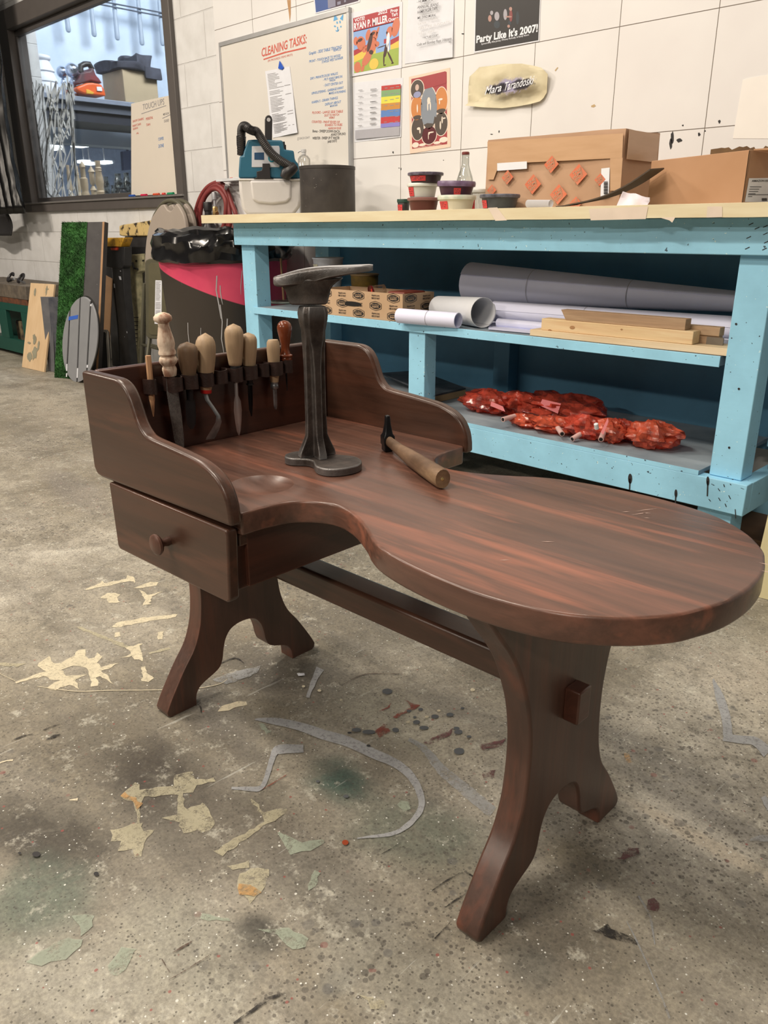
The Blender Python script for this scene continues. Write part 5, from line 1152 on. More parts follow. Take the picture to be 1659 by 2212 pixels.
b = B(); b.grid(lambda i, j: PZ(1055+130*i, 690+22*j+12*i, ZS+.0015+.004*sin(i*4)*(1-j)) , 8, 4); vs = [v+Vector((0, 0, .0006)) for v in b.v]; n0 = len(b.v); fs = list(b.f); b.v += vs; b.f += [tuple(i+n0 for i in q_[::-1]) for q_ in fs]
o = mk('paper_sheet', b, wht, smooth=60, fix=False); tag(o, 'loose flat white paper sheet at the left end of the lumber', 'paper')
# ---- lumber
pine = wood_mat('pine_lumber', (214, 170, 116), (226, 186, 132), (236, 200, 148), 0, .55); oldw = wood_mat('weathered_lumber', (150, 112, 78), (172, 134, 96), (188, 152, 112), 0, .6); plyw = wood_mat('pale_plank', (214, 178, 130), (224, 190, 142), (234, 202, 156), 0, .55)
YL = 1.985
pl0 = PY(*cN(436, 505), YL); pl1 = PY(*cN(1445, 597), YL)
o = mk('plank', B().box(pl0.x, pl1.x, YL, YL+.09, ZS+.0004, ZS+.0185), plyw, bev=.001); tag(o, 'long thin pale plank at the bottom of the lumber pile', 'plank', 'lumber pieces on the middle shelf')
za = ZS+.0188; m0 = PY(*cN(498, 470), YL+.01); m1 = PY(*cN(1268, 530), YL+.004)
o = mk('lumber', B().box(m0.x, m1.x, YL+.006, YL+.045, za, za+.033), pine, bev=.0015); tag(o, 'knotty pine board in the middle of the lumber pile', 'lumber', 'lumber pieces on the middle shelf')
b = B()
for x, y, r in [(655, 445, 9), (540, 460, 6), (908, 455, 4)]: b.poly([PY(*cN(x+r*1.5*cos(i*pi/7), y+r*sin(i*pi/7)), YL+.0054) for i in range(14)])
mk('knots', b, M('knot_brown', (176, 124, 76), .6), o, smooth=0, fix=False)
zb_ = za+.0333; w0 = PY(*cN(600, 343), YL+.012); w1 = PY(*cN(1243, 385), YL+.012); zt_ = zb_+.028
b = B().prism([(w0.x, zt_), (w0.x+.018, zb_), (w1.x, zb_), (w1.x, zt_)], YL+.010, YL+.042, 'y'); o = mk('lumber', b, oldw, bev=.001); tag(o, 'weathered mitred block on top of the lumber pile', 'lumber', 'lumber pieces on the middle shelf')
w2 = PY(*cN(1420, 430), YL+.05); o = mk('lumber', B().box(w0.x-.006, w2.x, YL+.0455, YL+.075, zb_-.012, zb_+.010).box(w0.x-.006, w2.x, YL+.050, YL+.07, za, zb_-.0125), oldw, bev=.001); tag(o, 'thin weathered strip sticking out behind the mitred block', 'lumber', 'lumber pieces on the middle shelf')
o = mk('lumber', B().box(PY(*cN(1345, 520), YL+.05).x, PY(*cN(1432, 520), YL+.05).x, YL+.046, YL+.0495, za, za+.018).box(-.875, -.835, YL+.0755, YL+.0895, za, za+.016), M('grey_wood', (120, 104, 84), .6)); tag(o, 'grey wood offcut at the right end of the lumber pile', 'lumber', 'lumber pieces on the middle shelf')

# ================================================================== LOWER SHELF
ZL = .238
c9 = lambda x, y: (960+x/2.373, 800+y/2.373)
# slate coloured board with pale edge
q4 = [PZ(x, y, ZL+.030) for x, y in [(790, 792), (905, 800), (1006, 838), (938, 853)]]; q4[0] = q4[3]+(q4[0]-q4[3]).normalized()*.5
o = mk('scenic_panel', B().slab(q4, (0, 0, -.006)), M('slate_paint', (78, 78, 76), .5, rgb2=(48, 50, 50), vs=14, bump=.2), smooth=0); tag(o, 'dark slate painted panel lying on the lower shelf', 'panel')
mk('wood_edge', B().slab([q4[3]-Vector((0, 0, .0065)), q4[2]-Vector((0, 0, .0065)), q4[2]-Vector((0, 0, .0295)), q4[3]-Vector((0, 0, .0295))], (-.012, .004, 0)), M('raw_wood_edge', (184, 150, 104), .6), o, smooth=0)
# red plastic bags
def bagmat(name, rgb, al):
    mat = bpy.data.materials.new(name); t = NT(mat); n = t.noise(t.coord(), 18, 5, .6, .8)
    t.link(t.ramp(n, [(.35, A(rgb)), (.6, A(tuple(int(c*.62) for c in rgb)))]), t.b.inputs['Base Color']); t.b.inputs['Roughness'].default_value = .12; t.bump(t.noise(t.coord(), 45, 3, .6, 1.2), .5, .006); t.b.inputs['Coat Weight'].default_value = .3
    tp = t.new('BsdfTransparent'); tp.inputs[0].default_value = (1, .42, .3, 1); mx = t.new('MixShader'); mx.inputs[0].default_value = al
    t.link(tp.outputs[0], mx.inputs[1]); t.link(t.b.outputs[0], mx.inputs[2]); t.link(mx.outputs[0], t.out.inputs[0]); return mat
bagm = bagmat('red_film', (232, 90, 62), .60); bagm2 = bagmat('orange_red_film', (244, 108, 70), .62)
def bag(x0, x1, y0, y1, Y, label, m_, seed, tube_at=None, tagq=None, flat_=1):
    P0 = PY(*c9((x0+x1)/2, y1), Y); w = (x1-x0)/2.373*pxm(P0)/2*1.38; zt_ = PY(*c9((x0+x1)/2, y0), Y).z; h = max(zt_-ZL, .02); ctr = Vector((P0.x, Y, ZL))
    b = B(); nu, nv = 30, 15; off = Vector((seed*7.3, seed*3.1, 0))
    def g(i, j):
        a = 2*pi*i; e_ = pi*j; d = Vector((cos(a)*sin(e_), sin(a)*sin(e_), cos(e_)))
        q_ = Vector((d.x*w, d.y*w*.62*flat_, h*.5+d.z*h*.5)); n1 = noise.noise(d*1.7+off); n2 = abs(noise.noise(d*3.6+off*2)); n3 = noise.noise(d*5.5+off*3)
        k = 1.10+.36*n1-.46*n2+.20*n3; q_ = Vector((q_.x*k, q_.y*k, max(.0006, h*.5+(q_.z-h*.5)*min(k, 1.12)))); return ctr+q_
    b.grid(g, nu, nv); bm = bmesh.new(); vs = [bm.verts.new(v) for v in b.v]; [bm.faces.new([vs[i] for i in f_]) for f_ in b.f]; bmesh.ops.remove_doubles(bm, verts=bm.verts, dist=1e-5); bmesh.ops.dissolve_degenerate(bm, dist=1e-5, edges=bm.edges)
    b2 = B(); bm.verts.index_update(); b2.v = [v.co.copy() for v in bm.verts]; b2.f = [tuple(v.index for v in f_.verts) for f_ in bm.faces]; bm.free()
    o = mk('plastic_bag', b2, m_, smooth=16); tag(o, label, 'plastic bag', 'red plastic bags on the lower shelf')
    if tube_at:
        tx, ty, bx, by = tube_at; A_ = PY(*c9(tx, ty), Y-.075); A_.z = max(A_.z, ZL+.010); B_ = PY(*c9(bx, by), Y-.02); B_.z = max(B_.z, ZL+.012)
        tu = B().tube([A_, A_.lerp(B_, .5), B_], .0078, 14); mk('white_tube', tu, M('tube_pinkish', (226, 176, 156), .4), o); ax = (A_-B_).normalized()
        mk('tube_mouth', B().tube([A_, A_+ax*.0008], .0055, 12), M('dark_hole', (24, 20, 17), .9), o)
    if tagq: mk('paper_tag', B().slab([PY(*c9(*p), Y-.085) for p in tagq], (0, -.0006, 0)), M('pink_tag', (228, 128, 120), .5, var=.05), o, smooth=0)
    return o
bag(75, 150, 172, 228, 2.20, 'small flat red bag, leftmost on the lower shelf', bagm2, 1)
bag(120, 315, 98, 255, 2.12, 'tall red bag with a slotted pink tag near the left end', bagm, 2, None, [(240, 160), (300, 185), (312, 212), (236, 182)])
bag(285, 480, 112, 250, 2.17, 'twisted red bag behind the tagged left bag', bagm, 3)
bag(430, 775, 118, 245, 2.22, 'widest red bag at the back with a large pink paper tag', bagm, 4, None, [(502, 148), (598, 170), (582, 222), (488, 180)])
bag(345, 490, 225, 326, 2.04, 'orange red bag at the shelf front left of the tubes', bagm2, 5, (300, 252, 360, 235))
bag(465, 645, 235, 352, 2.04, 'front red bag with a white tube end showing at its right', bagm2, 6, (603, 326, 575, 285))
bag(625, 810, 226, 372, 2.05, 'red bag with a long white tube pointing to the front', bagm, 7, (655, 358, 725, 310))
bag(770, 905, 250, 386, 2.05, 'red bag with white cap and upright pink tag', bagm2, 8, (802, 354, 820, 310), [(838, 242), (842, 262), (815, 330), (802, 318)])
bag(840, 968, 248, 372, 2.10, 'round red bag right of the white capped one', bagm, 9)
bag(955, 1165, 258, 370, 2.08, 'pointed red bag, rightmost on the lower shelf', bagm2, 10)
P = PY(*c9(782, 288), 1.97); o = mk('bottle_cap', B().lathe([(.0062, 0), (.0062, .016), (.005, .017), (.0005, .017)], n=16, mat=tr(P.x, P.y, P.z-.006) @ rot('X', 25)), M('white_cap', (232, 222, 206), .4)); tag(o, 'small white cap resting on the red bags', 'cap')
# under the bench and at the right edge
o = mk('flattened_cardboard', B().box(-1.2, -.62, 2.12, 2.42, .0005, .03), M('under_card', (110, 74, 44), .7), bev=.004); tag(o, 'brown flattened cardboard lying on the floor under the workbench', 'cardboard')
P = PZ(1619, 1285, .001); P2 = P+Vector((.55, .05, 0)); T1 = PY(1663, 1095, P.y+.01); T2 = T1+Vector((.55, .05, 0))
b = B().slab([P, P2, T2, T1], (0, .03, 0))
o = mk('cream_board', b, M('cream_foam', (228, 206, 150), .6, var=.05), smooth=0); tag(o, 'cream board standing at the right edge behind the round seat', 'board')
# ================================================================== CORNER LEFT OF THE WORKBENCH
def lean(yt, Yt, yb, Yb):
    def f(x, y):
        s = (y-yt)/(yb-yt); return PY(x, y, Yt+(Yb-Yt)*s)
    return f
# ---- trash can with black bag and pink sweep
TY = 2.17; P = PY(487, 620, TY); TR = 137*pxm(P); TX = P.x
can = emp('trash_can', (TX, TY, 0), 0, 'dark round trash can with a pink sweep and a black bag over its rim', 'trash can')
def can_mat():
    mat = bpy.data.materials.new('brown_and_pink_plastic'); t = NT(mat)
    v = t.coord(); sx = t.new('SeparateXYZ'); t.link(v, sx.inputs[0])
    ang = t.math('ARCTAN2', sx.outputs[1], sx.outputs[0])
    cs_ = t.math('COSINE', t.math('ADD', ang, 2.2)); sn_ = t.math('SINE', t.math('ADD', ang, 2.2)); edge = t.math('ADD', .58, t.math('SUBTRACT', t.math('MULTIPLY', cs_, .095), t.math('MULTIPLY', sn_, .04)))
    k = t.math('MULTIPLY', t.math('SUBTRACT', sx.outputs[2], edge), 300, clamp=True)
    dr = t.ramp(t.noise(t.coord((26, 26, 1.2)), 1.6, 3, .6), [(.70, (0, 0, 0)), (.73, (1, 1, 1))])
    c = t.mix(t.math('MULTIPLY', dr, .5), A((58, 48, 38)), A((150, 142, 128)))
    pk = t.mix(t.ramp(t.noise(v, 5, 3), [(.4, (0, 0, 0)), (.7, (1, 1, 1))]), A((232, 78, 98)), A((214, 64, 90)))
    c = t.mix(k, c, pk); t.link(c, t.b.inputs['Base Color']); t.b.inputs['Roughness'].default_value = .42; return mat
mk('body', B().lathe([(TR*.80, 0), (TR*.82, .02), (TR*.985, .70), (TR*1.03, .705), (TR*1.04, .735), (TR*.96, .735), (TR*.78, .03)], (TX, TY, 0), 64), can_mat(), can)
b = B()
for a_, z0, z1, w_ in [(-.72, .64, .46, .005), (-.70, .52, .30, .004), (-.66, .60, .52, .004), (-.62, .46, .34, .005), (-.35, .66, .56, .003), (-.28, .60, .50, .003), (-1.3, .44, .30, .003), (-1.05, .42, .33, .002), (-.95, .38, .28, .003), (-.05, .55, .49, .003)]:
    P_ = []
    for s_ in (0, 1):
        for z in ((z0, (z0*2+z1)/3, (z0+2*z1)/3, z1) if s_ == 0 else (z1, (z0+2*z1)/3, (z0*2+z1)/3, z0)):
            r = TR*(.82+.165*(z-.02)/.68)+.0012; aa = a_+(w_/TR)*(.5 if s_ else -.5)*(1 if z > z1 else .4)+.02*sin(z*30); P_.append(Vector((TX+r*cos(aa), TY+r*sin(aa), z)))
    b.poly(P_)
islands('paint_drip', b, M('pale_drip', (196, 184, 170), .5), can)
b = B(); rg = []; random.seed(21)
for r, z, am in [(.97, .705, .012), (1.035, .700, .010), (1.075, .712, .02), (1.085, .735, .03), (1.10, .758, .035), (1.10, .782, .03), (1.05, .808, .03), (.98, .822, .025), (.90, .812, .02), (.86, .78, .02), (.8, .70, .01), (.4, .60, .03), (.02, .58, 0)]:
    ring = []
    for i in range(96):
        a = 2*pi*i/96; d = Vector((cos(a), sin(a), 0)); q_ = Vector((cos(a)*2.4, sin(a)*2.4, z*16)); n = noise.noise(q_)+.8*abs(noise.noise(q_*2.3))-.2
        rr = TR*r+am*n; ring.append(Vector((TX, TY, z-.02*sin(a*1+2.4)*.6+am*.7*noise.noise(q_*1.7+Vector((5, 5, 5)))))+d*rr)
    rg.append(ring)
b.loft(rg, caps=False); bagb = M('black_film', (22, 20, 19), .18, var=.2, coat=.3); mk('trash_bag', b, bagb, can, smooth=28, fix=False)
# ---- folding chairs
taupe = M('taupe_plastic', (166, 146, 124), .5, var=.05); olive = M('olive_steel', (92, 84, 62), .45, var=.12); steelp = M('olive_tube', (104, 96, 74), .4, .2, var=.1)
c3 = lambda x, y: (310+x/6.504, 420+y/6.504)
def chair(dx, Y, label, full):
    T = lambda x, y, dY=0: PY(*c3(x+dx, y), Y+dY)
    e = emp('folding_chair', (T(300, 900).x, Y+.03, 0), 0, label, 'folding chair', 'folding chairs stacked against the wall')
    ol = catmull([(20, 1250), (18, 900), (40, 620), (100, 360), (170, 235), (235, 155), (285, 138)], 4)+[(300, 165), (330, 212), (372, 236), (400, 215), (430, 165), (455, 125)]+catmull([(470, 140), (510, 195), (560, 300), (588, 440), (604, 700), (604, 1250)], 4)
    mk('back_panel', B().slab([T(*p) for p in ol], (0, .022, 0)), taupe, e, bev=.006, seg=3)
    rim = catmull([(60, 1250), (60, 900), (84, 610), (140, 350), (205, 225), (255, 150), (310, 105), (375, 88), (440, 95), (500, 130), (550, 200), (590, 300), (615, 430), (632, 700), (636, 1250)], 4)
    mk('back_rim', B().tube([T(x, y, .030) for x, y in rim], .0105, 10), olive, e, smooth=60)
    S = lambda x, y: PY(*c3(x+dx, y), Y-.035)
    q_ = [(18, 960), (30, 925), (70, 905), (600, 905), (640, 925), (650, 960), (650, 2000), (640, 2040), (600, 2055), (90, 2030), (50, 2010), (30, 1970)]
    st_ = mk('seat', B().slab([S(*p) for p in q_], (0, .022, 0)), olive, e, bev=.006, seg=3)
    mk('seat_pan', B().slab([S(*p)+Vector((0, -.003, 0)) for p in [(75, 1000), (110, 960), (560, 960), (590, 1000), (590, 1950), (560, 1985), (110, 1975), (75, 1940)]], (0, .004, 0)), M('olive_pan', (100, 90, 64), .4, var=.15), st_, bev=.002)
    if full:
        lb = mk('warning_label', B().slab([S(*p)+Vector((0, -.0045, 0)) for p in [(178, 1205), (268, 1208), (262, 1825), (165, 1815)]], (0, .001, 0)), paper, st_, smooth=0)
        b = B(); random.seed(2)
        for i in range(34):
            y = 1225+i*17; 
            if i in (16, 23): continue
            b.poly([S(x, yy)+Vector((0, -.0052, 0)) for x, yy in [(188-i*.25, y), (188+R(45, 70), y), (188+R(45, 70), y+6), (188-i*.25, y+6)]])
        mk('label_print', b, k_gry, lb, smooth=0, fix=False)
    for x0, x1 in ((14, -30), (636, 690)):
        a_ = T(x0, 1250, .03); b_ = T(x1, 2200, .02); d = (b_-a_); b_ = a_+d*((a_.z-.0)/(a_.z-b_.z)); mk('leg', B().tube([a_, b_+Vector((0, 0, .006))], .0105, 10), steelp, e)
        if not full: continue
        b_ = S(x0+20, 1900); c_ = Vector((b_.x+.02, b_.y-.06, .006)); mk('leg', B().tube([b_+Vector((0, .03, 0)), c_], .0095, 10), steelp, e)
    mk('rail', B().tube([T(-22, 2110, .02), T(690, 2290, .02)], .008, 8), steelp, e)
    return e
chair(0, 2.27, 'front taupe folding chair with a long white sticker under its seat', True)
chair(115, 2.37, 'second taupe folding chair tucked behind the front one by the wall', False)
# ---- sawhorses
cS = lambda x, y: (210+x/5.98, 430+y/5.98)
ypl = M('splattered_yellow', (206, 172, 108), .5, rgb2=(58, 46, 34), vs=20, lo=.52, hi=.6); crp = M('splattered_cream', (196, 178, 130), .5, rgb2=(150, 138, 100), vs=30); bks = M('black_sawhorse', (50, 47, 44), .5, rgb2=(36, 34, 32), vs=14); yel = M('yellow_plastic', (218, 158, 48), .45, rgb2=(150, 100, 40), vs=40, lo=.5, hi=.7)
YS1 = 2.445; s1 = lambda x, y, d=0: PY(*cS(x, y), YS1+d)
e = emp('sawhorse', (s1(430, 1500).x, YS1, 0), 0, 'folded cream and yellow paint splattered sawhorse beside the folding chairs', 'sawhorse', 'folded sawhorses by the wall')
mk('top_beam', B().slab([s1(*p) for p in [(282, 345), (330, 330), (420, 318), (700, 272), (760, 265), (760, 470), (640, 478), (330, 480), (285, 470)]], (0, .065, 0)), ypl, e, bev=.006)
mk('bracket', B().slab([s1(*p, .012) for p in [(352, 482), (640, 480), (640, 715), (372, 725)]], (0, .05, 0)), bks, e, bev=.004)
mk('leg', B().slab([s1(*p, .004) for p in [(360, 722), (600, 705), (570, 930), (500, 960), (528, 1500), (520, 1800), (500, 2200), (440, 2200), (395, 1500)]], (0, .045, 0)), crp, e, bev=.004)
b_ = s1(470, 2200, .004); mk('leg_foot', B().box(b_.x-.035, b_.x+.04, YS1+.004, YS1+.05, 0, b_.z), crp, e, bev=.003)
mk('hook', B().tube([s1(455, 820, -.004), s1(478, 895, -.004), s1(520, 905, -.004)], .006, 8), bks, e)
b = B()
for i in range(8): y = 1525+i*52; b.slab([s1(x, yy, .001) for x, yy in [(448+i*3, y), (528-i*3, y), (526-i*3, y+10), (450+i*3, y+10)]], (0, .004, 0))
mk('rib_lines', b, bks, e, smooth=0)
b = B()
for x, y in [(402, 1000), (405, 1055), (418, 1178), (422, 1238), (424, 1298), (502, 800), (592, 795)]: b.slab([s1(x+dx, y+dy, .002) for dx, dy in ((-11, -11), (11, -11), (11, 11), (-11, 11))], (0, .003, 0))
mk('hole_print', b, ink, e, smooth=0)
YS2 = 2.33; s2 = lambda x, y, d=0: PY(*cS(x, y), YS2+d)
e = emp('sawhorse', (s2(280, 1500).x, YS2, 0), 0, 'folded black sawhorse with yellow top between turf board and cream sawhorse', 'sawhorse', 'folded sawhorses by the wall')
mk('top_beam', B().slab([s2(*p) for p in [(95, 500), (345, 498), (300, 620), (90, 612)]], (0, .06, 0)), yel, e, bev=.005)
mk('hinge_housing', B().slab([s2(*p, .006) for p in [(85, 612), (350, 618), (345, 860), (320, 900), (190, 890), (80, 870)]], (0, .05, 0)), bks, e, bev=.004)
mk('latch', B().slab([s2(*p, -.004) for p in [(170, 630), (258, 628), (252, 662), (176, 660)]], (0, .01, 0)), M('red_latch', (214, 70, 40), .4), e, bev=.001)
mk('leg', B().slab([s2(*p, .010) for p in [(185, 860), (325, 850), (345, 1200), (440, 2230), (300, 2230), (270, 1600), (205, 1000)]], (0, .05, 0)), bks, e, bev=.004)
b_ = s2(370, 2230, .01); mk('leg_foot', B().box(b_.x-.05, b_.x+.05, YS2+.01, YS2+.06, 0, b_.z+.01), bks, e, bev=.003)
mk('leg', B().slab([s2(*p, .065) for p in [(90, 870), (190, 880), (250, 1500), (300, 2230), (200, 2230), (150, 1500)]], (0, .04, 0)), bks, e, bev=.004)
b = B(); 
for x, y, w_, h_ in [(222, 1120, 20, 60), (295, 1020, 36, 50), (300, 930, 16, 10), (384, 1720, 10, 26), (352, 1780, 8, 8), (215, 745, 60, 40)]: b.poly([s2(x+w_*dx, y+h_*dy, .0092) for dx, dy in ((-.5, -.5), (.3, -.4), (.5, .5), (-.2, .4))])
mk('paint_marking', b, p_wht, e, smooth=0, fix=False)
# ---- leaning boards
def board_(name, top_px, bot_px, Yt, th, mat, label, cat, grp=None, off=Vector((0, 0, 0))):
    Bt = [PZ(*p, 0.001) for p in bot_px]; T_ = []
    for p, b0 in zip(top_px, Bt): d = ray(*p); T_.append(PY(*p, (b0.x-.02)*d.y/d.x))
    q_ = T_+Bt[::-1]; n = (q_[1]-q_[0]).cross(q_[3]-q_[0]).normalized(); n = n if n.y > 0 else -n
    o = mk(name, B().slab([p+off for p in q_], n*th), mat, bev=.0015); tag(o, label, cat, grp); return o, T_, Bt, n
ply = M('birch_plywood', (216, 178, 130), .6, rgb2=(206, 166, 118), vs=5, stretch=(4, 4, .6))
o, T_, Bt, n = board_('plywood_board', [(66, 611), (117, 614)], [(47, 793), (95, 804)], 2.14, .012, ply, 'pale plywood board with grey paint stains leaning left of the turf board', 'board', 'boards leaning by the wall')
f = lambda s, t, e=0: (T_[0]*(1-s)+T_[1]*s)*(1-t)+(Bt[0]*(1-s)+Bt[1]*s)*t-n*.0012
b = B(); random.seed(8)
for s, t, rs, rt in [(.45, .66, .08, .05), (.40, .62, .05, .03), (.52, .80, .12, .08), (.32, .86, .10, .06), (.64, .72, .04, .06), (.22, .70, .07, .012), (.72, .08, .03, .05), (.24, .10, .04, .05), (.74, .06, .06, .01)]:
    b.poly([f(s+rs*cos(i*pi/8)*R(.7, 1.3), t+rt*sin(i*pi/8)*R(.7, 1.3)) for i in range(16)])
mk('paint_stain', b, M('grey_green_paint', (150, 138, 108), .6, var=.2), o, smooth=0, fix=False)
navy = M('scuffed_navy', (54, 54, 58), .5, rgb2=(84, 80, 78), vs=16)
board_('painted_board', [(87, 641), (112, 641)], [(105, 801), (118, 804)], 2.20, .016, M('scuffed_grey', (84, 80, 76), .5, rgb2=(104, 98, 92), vs=10), 'narrow scuffed grey board just right of the pale plywood', 'board', 'boards leaning by the wall')
board_('painted_board', [(104, 643), (140, 640)], [(118, 803), (150, 806)], 2.26, .014, navy, 'dark navy scuffed board between grey board and turf', 'board', 'boards leaning by the wall')
# turf board
BB = [PZ(119, 815, .001), PZ(211, 822, .001)]; TT = []
for p, b0 in zip([(135, 481), (226, 479)], BB): d = ray(*p); TT.append(PY(*p, (b0.x-.03)*d.y/d.x))

tn = (TT[1]-TT[0]).cross(BB[0]-TT[0]).normalized(); tn = tn if tn.y > 0 else -tn
tf = lambda s, t, e=0: (TT[0]*(1-s)+TT[1]*s)*(1-t)+(BB[0]*(1-s)+BB[1]*s)*t-tn*e
turf = mk('turf_board', B().slab([tf(0, 0), tf(1, 0), tf(1, 1), tf(0, 1)], tn*.03), M('charcoal_board', (74, 68, 62), .7, rgb2=(64, 58, 54), vs=10)); tag(turf, 'tall charcoal board half covered in green turf, behind the slatted oval', 'board', 'boards leaning by the wall')
mk('board_edge', B().slab([tf(.955, 0, .0005), tf(1.0, 0, .0005), tf(1.0, 1, .0005), tf(.955, 1, .0005)], -tn*.001), M('tan_edge', (176, 128, 84), .6), turf, smooth=0)
def turf_mat():
    mat = bpy.data.materials.new('green_turf'); t = NT(mat); n_ = t.noise(t.coord(), 14, 4)
    t.link(t.ramp(n_, [(.3, A((28, 60, 20))), (.55, A((44, 92, 32))), (.75, A((70, 124, 52)))]), t.b.inputs['Base Color']); t.b.inputs['Roughness'].default_value = .8; return mat
tm_ = turf_mat(); b = B(); random.seed(4); b.slab([tf(0, 0, .001), tf(.60, 0, .001), tf(.57, 1, .001), tf(0, 1, .001)], -tn*.004)
xd = (TT[1]-TT[0]).normalized()
for i in range(9000):
    s = R(0, .59); t = R(-.004, 1); p = tf(s, t, .004); d = (-tn*R(.006, .016)+Vector((R(-1, 1), R(-.4, .4), R(-1, .8)))*.010); w_ = xd*R(.0012, .0028)
    b.v += [p-w_, p+w_, p+d]; b.f.append((len(b.v)-3, len(b.v)-2, len(b.v)-1))
o = mk('turf', b, tm_, turf, smooth=0, fix=False); o['kind'] = 'stuff'
b = B(); random.seed(9)
for t0 in (.12, .30, .42):
    for k in range(8):
        s = R(.68, .88); t = t0+R(-.05, .05); b.poly([tf(s+a_, t+c_, .0008) for a_, c_ in ((0, 0), (.03, .004), (.032, .008), (.002, .005))])
mk('chalk_print', b, k_gry, turf, smooth=0, fix=False)
# slatted oval
ovf = lean(642, 2.02, 826, 1.968); oc = (172.5, 734); orx, ory = 37.5, 91.5
e = emp('slatted_oval', ovf(166, 824), 0, 'grey oval panel of four slats with blue tape, leaning before the turf board', 'panel', 'boards leaning by the wall'); WM[e] = Matrix.Translation(ovf(166, 824)); 
on = Vector((0, 1, .5)).normalized()
E_ = [(oc[0]+orx*cos(a)-6*sin(a), oc[1]+ory*sin(a)) for a in [2*pi*i/64 for i in range(64)]]
mk('backing', B().slab([ovf(*p)+on*.010 for p in E_], on*.010), M('black_backing', (30, 26, 22), .7), e)
grey_sl = M('grey_slat_paint', (140, 134, 126), .5, var=.06)
# cut the oval by three gaps that run top to bottom
def clip(poly, a, c_, keep):   # line through (x at top, x at bottom)
    out = []
    side = lambda p: (p[0]-(a+(c_-a)*(p[1]-642)/184.0))*keep
    for i in range(len(poly)):
        p, q_ = poly[i], poly[(i+1) % len(poly)]; sp_, sq = side(p), side(q_)
        if sp_ >= 0: out.append(p)
        if sp_*sq < 0: k = sp_/(sp_-sq); out.append((p[0]+(q_[0]-p[0])*k, p[1]+(q_[1]-p[1])*k))
    return out
gaps = [(152, 143, 3.0), (173, 166, 3.0), (196, 186, 3.2)]
edges = [(-100, -100)]+[g for g in gaps]+[(400, 400, 0)]
for i in range(4):
    P_ = E_
    if i > 0: a_, c_, w_ = gaps[i-1]; P_ = clip(P_, a_+w_/2, c_+w_/2, 1)
    if i < 3: a_, c_, w_ = gaps[i]; P_ = clip(P_, a_-w_/2, c_-w_/2, -1)
    mk('slat', B().slab([ovf(*p) for p in P_], on*.0095), grey_sl, e, bev=.0015)
mk('tape_strip', B().slab([ovf(*p)-on*.0012 for p in [(149, 684), (169, 680), (168, 688), (148, 692)]], on*.0008), M('blue_tape', (58, 98, 176), .5), e, smooth=0)
b = B()
for P_ in [[(143.5, 786), (146, 786), (145.5, 801), (143, 801)], [(143, 806), (145.5, 806), (145, 814), (142.5, 814)], [(166.5, 795), (169, 795), (168, 816), (165.5, 816)], [(187.5, 788), (190.5, 788), (190, 794), (187, 794)], [(195, 657), (198, 657), (198, 661), (195, 661)]]: b.poly([ovf(*p)-on*.0008 for p in P_])
mk('white_marking', b, p_wht, e, smooth=0, fix=False)
# tan hardboard and edged black frame
board_('hardboard', [(224, 592), (243, 602)], [(219, 800), (234, 801)], 2.36, .006, M('tan_hardboard', (166, 120, 76), .6, var=.12), 'thin tan hardboard sheet standing between turf board and black sawhorse', 'board', 'boards leaning by the wall')
f_ = lean(712, 2.2, 800, 2.12); o = mk('black_panel', B().slab([f_(*p) for p in [(205, 715), (228, 713), (232, 718), (237, 812), (205, 812)]], (0, .012, 0)), M('black_panel', (26, 24, 22), .7)); tag(o, 'low black panel with white edging behind the slatted oval', 'panel', 'boards leaning by the wall')
mk('white_edging', B().slab([f_(*p)-Vector((0, .001, 0)) for p in [(212, 713), (229, 712), (233, 716), (239, 812), (234, 812), (229, 720), (226, 717), (213, 717)]], (0, .003, 0)), M('old_white_edge', (190, 174, 150), .6), o, smooth=0)
# ---- green cart with clutter
GY = 2.13; g_ = lambda x, y, d=0: PY(x, y, GY+d)
gx1 = g_(66, 700).x; gx0 = g_(-75, 700).x; zt_ = g_(40, 617).z
cart = emp('green_cart', ((gx0+gx1)/2, GY+.17, 0), 0, 'green wheeled cart with a grimy thick top at the left edge', 'cart')
grn = M('cart_green', (16, 70, 54), .5, var=.1); gr2 = M('grimy_top', (112, 96, 76), .7, rgb2=(84, 72, 58), vs=20, bump=.2)
zz = lambda y: g_(40, y).z
mk('top', B().box(gx0, gx1, GY, GY+.34, zz(646), zt_), gr2, cart, bev=.003)
mk('under_board', B().box(gx0+.01, gx1-.01, GY+.004, GY+.33, zz(658), zz(646)-.0005), M('orange_brown', (112, 62, 34), .7, rgb2=(74, 46, 30), vs=25), cart)
mk('frame', B().box(gx0, gx1, GY, GY+.03, zz(674), zz(658)-.0005).box(gx0, gx1, GY, GY+.03, zz(762), zz(735)).box(g_(0, 700).x, g_(16, 700).x, GY, GY+.03, zz(735), zz(674)).box(g_(48, 700).x, gx1, GY, GY+.03, zz(735), zz(674)).box(gx0, gx0+.06, GY, GY+.03, zz(735), zz(674)).box(gx0, gx1, GY+.3, GY+.33, zz(762), zz(658)), grn, cart, bev=.002)
mk('bottom_shelf', B().box(gx0, gx1, GY+.03, GY+.3, zz(762), zz(752)), grn, cart)
mk('load', B().box(g_(8, 700).x, g_(50, 700).x, GY+.08, GY+.25, zz(752), zz(700)), M('wood_scraps', (126, 104, 70), .7, rgb2=(40, 36, 34), vs=18), cart, bev=.01)
mk('bumper', B().box(gx0, g_(55, 700).x, GY-.01, GY+.0, zz(782), zz(772)), paper, cart, bev=.002)
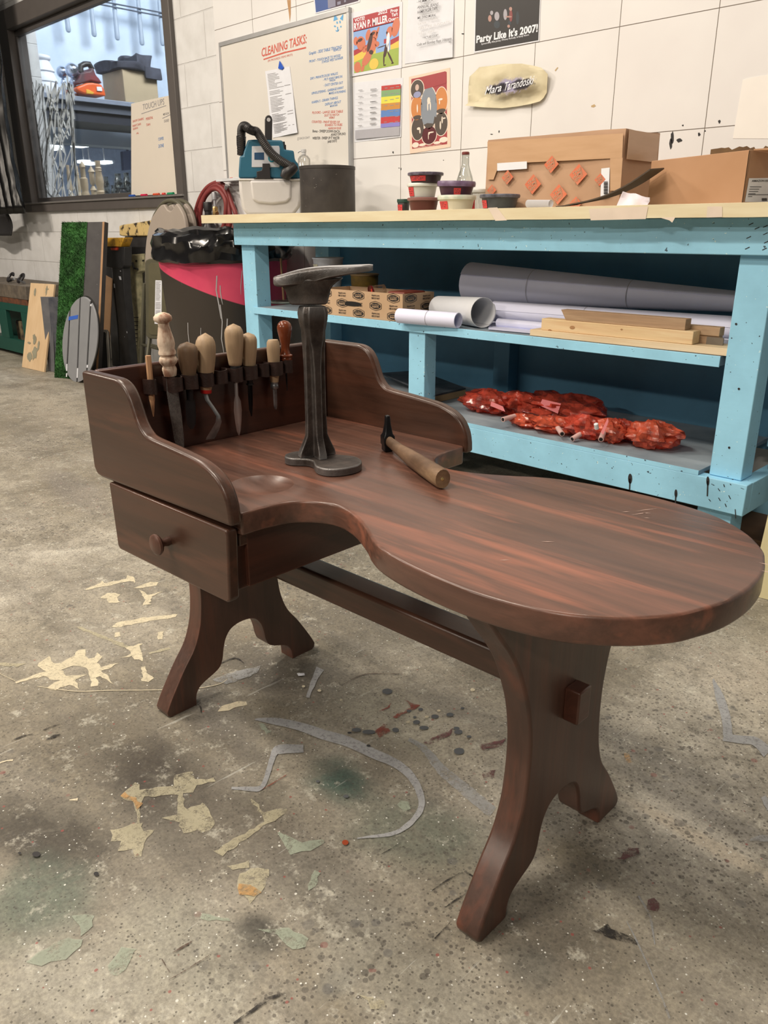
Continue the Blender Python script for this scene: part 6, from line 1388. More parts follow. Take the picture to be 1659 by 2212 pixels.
for x in (6, 52): 
    P = g_(x, 790); mk('caster', B().lathe([(.012, -.014), (.036, -.013), (.036, .013), (.012, .014)], n=20, mat=tr(P.x, GY+.06, .037) @ rot('X', 90)), bpl, cart); mk('caster_fork', B().box(P.x-.02, P.x+.02, GY+.04, GY+.08, .07, zz(762)), alu, cart)
for i, (x, a_) in enumerate([(24, .5), (46, -.5)]):
    P = g_(x, 606, .08); P.z = zt_; e = emp('spring_clamp', P, 0, ['black handled spring clamp lying on the cart top, farther from the plywood', 'black handled spring clamp on the cart top, next to the plywood'][i], 'clamp', 'clamps on the green cart')
    rr = .028; b = B().tube([P+Vector((rr*cos(t), .02*sin(t), .038+rr*sin(t)*.9)) for t in [a_+2*pi*k/14*.86 for k in range(15)]], .0085, 8); mk('jaw_handle', b, bpl, e)
    mk('jaw', B().tube([P+Vector((-.05*(1 if a_ > 0 else -1), 0, .012)), P+Vector((.0, .0, .016)), P+Vector((.06*(1 if a_ > 0 else -1), 0, .030))], .008, 8), M('clamp_steel', (170, 162, 150), .3, .8), e)
# ---- air hose, regulator
HY = D-.05; h_ = lambda x, y, d=0: PY(x, y, HY+d)
hosem = M('red_rubber', (142, 58, 50), .5, rgb2=(120, 44, 40), vs=12); random.seed(6)
cH = lambda x, y: (420+x/11.85, 380+y/11.85)
hb = B()
loops_ = [[(20, 1300), (30, 950), (150, 560), (330, 300), (540, 180), (680, 200), (800, 360), (840, 560), (830, 900), (800, 1250), (640, 1500), (540, 1700), (430, 2100)],
          [(60, 1320), (90, 1000), (180, 680), (320, 430), (490, 270), (640, 260), (780, 420), (850, 700), (880, 1000), (850, 1250), (740, 1500), (650, 1700), (560, 2100)],
          [(130, 1340), (160, 900), (260, 560), (420, 370), (560, 330), (700, 430), (800, 650), (800, 950), (760, 1250), (690, 1400), (600, 1600), (500, 2100)],
          [(640, 180), (760, 250), (860, 420), (930, 640), (1000, 820), (1060, 1000), (1040, 1250), (980, 1500), (960, 1700), (900, 2200)],
          [(600, 230), (740, 330), (820, 520), (880, 800), (920, 1050), (900, 1280), (820, 1480), (740, 1700), (700, 2100)]]
hose = emp('air_hose', h_(465, 400), 0, 'coiled red rubber air hose hanging on the wall at the bench end', 'hose'); WM[hose] = Matrix.Translation(h_(465, 400))
for i, L in enumerate(loops_): mk('coil_turn', B().tube([h_(*cH(*p), -.012*(i % 3)) for p in catmull(L, 5)], .0115, 10), hosem, hose, smooth=60)
mk('hook', B().tube([h_(488, 404, .049), h_(488, 407, -.03), h_(489, 400, -.035)], .008, 8), alu, hose)
reg = emp('air_regulator', h_(450, 500), 0, 'black air filter regulator with brass fittings inside the hose coil', 'regulator'); WM[reg] = Matrix.Translation(h_(450, 500))
P = h_(449, 450, -.02); k_ = pxm(P)
def zc_(y): return h_(449, y, -.02).z
mk('knob', B().lathe([(.0005, zc_(437)), (9*k_, zc_(436.5)), (9.6*k_, zc_(438)), (9*k_, zc_(455)), (7.6*k_, zc_(457)), (7.8*k_, zc_(470)), (.0005, zc_(470))][::-1], (P.x, P.y, 0), 24), bpl, reg, smooth=30)
mk('bowl', B().lathe([(.0005, zc_(540)), (13*k_, zc_(535)), (16*k_, zc_(510)), (15*k_, zc_(490)), (11*k_, zc_(483)), (12*k_, zc_(470)), (.0005, zc_(470))], (P.x, P.y, 0), 24), bpl, reg, smooth=30)
Pp = h_(464, 440, -.02); zz2 = lambda y: h_(464, y, -.02).z
mk('pipe', B().lathe([(3*k_, zz2(447)), (3*k_, zz2(432)), (5.5*k_, zz2(431)), (5.8*k_, zz2(420)), (5*k_, zz2(415)), (.0005, zz2(414))], (Pp.x, Pp.y, 0), 16).box(Pp.x-.004, Pp.x+.012, Pp.y, HY+.048, zz2(426), zz2(420)), M('galvanised_pipe', (190, 180, 168), .4, .5), reg)
mk('brass_valve', B().lathe([(6*k_, zz2(464)), (6*k_, zz2(449)), (4.5*k_, zz2(446))], (Pp.x, Pp.y, 0), 8).tube([Vector((Pp.x, Pp.y, zz2(460))), Vector((Pp.x+10*k_, Pp.y-.005, zz2(461)))], 4*k_, 8).box(P.x, Pp.x, P.y-.006, P.y+.006, zz2(474), zz2(464)), M('brass', (190, 150, 92), .3, .8, var=.2), reg)
# ---- black plastic curtain at the window's far end
b = B(); rg = []; CYq = 2.33
x0, x1 = PY(-40, 300, CYq).x, PY(26, 300, CYq).x
def cur(i, j):
    z = .93+1.4*j; x = PY(-40+60*i+(1-j)*9, 300, CYq).x; p = Vector((x, CYq, z)); return p+Vector((0, .025*sin(i*22+2*sin(j*5))+.012*noise.noise(p*9), 0))
b.grid(cur, 40, 26); o = mk('plastic_curtain', b, M('black_sheeting', (10, 9, 8), .24, var=.2, spec=.4), smooth=60, fix=False); tag(o, 'glossy black plastic sheeting hanging in front of the window end', 'curtain')
md = o.modifiers.new('solid', 'SOLIDIFY'); md.thickness = .001
b = B(); z0 = PY(4, 508, 2.36).z
b.grid(lambda i, j: Vector((PY(-60+72*i, 470, 2.36).x, 2.36+.03*sin(i*9)+.02*sin(j*3), z0+(.93-z0)*j)), 16, 8); o = mk('dark_jacket', b, M('dark_cloth', (30, 26, 24), .8), smooth=60, fix=False); tag(o, 'dark cloth hanging below the black plastic sheeting at the left edge', 'cloth')
md = o.modifiers.new('solid', 'SOLIDIFY'); md.thickness = .01
# ================================================================== WHITEBOARD AND MARKERS IN THE WINDOW
YG = D+.012
tl, tr_, br, bl_ = PY(283, 224, YG), PY(371, 205, YG), PY(390, 419, YG), PY(283.5, 423, YG)
e = mk('touch_up_board', B().slab([tl, tr_, br, bl_], (0, .004, 0)), M('cream_board_face', (222, 202, 174), .35, var=.02), bev=.001); tag(e, 'small cream dry erase board of touch ups standing on the window sill', 'whiteboard')
cW = lambda x, y: (x/3.456, y/3.456); Yw = YG-.0008
def wl(L, mat, name):
    b = B()
    for tx, a, c_, h in L: wline(b, tx, cW(*a), cW(*c_), h, Yw, .004)
    return b
b = wl([('TOUCH UPS', (1068, 822), (1228, 778), 12), ('MISSION', (1218, 862), (1262, 852), 4.5), ('DONE!', (1225, 915), (1262, 908), 6)], k_gry, '')
pr('grey_lettering', b, k_gry, e); b = B()
for a, c_ in [((1055, 852), (1240, 790)), ((1212, 886), (1272, 858))]: P = [PY(*cW(*a), Yw), PY(*cW(*c_), Yw)]; b.poly([P[0], P[1], P[1]+Vector((0, 0, .003)), P[0]+Vector((0, 0, .003))])
pr('underline', b, k_gry, e)
b = wl([('SHOP CHAIRS', (990, 915), (1072, 893), 4.5), ('PEDESTAL', (1090, 898), (1142, 885), 5), ('PAINT DAN', (990, 950), (1052, 932), 4.5), ('TAN', (1092, 942), (1122, 936), 5), ('SIDING', (992, 972), (1030, 960), 4), ('AL', (1018, 1003), (1036, 998), 4)], k_red, ''); pr('red_lettering', b, k_red, e)
b = wl([('COFFEE', (1182, 1050), (1222, 1042), 6), ('DONE', (1184, 1104), (1224, 1096), 7)], k_blu, ''); pr('blue_lettering', b, k_blu, e)
for i, (x, c_, nm) in enumerate([(285, (40, 80, 150), 'blue'), (311, (206, 40, 70), 'crimson'), (338, (214, 84, 50), 'orange red'), (369, (40, 140, 90), 'green'), (354, (226, 70, 60), 'short red')]):
    P = PY(x, 421, D-.012); P.z = 1.0062; L = .03 if i < 4 else .012; o = mk('marker', B().lathe([(.0005, -L), (.0068, -L), (.0068, L), (.0005, L)], n=12, mat=tr(P.x, D-.012, 1.0061+.0068) @ rot('Y', 90)), M('cap_'+nm.replace(' ', '_'), c_, .35, var=.05)); tag(o, nm+' dry erase marker lying on the window sill', 'marker', 'markers on the window sill')
# white branching lattice standing behind the glass
random.seed(14); YLt = D+.075; b = B(); NN = {}
def strip(p, q_, w):
    P, Q = PY(*p, YLt), PY(*q_, YLt)
    for v in (P, Q): v.x = max(v.x, -5.955); v.z = max(v.z, .995)
    d = (Q-P)
    if d.length < 1e-4: return
    n_ = Vector((-d.z, 0, d.x)).normalized()*w; n_ *= 1.3; b.slab([P-n_, P+n_, Q+n_*.8, Q-n_*.8], (0, .004, 0))
for i in range(23):
    x = 30+i*5.8+R(-3, 3); y = 176+R(-4, 14) if i > 6 else 190+R(0, 20); xx = x; pts_ = [(xx, y)]
    while y < 428:
        y += R(30, 62); xx += R(-9, 9); xx = min(max(xx, 30+(y-190)*.05), 152+(y-190)*.068); pts_.append((xx, min(y, 430)))
    for a_, c_ in zip(pts_, pts_[1:]): strip(a_, c_, R(.0035, .007))
    for a_ in pts_[:-1]:
        if random.random() < .8: s_ = random.choice((-1, 1)); strip(a_, (min(max(a_[0]+s_*R(8, 22), 30), 160), min(a_[1]+R(28, 60), 430)), R(.0025, .005))
strip((144, 163), (168, 428), .007)
lm_ = bpy.data.materials.new('white_lattice_film'); t = NT(lm_); t.b.inputs['Base Color'].default_value = (.9, .9, .9, 1); t.b.inputs['Roughness'].default_value = .5
tl_ = t.new('BsdfTranslucent'); tl_.inputs[0].default_value = (.95, .95, .95, 1); mx = t.new('MixShader'); mx.inputs[0].default_value = .5; t.link(t.b.outputs[0], mx.inputs[1]); t.link(tl_.outputs[0], mx.inputs[2]); t.link(mx.outputs[0], t.out.inputs[0])
o = mk('branch_lattice', b, lm_, smooth=0); tag(o, 'white branching lattice panel standing behind the window glass', 'lattice')

# ================================================================== THE ROOM BEHIND THE GLASS
def C(rgb): return tuple(s2l(c) for c in rgb)+(1,)
coolw = M('cool_white_wall', (206, 208, 205), .7, rgb2=(188, 192, 192), vs=3, k=.78)
struct('wall_left', B().box(-7.3, -7.1, D+.2, 9, 1.52, 4.2), coolw, smooth=0)
struct('wall_far', B().box(-20.6, -20.4, D+.2, 14, 0, 4.2), M('far_wall', (190, 192, 196), .7, k=.6), smooth=0)
struct('wall_rear', B().box(-20.4, -1, 13.8, 14, 0, 4.2), coolw, smooth=0)
struct('ceiling', B().box(-20.4, -7.3, D+.2, 13.8, 2.75, 2.85), M('far_ceiling', (190, 192, 196), .7, rgb2=(150, 154, 160), vs=1.5, k=.6), smooth=0)
XR = -6.98
for i, (x, y) in enumerate([(84, 56), (148, 70), (204, 79.5), (254, 87), (307, 98), (352, 99)]):
    P = PX(x, y, XR); k_ = pxm(P); r = 5.6*k_; o = mk('hanging_rod', B().lathe([(.0005, P.z-r*.1), (r*.7, P.z+r*.15), (r, P.z+r*.9), (r*.9, P.z+r*2), (r*.72, P.z+.35), (r*.72, 3.4), (.0005, 3.4)], (P.x, P.y, 0), 16), M('white_rod', (168, 172, 172), .5, var=.05, k=.7))
    tag(o, 'white round ended rod hanging on the pale wall behind the glass', 'rod', 'rods hanging behind the window')
for i, (a_, c_) in enumerate([((182, -4), (358, 29)), ((182, 3), (358, 37))]):
    P, Q = PX(*a_, XR+.027), PX(*c_, XR+.027); o = mk('wire', B().tube([P+(P-Q)*.5, Q+(Q-P)*.5], .006, 6), M('dark_wire', (90, 92, 96), .5)); tag(o, ['upper thin wire strung across the hanging rods', 'lower thin wire strung across the hanging rods'][i], 'wire', 'wires across the rods')
XS = -6.4; sh_ = lambda x, y, d=0: PX(x, y, XS+d)
z1 = sh_(150, 205.5).z; z0 = sh_(150, 216).z
rack = emp('storage_rack', (-6.65, 3.7, 0), 0, 'grey steel storage rack behind the window carrying props on its shelf', 'rack')
mk('shelf', B().box(-6.95, XS, 2.75, 5.2, z0, z1), M('grey_shelf_steel', (150, 150, 152), .4, var=.08, k=.6), rack, bev=.003)
zb0 = sh_(160, 259).z; zb1 = sh_(160, 236).z
mk('beam', B().box(-6.9, XS-.03, 2.75, 5.2, zb1, z0-.002), M('dark_beam', (84, 84, 86), .5, var=.1), rack); mk('beam', B().box(-6.93, XS-.05, 2.75, 5.2, zb0, zb1-.002), M('darker_beam', (46, 46, 50), .5, var=.1), rack)
for y in (2.78, 5.1):
    mk('upright', B().box(-6.5, -6.44, y, y+.06, 0, zb0), MATS['darker_beam'], rack)
def vase(x, yt, yb, hw, label, d):
    P = sh_(x, yb, d); k_ = pxm(P); zt_ = sh_(x, yt, d).z; h = zt_-z1; r = hw*k_
    prof = [(.0005, 0), (.98, 0), (1.0, .04), (.96, .18), (.92, .24), (.86, .30), (.92, .33), (.90, .40), (.80, .50), (.72, .56), (.80, .60), (.76, .64), (.58, .78), (.54, .82), (.50, .86), (.62, .90), (.64, .94), (.60, .985), (.5, 1.0), (.0005, 1.0)]
    o = mk('vase', B().lathe([(a_*r, z1+.001+b_*h) for a_, b_ in prof], (P.x, P.y, 0), 40), M('white_plaster', (222, 214, 204), .6, var=.03, k=.75)); tag(o, label, 'vase', 'white vases on the rack'); return o
vase(97, 121, 196, 31, 'white ringed plaster vase on the rack, nearer the silver ball', -.14); vase(40, 102, 192, 30, 'white ringed plaster vase on the rack, half hidden by the window frame', -.36)
silver = M('silver_metal', (200, 198, 196), .18, .9, var=.1)
for i, (x, y, r, d, lb) in enumerate([(155, 152, 14.5, -.14, 'shiny silver ball on a turned stem beside the orange vacuum'), (134, 156, 12, -.32, 'silver ball behind the front silver ball on the rack')]):
    P = sh_(x, y, d); k_ = pxm(P); r *= k_
    o = emp('silver_ball', (P.x, P.y, z1+.001), 0, lb, 'ornament', 'silver balls on the rack')
    mk('ball', B().lathe([(max(r*sin(t), .0004), P.z-r*cos(t)) for t in [pi*k/20 for k in range(21)]], (P.x, P.y, 0), 28), silver, o); zz3 = P.z-r
    H_ = zz3-z1; mk('stem', B().lathe([(.0005, z1+.001), (r*.75, z1+.001), (r*.7, z1+.1*H_), (r*.35, z1+.25*H_), (r*.55, z1+.45*H_), (r*.3, z1+.6*H_), (r*.5, z1+.8*H_), (r*.25, z1+.98*H_), (.0005, zz3+.004)], (P.x, P.y, 0), 20), silver, o)
cV = lambda x, y: (130+x/7.213, 90+y/7.213)
ov = emp('orange_vacuum', sh_(198, 205, -.05), 0, 'orange and black portable vacuum on the rack between silver ball and box', 'vacuum cleaner'); WM[ov] = Matrix.Translation(sh_(198, 205, -.05))
V = lambda x, y, d=-.05: PX(*cV(x, y), XS+d)
def vs(P_, d0, d1): return B().slab([V(*p, d0) for p in P_], (d1-d0, 0, 0))
mk('tank', vs([(250, 720), (290, 690), (420, 640), (500, 635), (640, 660), (690, 740), (718, 850), (560, 835), (380, 815), (280, 770)], -.06, -.26), M('orange_plastic', (226, 92, 36), .4, var=.12), ov, bev=.02, seg=3)
mk('yellow_band', vs([(405, 740), (440, 745), (530, 790), (520, 820), (410, 810)], -.055, -.08), yel, ov, bev=.004)
mk('head', vs([(240, 640), (300, 560), (320, 480), (470, 450), (490, 400), (530, 420), (560, 520), (610, 570), (660, 650), (480, 610), (300, 670)], -.07, -.24), M('charcoal_red', (70, 56, 56), .45, rgb2=(140, 44, 42), vs=8), ov, bev=.012)
mk('handle', B().tube([V(320, 480, -.14), V(318, 380, -.14), V(380, 350, -.14), (V(450, 350, -.14)), V(500, 440, -.14)], .022, 10), bpl, ov); mk('paper_label', vs([(570, 700), (645, 705), (655, 770), (578, 765)], -.052, -.06), paper, ov)
# box with cloth
P0 = V(1030, 875, 0); P1 = V(1555, 905, 0); ztb = V(990, 415, 0).z; 
xb = V(675, 820, 0); depth_b = .34
o = mk('storage_box', B().box(XS-depth_b-.02, XS-.02, P0.y, P1.y, z1+.001, ztb), M('tan_carton', (184, 156, 116), .7, var=.08, k=.7), bev=.004); tag(o, 'plain tan carton on the rack with dark cloth draped on top', 'box')
clm = M('charcoal_cloth', (74, 72, 76), .9, rgb2=(50, 48, 52), vs=14)
yl, yr = P0.y, P1.y
o = mk('dark_cloth', crumple(XS-depth_b-.03, XS+.0, yl-.05, yr+.03, ztb+.001, ztb+.062, .045, 12), clm, smooth=70, sub=1); tag(o, 'folded charcoal cloth lying on the tan carton', 'cloth')
mk('upper_fold', crumple(XS-depth_b, XS-.03, yl+.12, yr-.01, ztb+.055, ztb+.125, .045, 12), clm, o, smooth=70, sub=1)
mk('hanging_corner', crumple(XS-.008, XS+.018, yr-.12, yr+.03, ztb-.05, ztb+.04, .012, 8), clm, o, smooth=70, sub=1)
# ledge with turned legs and glassware
ledge = struct('trim_2', B().box(-7.05, -4.05, D+.21, D+.62, .96, .992), M('ledge_grey', (120, 116, 112), .6), bev=.003)
bal = wood_mat('turned_maple', (190, 158, 118), (204, 174, 134), (216, 188, 150), 2, .5); cG = lambda x, y: (140+x/10.37, 230+y/10.37)
def baluster(xa, xb_, yt, Y, prof, label):
    P = PY(*cG((xa+xb_)/2, 1950), Y); r = (xb_-xa)/2/10.37*pxm(P); zt_ = PY(*cG((xa+xb_)/2, yt), Y).z; h = zt_-.993
    o = mk('turned_leg', B().lathe([(max(a_*r, .0004), .993+b_*h) for a_, b_ in prof], (P.x, Y, 0), 28), bal); tag(o, label, 'table leg', 'turned wooden legs behind the window')
cone = [(.0, 0), (1, 0), (1, .27), (.85, .29), (.80, .32), (.95, .48), (.9, .60), (.62, .62), (.6, .83), (.75, .85), (.62, .90), (0, 1.0)]
two = [(0, 0), (1, 0), (.72, .02), (.72, .36), (.95, .37), (.3, .49), (.5, .51), (.72, .55), (.72, .82), (.98, .84), (0, 1.0)]
flat_ = [(0, 0), (1, 0), (1, .30), (.72, .33), (.7, .38), (.9, .48), (.8, .62), (.62, .76), (.72, .78), (.62, .80), (.72, .83), (.5, .86), (.62, .92), (.6, 1.0), (0, 1.0)]
baluster(370, 550, 1195, 2.86, cone, 'pointed turned wooden leg on the inner ledge, tallest of the group'); baluster(570, 730, 1315, 2.80, two, 'slim turned leg with two cone shaped tips on the inner ledge'); baluster(705, 910, 1205, 2.90, flat_, 'flat topped turned wooden leg nearest the small whiteboard')
baluster(80, 190, 1300, 2.86, flat_, 'flat topped turned leg showing through the white lattice'); baluster(255, 385, 1320, 2.98, flat_, 'flat topped turned leg half hidden behind the pointed one')
for i, (x, y, hw, hh, lb) in enumerate([(960, 1750, 70, 300, 'tall clear glass jar beside the flat topped wooden leg'), (1230, 1700, 110, 330, 'large glass vessel in front of the small whiteboard edge'), (1100, 1830, 60, 110, 'small pale glass cup between the larger glass vessels'), (1290, 1880, 130, 90, 'dark shallow bowl at the foot of the large glass vessel'), (1420, 1650, 90, 280, 'glass vessel half hidden by the small whiteboard')]):
    Y = 2.80+.04*(i % 3); P = PY(*cG(x, 1950), Y); k_ = pxm(P); r = hw/10.37*k_; h = max(PY(*cG(x, y-hh*.6), Y).z-.993, .03)
    m_ = M('dark_bowl', (50, 52, 54), .3) if i == 3 else M('clouded_glass%d' % i, (150, 154, 150), .12, .5, rgb2=(60, 62, 60), vs=45, lo=.45, hi=.55)
    o = mk('bowl' if i == 3 else 'glass_vessel', B().lathe([(.0005, .993), (r*.7, .993), (r, .993+h*.3), (r*.95, .993+h*.7), (r*.6, .993+h*.9), (r*.7, .993+h), (r*.62, .993+h), (r*.55, .993+h*.9), (r*.85, .993+h*.65), (r*.8, .993+h*.3), (.0005, .993+h*.1)], (P.x, Y, 0), 24), m_); tag(o, lb, 'bowl' if i == 3 else 'glassware', 'glassware on the inner ledge')
# fluorescent fixtures far away under the ceiling
tube_m = emis('fluorescent_tube', (.9, .96, 1), 9)
for i, (xa, ya, xb_, XF, lb) in enumerate([(164, 315, 200, -14, 'bright strip light under the far ceiling, second from the small whiteboard'), (236, 301, 288, -12.5, 'bright strip light under the far ceiling, next to the small whiteboard'), (175, 350, 186, -19, 'small distant strip light above the pointed wooden leg'), (217, 352, 234, -19, 'small distant strip light above the flat topped wooden leg'), (90, 323, 122, -14, 'strip light under the far ceiling, seen through the white lattice'), (188, 354, 198, -19.5, 'tiny distant strip light between two turned wooden legs')]):
    P = PX(xa, ya, XF); Q = PY(xb_, ya-8, P.y); x1 = Q.x; o = mk('strip_light', B().box(P.x, x1, P.y-.10, P.y+.10, P.z-.03, P.z+.03), tube_m, bev=.01); mk('hanger', B().box((P.x+x1)/2-.01, (P.x+x1)/2+.01, P.y-.01, P.y+.01, P.z+.0302, 2.75), alu, o, smooth=0); tag(o, lb, 'strip light', 'far strip lights')
o = mk('dark_screen', B().slab([PX(x, y, -16) for x, y in [(265, 327), (290, 325), (290, 366), (268, 368)]], (-.1, 0, 0)), M('dark_navy', (26, 30, 42), .4)); P = PX(275, 326, -16.05); mk('hanger', B().box(P.x-.02, P.x+.02, P.y-.02, P.y+.02, P.z, 2.75), MATS['dark_navy'], o, smooth=0); tag(o, 'dark hanging panel in the far room beside the small whiteboard', 'panel')
l = area('far_room_light', (-4.9, 3.9, 3.5), (-6.6, 3.1, 1.7), 1.6, .8, 235, (.93, .96, 1.0)); area('far_hall_light', (-14, 6, 2.6), (-14, 6, 0), 5, 4, 420, (.82, .91, 1.0))

pl_ = bpy.data.lights.new('far_hall_fill', 'POINT'); pl_.energy = 320; pl_.color = (.84, .92, 1); pl_.shadow_soft_size = .6; po_ = bpy.data.objects.new('far_hall_fill', pl_); COL.objects.link(po_); po_.location = (-14.5, 8.5, 1.3)  # unseen point lamp added to brighten the far wall and ceiling
# ================================================================== PAINT ON THE FLOOR
def stain_mat(name, rgb, thr=.34, sc=40, rough=.5, al=.97):
    mat = bpy.data.materials.new(name); t = NT(mat); t.link(t.ramp(t.noise(t.coord(), 20, 5, .7), [(.35, A(rgb)), (.7, A(tuple(int(c*.88) for c in rgb)))]), t.b.inputs['Base Color']); t.b.inputs['Roughness'].default_value = rough
    tp = t.new('BsdfTransparent'); mx = t.new('MixShader'); k_ = t.math('MULTIPLY', t.math('SUBTRACT', t.noise(t.coord(), sc, 7, .85), thr), 7, clamp=True)
    k_ = t.math('MULTIPLY', k_, t.ramp(t.noise(t.coord(), 150, 4, .8), [(.34, (.55,)*3), (.5, (al,)*3)]))
    t.link(k_, mx.inputs[0]); t.link(tp.outputs[0], mx.inputs[1]); t.link(t.b.outputs[0], mx.inputs[2]); t.link(mx.outputs[0], t.out.inputs[0]); return mat
S_cream = stain_mat('cream_floor_paint', (222, 200, 158), .26); S_pale = stain_mat('dry_cream_floor_paint', (200, 182, 142), .36, al=.8); S_mint = stain_mat('mint_floor_paint', (178, 178, 146), .36, al=.75); S_grey = stain_mat('grey_floor_paint', (172, 164, 152), .24); S_lg = stain_mat('dry_grey_floor_paint', (176, 168, 154), .38, al=.75)
S_blk = stain_mat('black_floor_scuff', (36, 30, 26), .40, 90); S_red = stain_mat('brick_floor_paint', (150, 62, 40), .42); S_pur = stain_mat('plum_floor_paint', (110, 60, 56), .40); S_brn = stain_mat('brown_floor_paint', (88, 62, 46), .40); S_org = stain_mat('orange_floor_paint', (200, 150, 90), .40)
zc0 = [.0006]
def decal(P_, mat, conv, rag=.005):
    zc0[0] += .00002; W3 = [PZ(*conv(*p), zc0[0]) for p in P_]; out = []
    for a_, c_ in zip(W3, W3[1:]+W3[:1]):
        n = max(1, int((c_-a_).length/.008))
        for k in range(n):
            p = a_.lerp(c_, k/n); out.append(p+Vector((noise.noise(p*90), noise.noise(p*90+Vector((7, 7, 7))), 0))*rag)
    mk('paint_stain', B().poly(out), mat, floor, smooth=0, fix=False)
def brush(L, mat, conv, rag=.002):
    L = catmull(L, 4); l_, r_ = [], []
    for i, (x, y, w_) in enumerate(L):
        a_ = L[max(i-1, 0)]; c_ = L[min(i+1, len(L)-1)]; d = Vector((c_[0]-a_[0], c_[1]-a_[1])).normalized(); l_.append((x-d.y*w_/2, y+d.x*w_/2)); r_.append((x+d.y*w_/2, y-d.x*w_/2))
    decal(l_+r_[::-1], mat, conv, rag)
d1 = lambda x, y: (x/2.765, 1200+y/2.765); d2 = lambda x, y: (x/2, 1700+y/2); d3 = lambda x, y: (829+x/2, 1700+y/2); d4 = lambda x, y: (500+x/2.765, 1400+y/2.765); d5 = lambda x, y: (1200+x/3.614, 1300+y/3.614)
for P_ in [[(505, 200), (600, 165), (610, 150), (625, 165), (750, 140), (760, 120), (800, 125), (808, 165), (780, 150), (640, 180), (510, 208)], [(800, 195), (900, 158), (945, 160), (940, 178), (830, 195)], [(595, 255), (640, 225), (690, 222), (720, 235), (700, 250), (715, 280), (645, 282), (640, 255)], [(830, 205), (860, 220), (880, 235), (970, 215), (905, 245), (895, 290), (850, 300), (870, 265)], [(665, 425), (700, 400), (860, 370), (1060, 350), (1050, 368), (900, 390), (700, 430)], [(680, 460), (715, 458), (718, 480), (690, 488)], [(940, 460), (975, 450), (970, 500), (945, 500)],
           [(90, 755), (240, 700), (270, 690), (215, 660), (240, 640), (290, 600), (310, 640), (360, 640), (440, 600), (470, 560), (510, 560), (525, 620), (560, 610), (580, 580), (600, 600), (620, 600), (580, 640), (600, 665), (710, 640), (650, 675), (600, 690), (650, 720), (680, 770), (600, 720), (575, 730), (590, 775), (540, 785), (545, 740), (525, 705), (520, 670), (440, 658), (365, 682), (400, 715), (455, 715), (520, 712), (450, 740), (470, 800), (420, 770), (330, 805), (280, 795), (300, 770), (360, 745), (300, 740), (260, 715), (215, 740), (240, 720), (100, 765)],
           [(745, 550), (800, 535), (855, 525), (830, 550), (855, 600), (850, 630), (800, 620), (795, 600), (715, 610), (780, 590), (770, 565)], [(845, 665), (865, 660), (880, 700), (920, 735), (890, 755), (855, 750)], [(1305, 925), (1320, 900), (1420, 870), (1470, 870), (1475, 890), (1400, 910), (1330, 928)], [(0, 1235), (70, 1220), (72, 1230), (0, 1242)], [(420, 1455), (465, 1450), (462, 1462), (425, 1462)]]: decal(P_, S_cream, d1)
for P_ in [[(445, 425), (480, 425), (700, 510), (770, 545), (750, 550), (600, 490)], [(885, 582), (1010, 545), (1015, 560), (890, 590)], [(0, 640), (160, 645), (100, 665), (0, 655)], [(720, 1440), (750, 1400), (800, 1360), (835, 1370), (830, 1400), (1040, 1370), (1035, 1310), (1150, 1290), (1165, 1340), (1280, 1330), (1285, 1350), (1170, 1375), (1150, 1410), (1090, 1420), (1110, 1520), (1220, 1475), (1290, 1590), (1250, 1640), (1090, 1655), (1070, 1590), (970, 1570), (1060, 1545), (1060, 1430), (860, 1440), (840, 1480), (835, 1600), (820, 1590), (810, 1510), (780, 1470)], [(650, 1650), (740, 1620), (860, 1600), (850, 1615), (700, 1659)]]: decal(P_, S_pale, d1)
for P_ in [[(475, 190), (600, 150), (620, 190), (670, 185), (620, 240), (610, 300), (580, 300), (575, 265), (510, 275), (520, 240), (480, 230)], [(920, 280), (1140, 150), (1130, 120), (1080, 60), (1090, 50), (1140, 110), (1220, 90), (1245, 95), (1235, 115), (1160, 160), (960, 295)], [(1035, 380), (1085, 350), (1165, 360), (1165, 385), (1110, 470), (1080, 510), (1070, 480), (1040, 455), (1030, 430)], [(975, 345), (1080, 318), (1075, 345), (1010, 358)], [(1560, 900), (1659, 920), (1659, 960), (1600, 950)]]: decal(P_, S_pale, d2)
for P_ in [[(1190, 190), (1220, 200), (1310, 240), (1400, 220), (1405, 235), (1340, 275), (1250, 290), (1220, 240)], [(110, 755), (230, 680), (300, 650), (355, 660), (350, 690), (290, 740), (180, 768)], [(460, 770), (490, 740), (520, 690), (545, 700), (590, 690), (570, 740), (550, 790), (500, 815), (470, 800)], [(860, 570), (870, 545), (990, 570), (1000, 580), (900, 580)], [(1110, 610), (1250, 610), (1330, 650), (1325, 690), (1260, 700), (1200, 640)], [(1330, 420), (1360, 360), (1380, 370), (1365, 430), (1335, 445)], [(310, 555), (350, 545), (405, 555), (395, 600), (350, 645), (345, 600), (320, 580)]]: decal(P_, S_mint, d2)
decal([(985, 940), (1000, 910), (1060, 920), (1070, 960), (1030, 970)], S_mint, d4); decal([(160, 450), (190, 450), (235, 500), (205, 515)], S_mint, d4)
brush([(140, 425, 8), (250, 435, 40), (400, 465, 50), (560, 520, 60), (700, 560, 62), (850, 630, 58), (1000, 700, 52), (1090, 790, 46), (1135, 900, 40), (1120, 980, 35), (1050, 1060, 30), (950, 1110, 24), (750, 1135, 8)], S_grey, d4, .001)
brush([(1060, 545, 20), (1150, 600, 40), (1250, 720, 60), (1400, 850, 70), (1560, 980, 70)], S_lg, d4); brush([(0, 835, 14), (100, 840, 26), (160, 840, 30), (200, 800, 28), (250, 640, 36), (290, 605, 55), (430, 600, 46)], S_grey, d4, .001); brush([(530, 120, 46), (490, 200, 30), (455, 295, 20)], S_grey, d4)
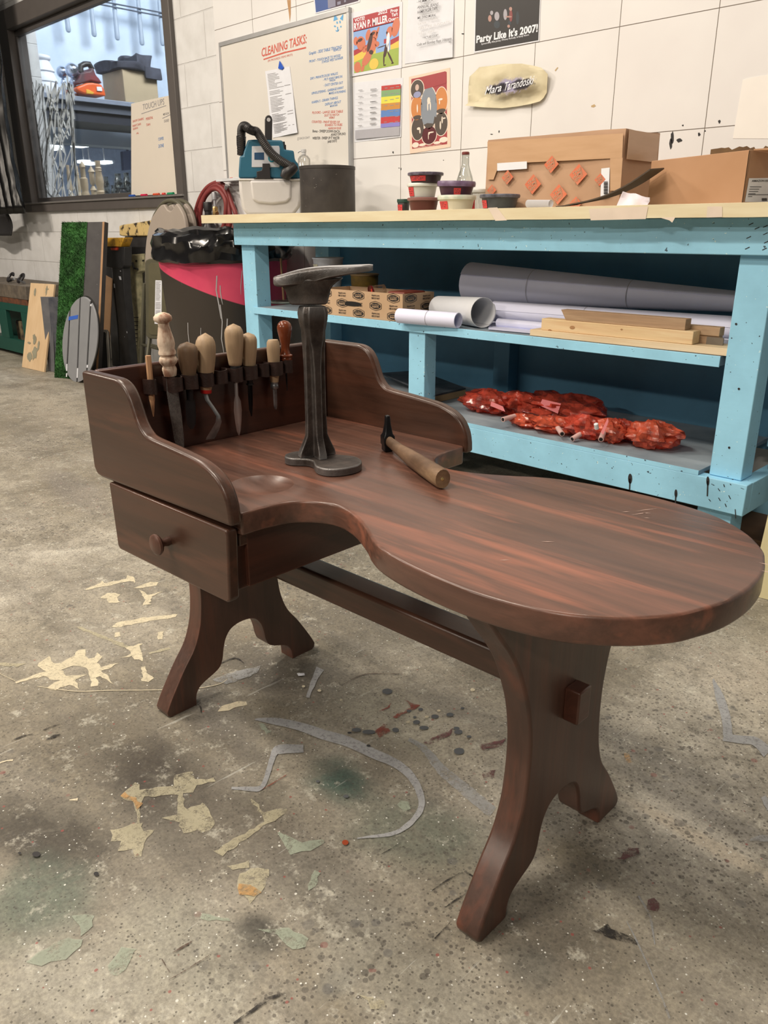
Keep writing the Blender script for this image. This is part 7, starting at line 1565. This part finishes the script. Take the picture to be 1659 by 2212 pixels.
brush([(1230, 600, 10), (1280, 740, 66), (1330, 900, 70), (1345, 1040, 76)], S_grey, d5, .001); brush([(1310, 1055, 60), (1440, 1075, 60), (1560, 1090, 70), (1659, 1180, 90)], S_grey, d5, .001); brush([(1520, 1860, 20), (1600, 1845, 50), (1700, 1850, 50)], S_lg, d5); brush([(1620, 1520, 40), (1680, 1620, 60)], S_grey, d5)
decal([(1270, 740), (1400, 690), (1560, 660), (1540, 700), (1350, 770)], S_lg, d1)
brush([(220, 780, 3), (450, 810, 4), (650, 805, 4), (900, 803, 4), (1150, 795, 4), (1300, 770, 4), (1355, 740, 3)], S_cream, d1, .0003); brush([(-10, 700, 3), (40, 725, 3), (90, 748, 3)], S_cream, d1, .0003)
for a_ in [[(205, 450, 3), (265, 408, 7), (330, 370, 3)], [(265, 520, 3), (320, 482, 8), (380, 446, 4)], [(220, 655, 5), (255, 618, 6), (292, 578, 2)], [(330, 372, 2), (360, 372, 8), (392, 390, 3)]]: brush(a_, S_blk, d3, .0006)
decal([(900, 625), (950, 600), (970, 588), (985, 615), (1060, 640), (1100, 665), (1098, 680), (1000, 662), (940, 638)], S_blk, d3)
brush([(1050, 580, 3), (1100, 680, 8), (1150, 790, 6), (1190, 880, 8), (1235, 1000, 10)], S_lg, d3, .0006); brush([(1100, 470, 8), (1150, 560, 12), (1170, 680, 6)], S_lg, d3, .0006)
brush([(1010, 1020, 10), (1090, 965, 14), (1160, 915, 18), (1232, 890, 5)], S_blk, d2, .0008); brush([(730, 832, 2), (820, 780, 6), (902, 728, 3)], S_brn, d2, .0005); brush([(698, 742, 3), (715, 770, 5), (735, 802, 3)], S_brn, d2, .0005); brush([(745, 715, 4), (790, 690, 10), (828, 668, 4)], S_brn, d2, .0005)
brush([(245, 1048, 4), (300, 1025, 8), (360, 1003, 2)], S_blk, d1, .0004); brush([(272, 1103, 2), (320, 1080, 16), (372, 1065, 2)], S_blk, d1, .0006); brush([(70, 1105, 2), (130, 1080, 10), (195, 1065, 2)], S_blk, d1, .0006); brush([(1290, 655, 4), (1400, 612, 8), (1455, 640, 4)], S_blk, d1, .0005); brush([(1180, 890, 8), (1198, 905, 10), (1202, 940, 4)], S_blk, d1, .0004)
brush([(860, 1248, 2), (940, 1205, 6), (1015, 1160, 3)], S_blk, d4, .0004); brush([(660, 220, 3), (800, 155, 4), (1020, 155, 3)], S_brn, d4, .0005)
decal([(1020, 300), (1060, 262), (1095, 262), (1100, 285), (1060, 305), (980, 315)], S_pur, d3); decal([(1140, 490), (1175, 478), (1200, 505), (1180, 540), (1145, 525)], S_pur, d3)
decal([(960, 410), (1050, 365), (1080, 350), (1030, 305), (1130, 345), (1100, 365), (1060, 375), (980, 420)], S_red, d4); decal([(860, 500), (900, 450), (930, 450), (950, 500), (890, 530)], S_red, d4); decal([(170, 850), (250, 800), (330, 752), (325, 762), (240, 815)], S_red, d4, .0006); decal([(890, 375), (955, 328), (950, 340), (900, 378)], S_red, d4)
decal([(1150, 560), (1320, 480), (1300, 520), (1180, 580)], S_pur, d4); decal([(1480, 580), (1640, 540), (1620, 580), (1500, 605)], S_pur, d4); decal([(1500, 750), (1580, 725), (1570, 770), (1510, 780)], S_pur, d4)
decal([(720, 1440), (745, 1415), (850, 1475), (830, 1515), (790, 1480), (780, 1455)], S_org, d1); decal([(530, 1190), (560, 1170), (600, 1250), (560, 1250)], S_org, d5)
decal([(1035, 415), (1080, 425), (1130, 450), (1100, 470), (1070, 465), (1035, 460)], S_org, d2)
dot = lambda x, y, rx, ry, m_, cv: decal([(x+rx*cos(i*pi/8), y+ry*sin(i*pi/8)) for i in range(16)], m_, cv, .0006)
for x, y, rx, ry in [(930, 258, 30, 17), (1360, 615, 32, 20), (820, 500, 40, 13), (745, 488, 28, 12), (980, 488, 20, 13), (1105, 442, 22, 13), (1150, 475, 28, 12), (1215, 408, 22, 12), (1305, 397, 22, 12), (1355, 500, 25, 14), (1345, 478, 18, 10), (1420, 528, 14, 8), (1380, 358, 12, 6), (1095, 412, 10, 6), (1060, 375, 14, 8), (1130, 365, 14, 8), (515, 795, 12, 8), (685, 885, 16, 10)]: dot(x, y, rx, ry, M('slate_dot', (88, 86, 82), .5), d4)
dot(680, 1160, 20, 16, M('brick_dot', (164, 66, 30), .4), d4); dot(818, 582, 12, 6, ink, d4); dot(705, 505, 13, 6, ink, d4)
for x, y, r in [(1167, 410, 12), (1056, 440, 10), (1238, 373, 10), (525, 253, 11), (430, 228, 10), (1440, 248, 14), (655, 310, 8)]: dot(x, y, r, r*.65, S_cream, d4)
for x, y, rx, ry in [(157, 290, 17, 11), (416, 375, 12, 9), (85, 285, 7, 5)]: dot(x, y, rx, ry, ink, d2)
decal([(390, 150), (435, 148), (438, 162), (400, 166)], p_wht, d4, .0004)
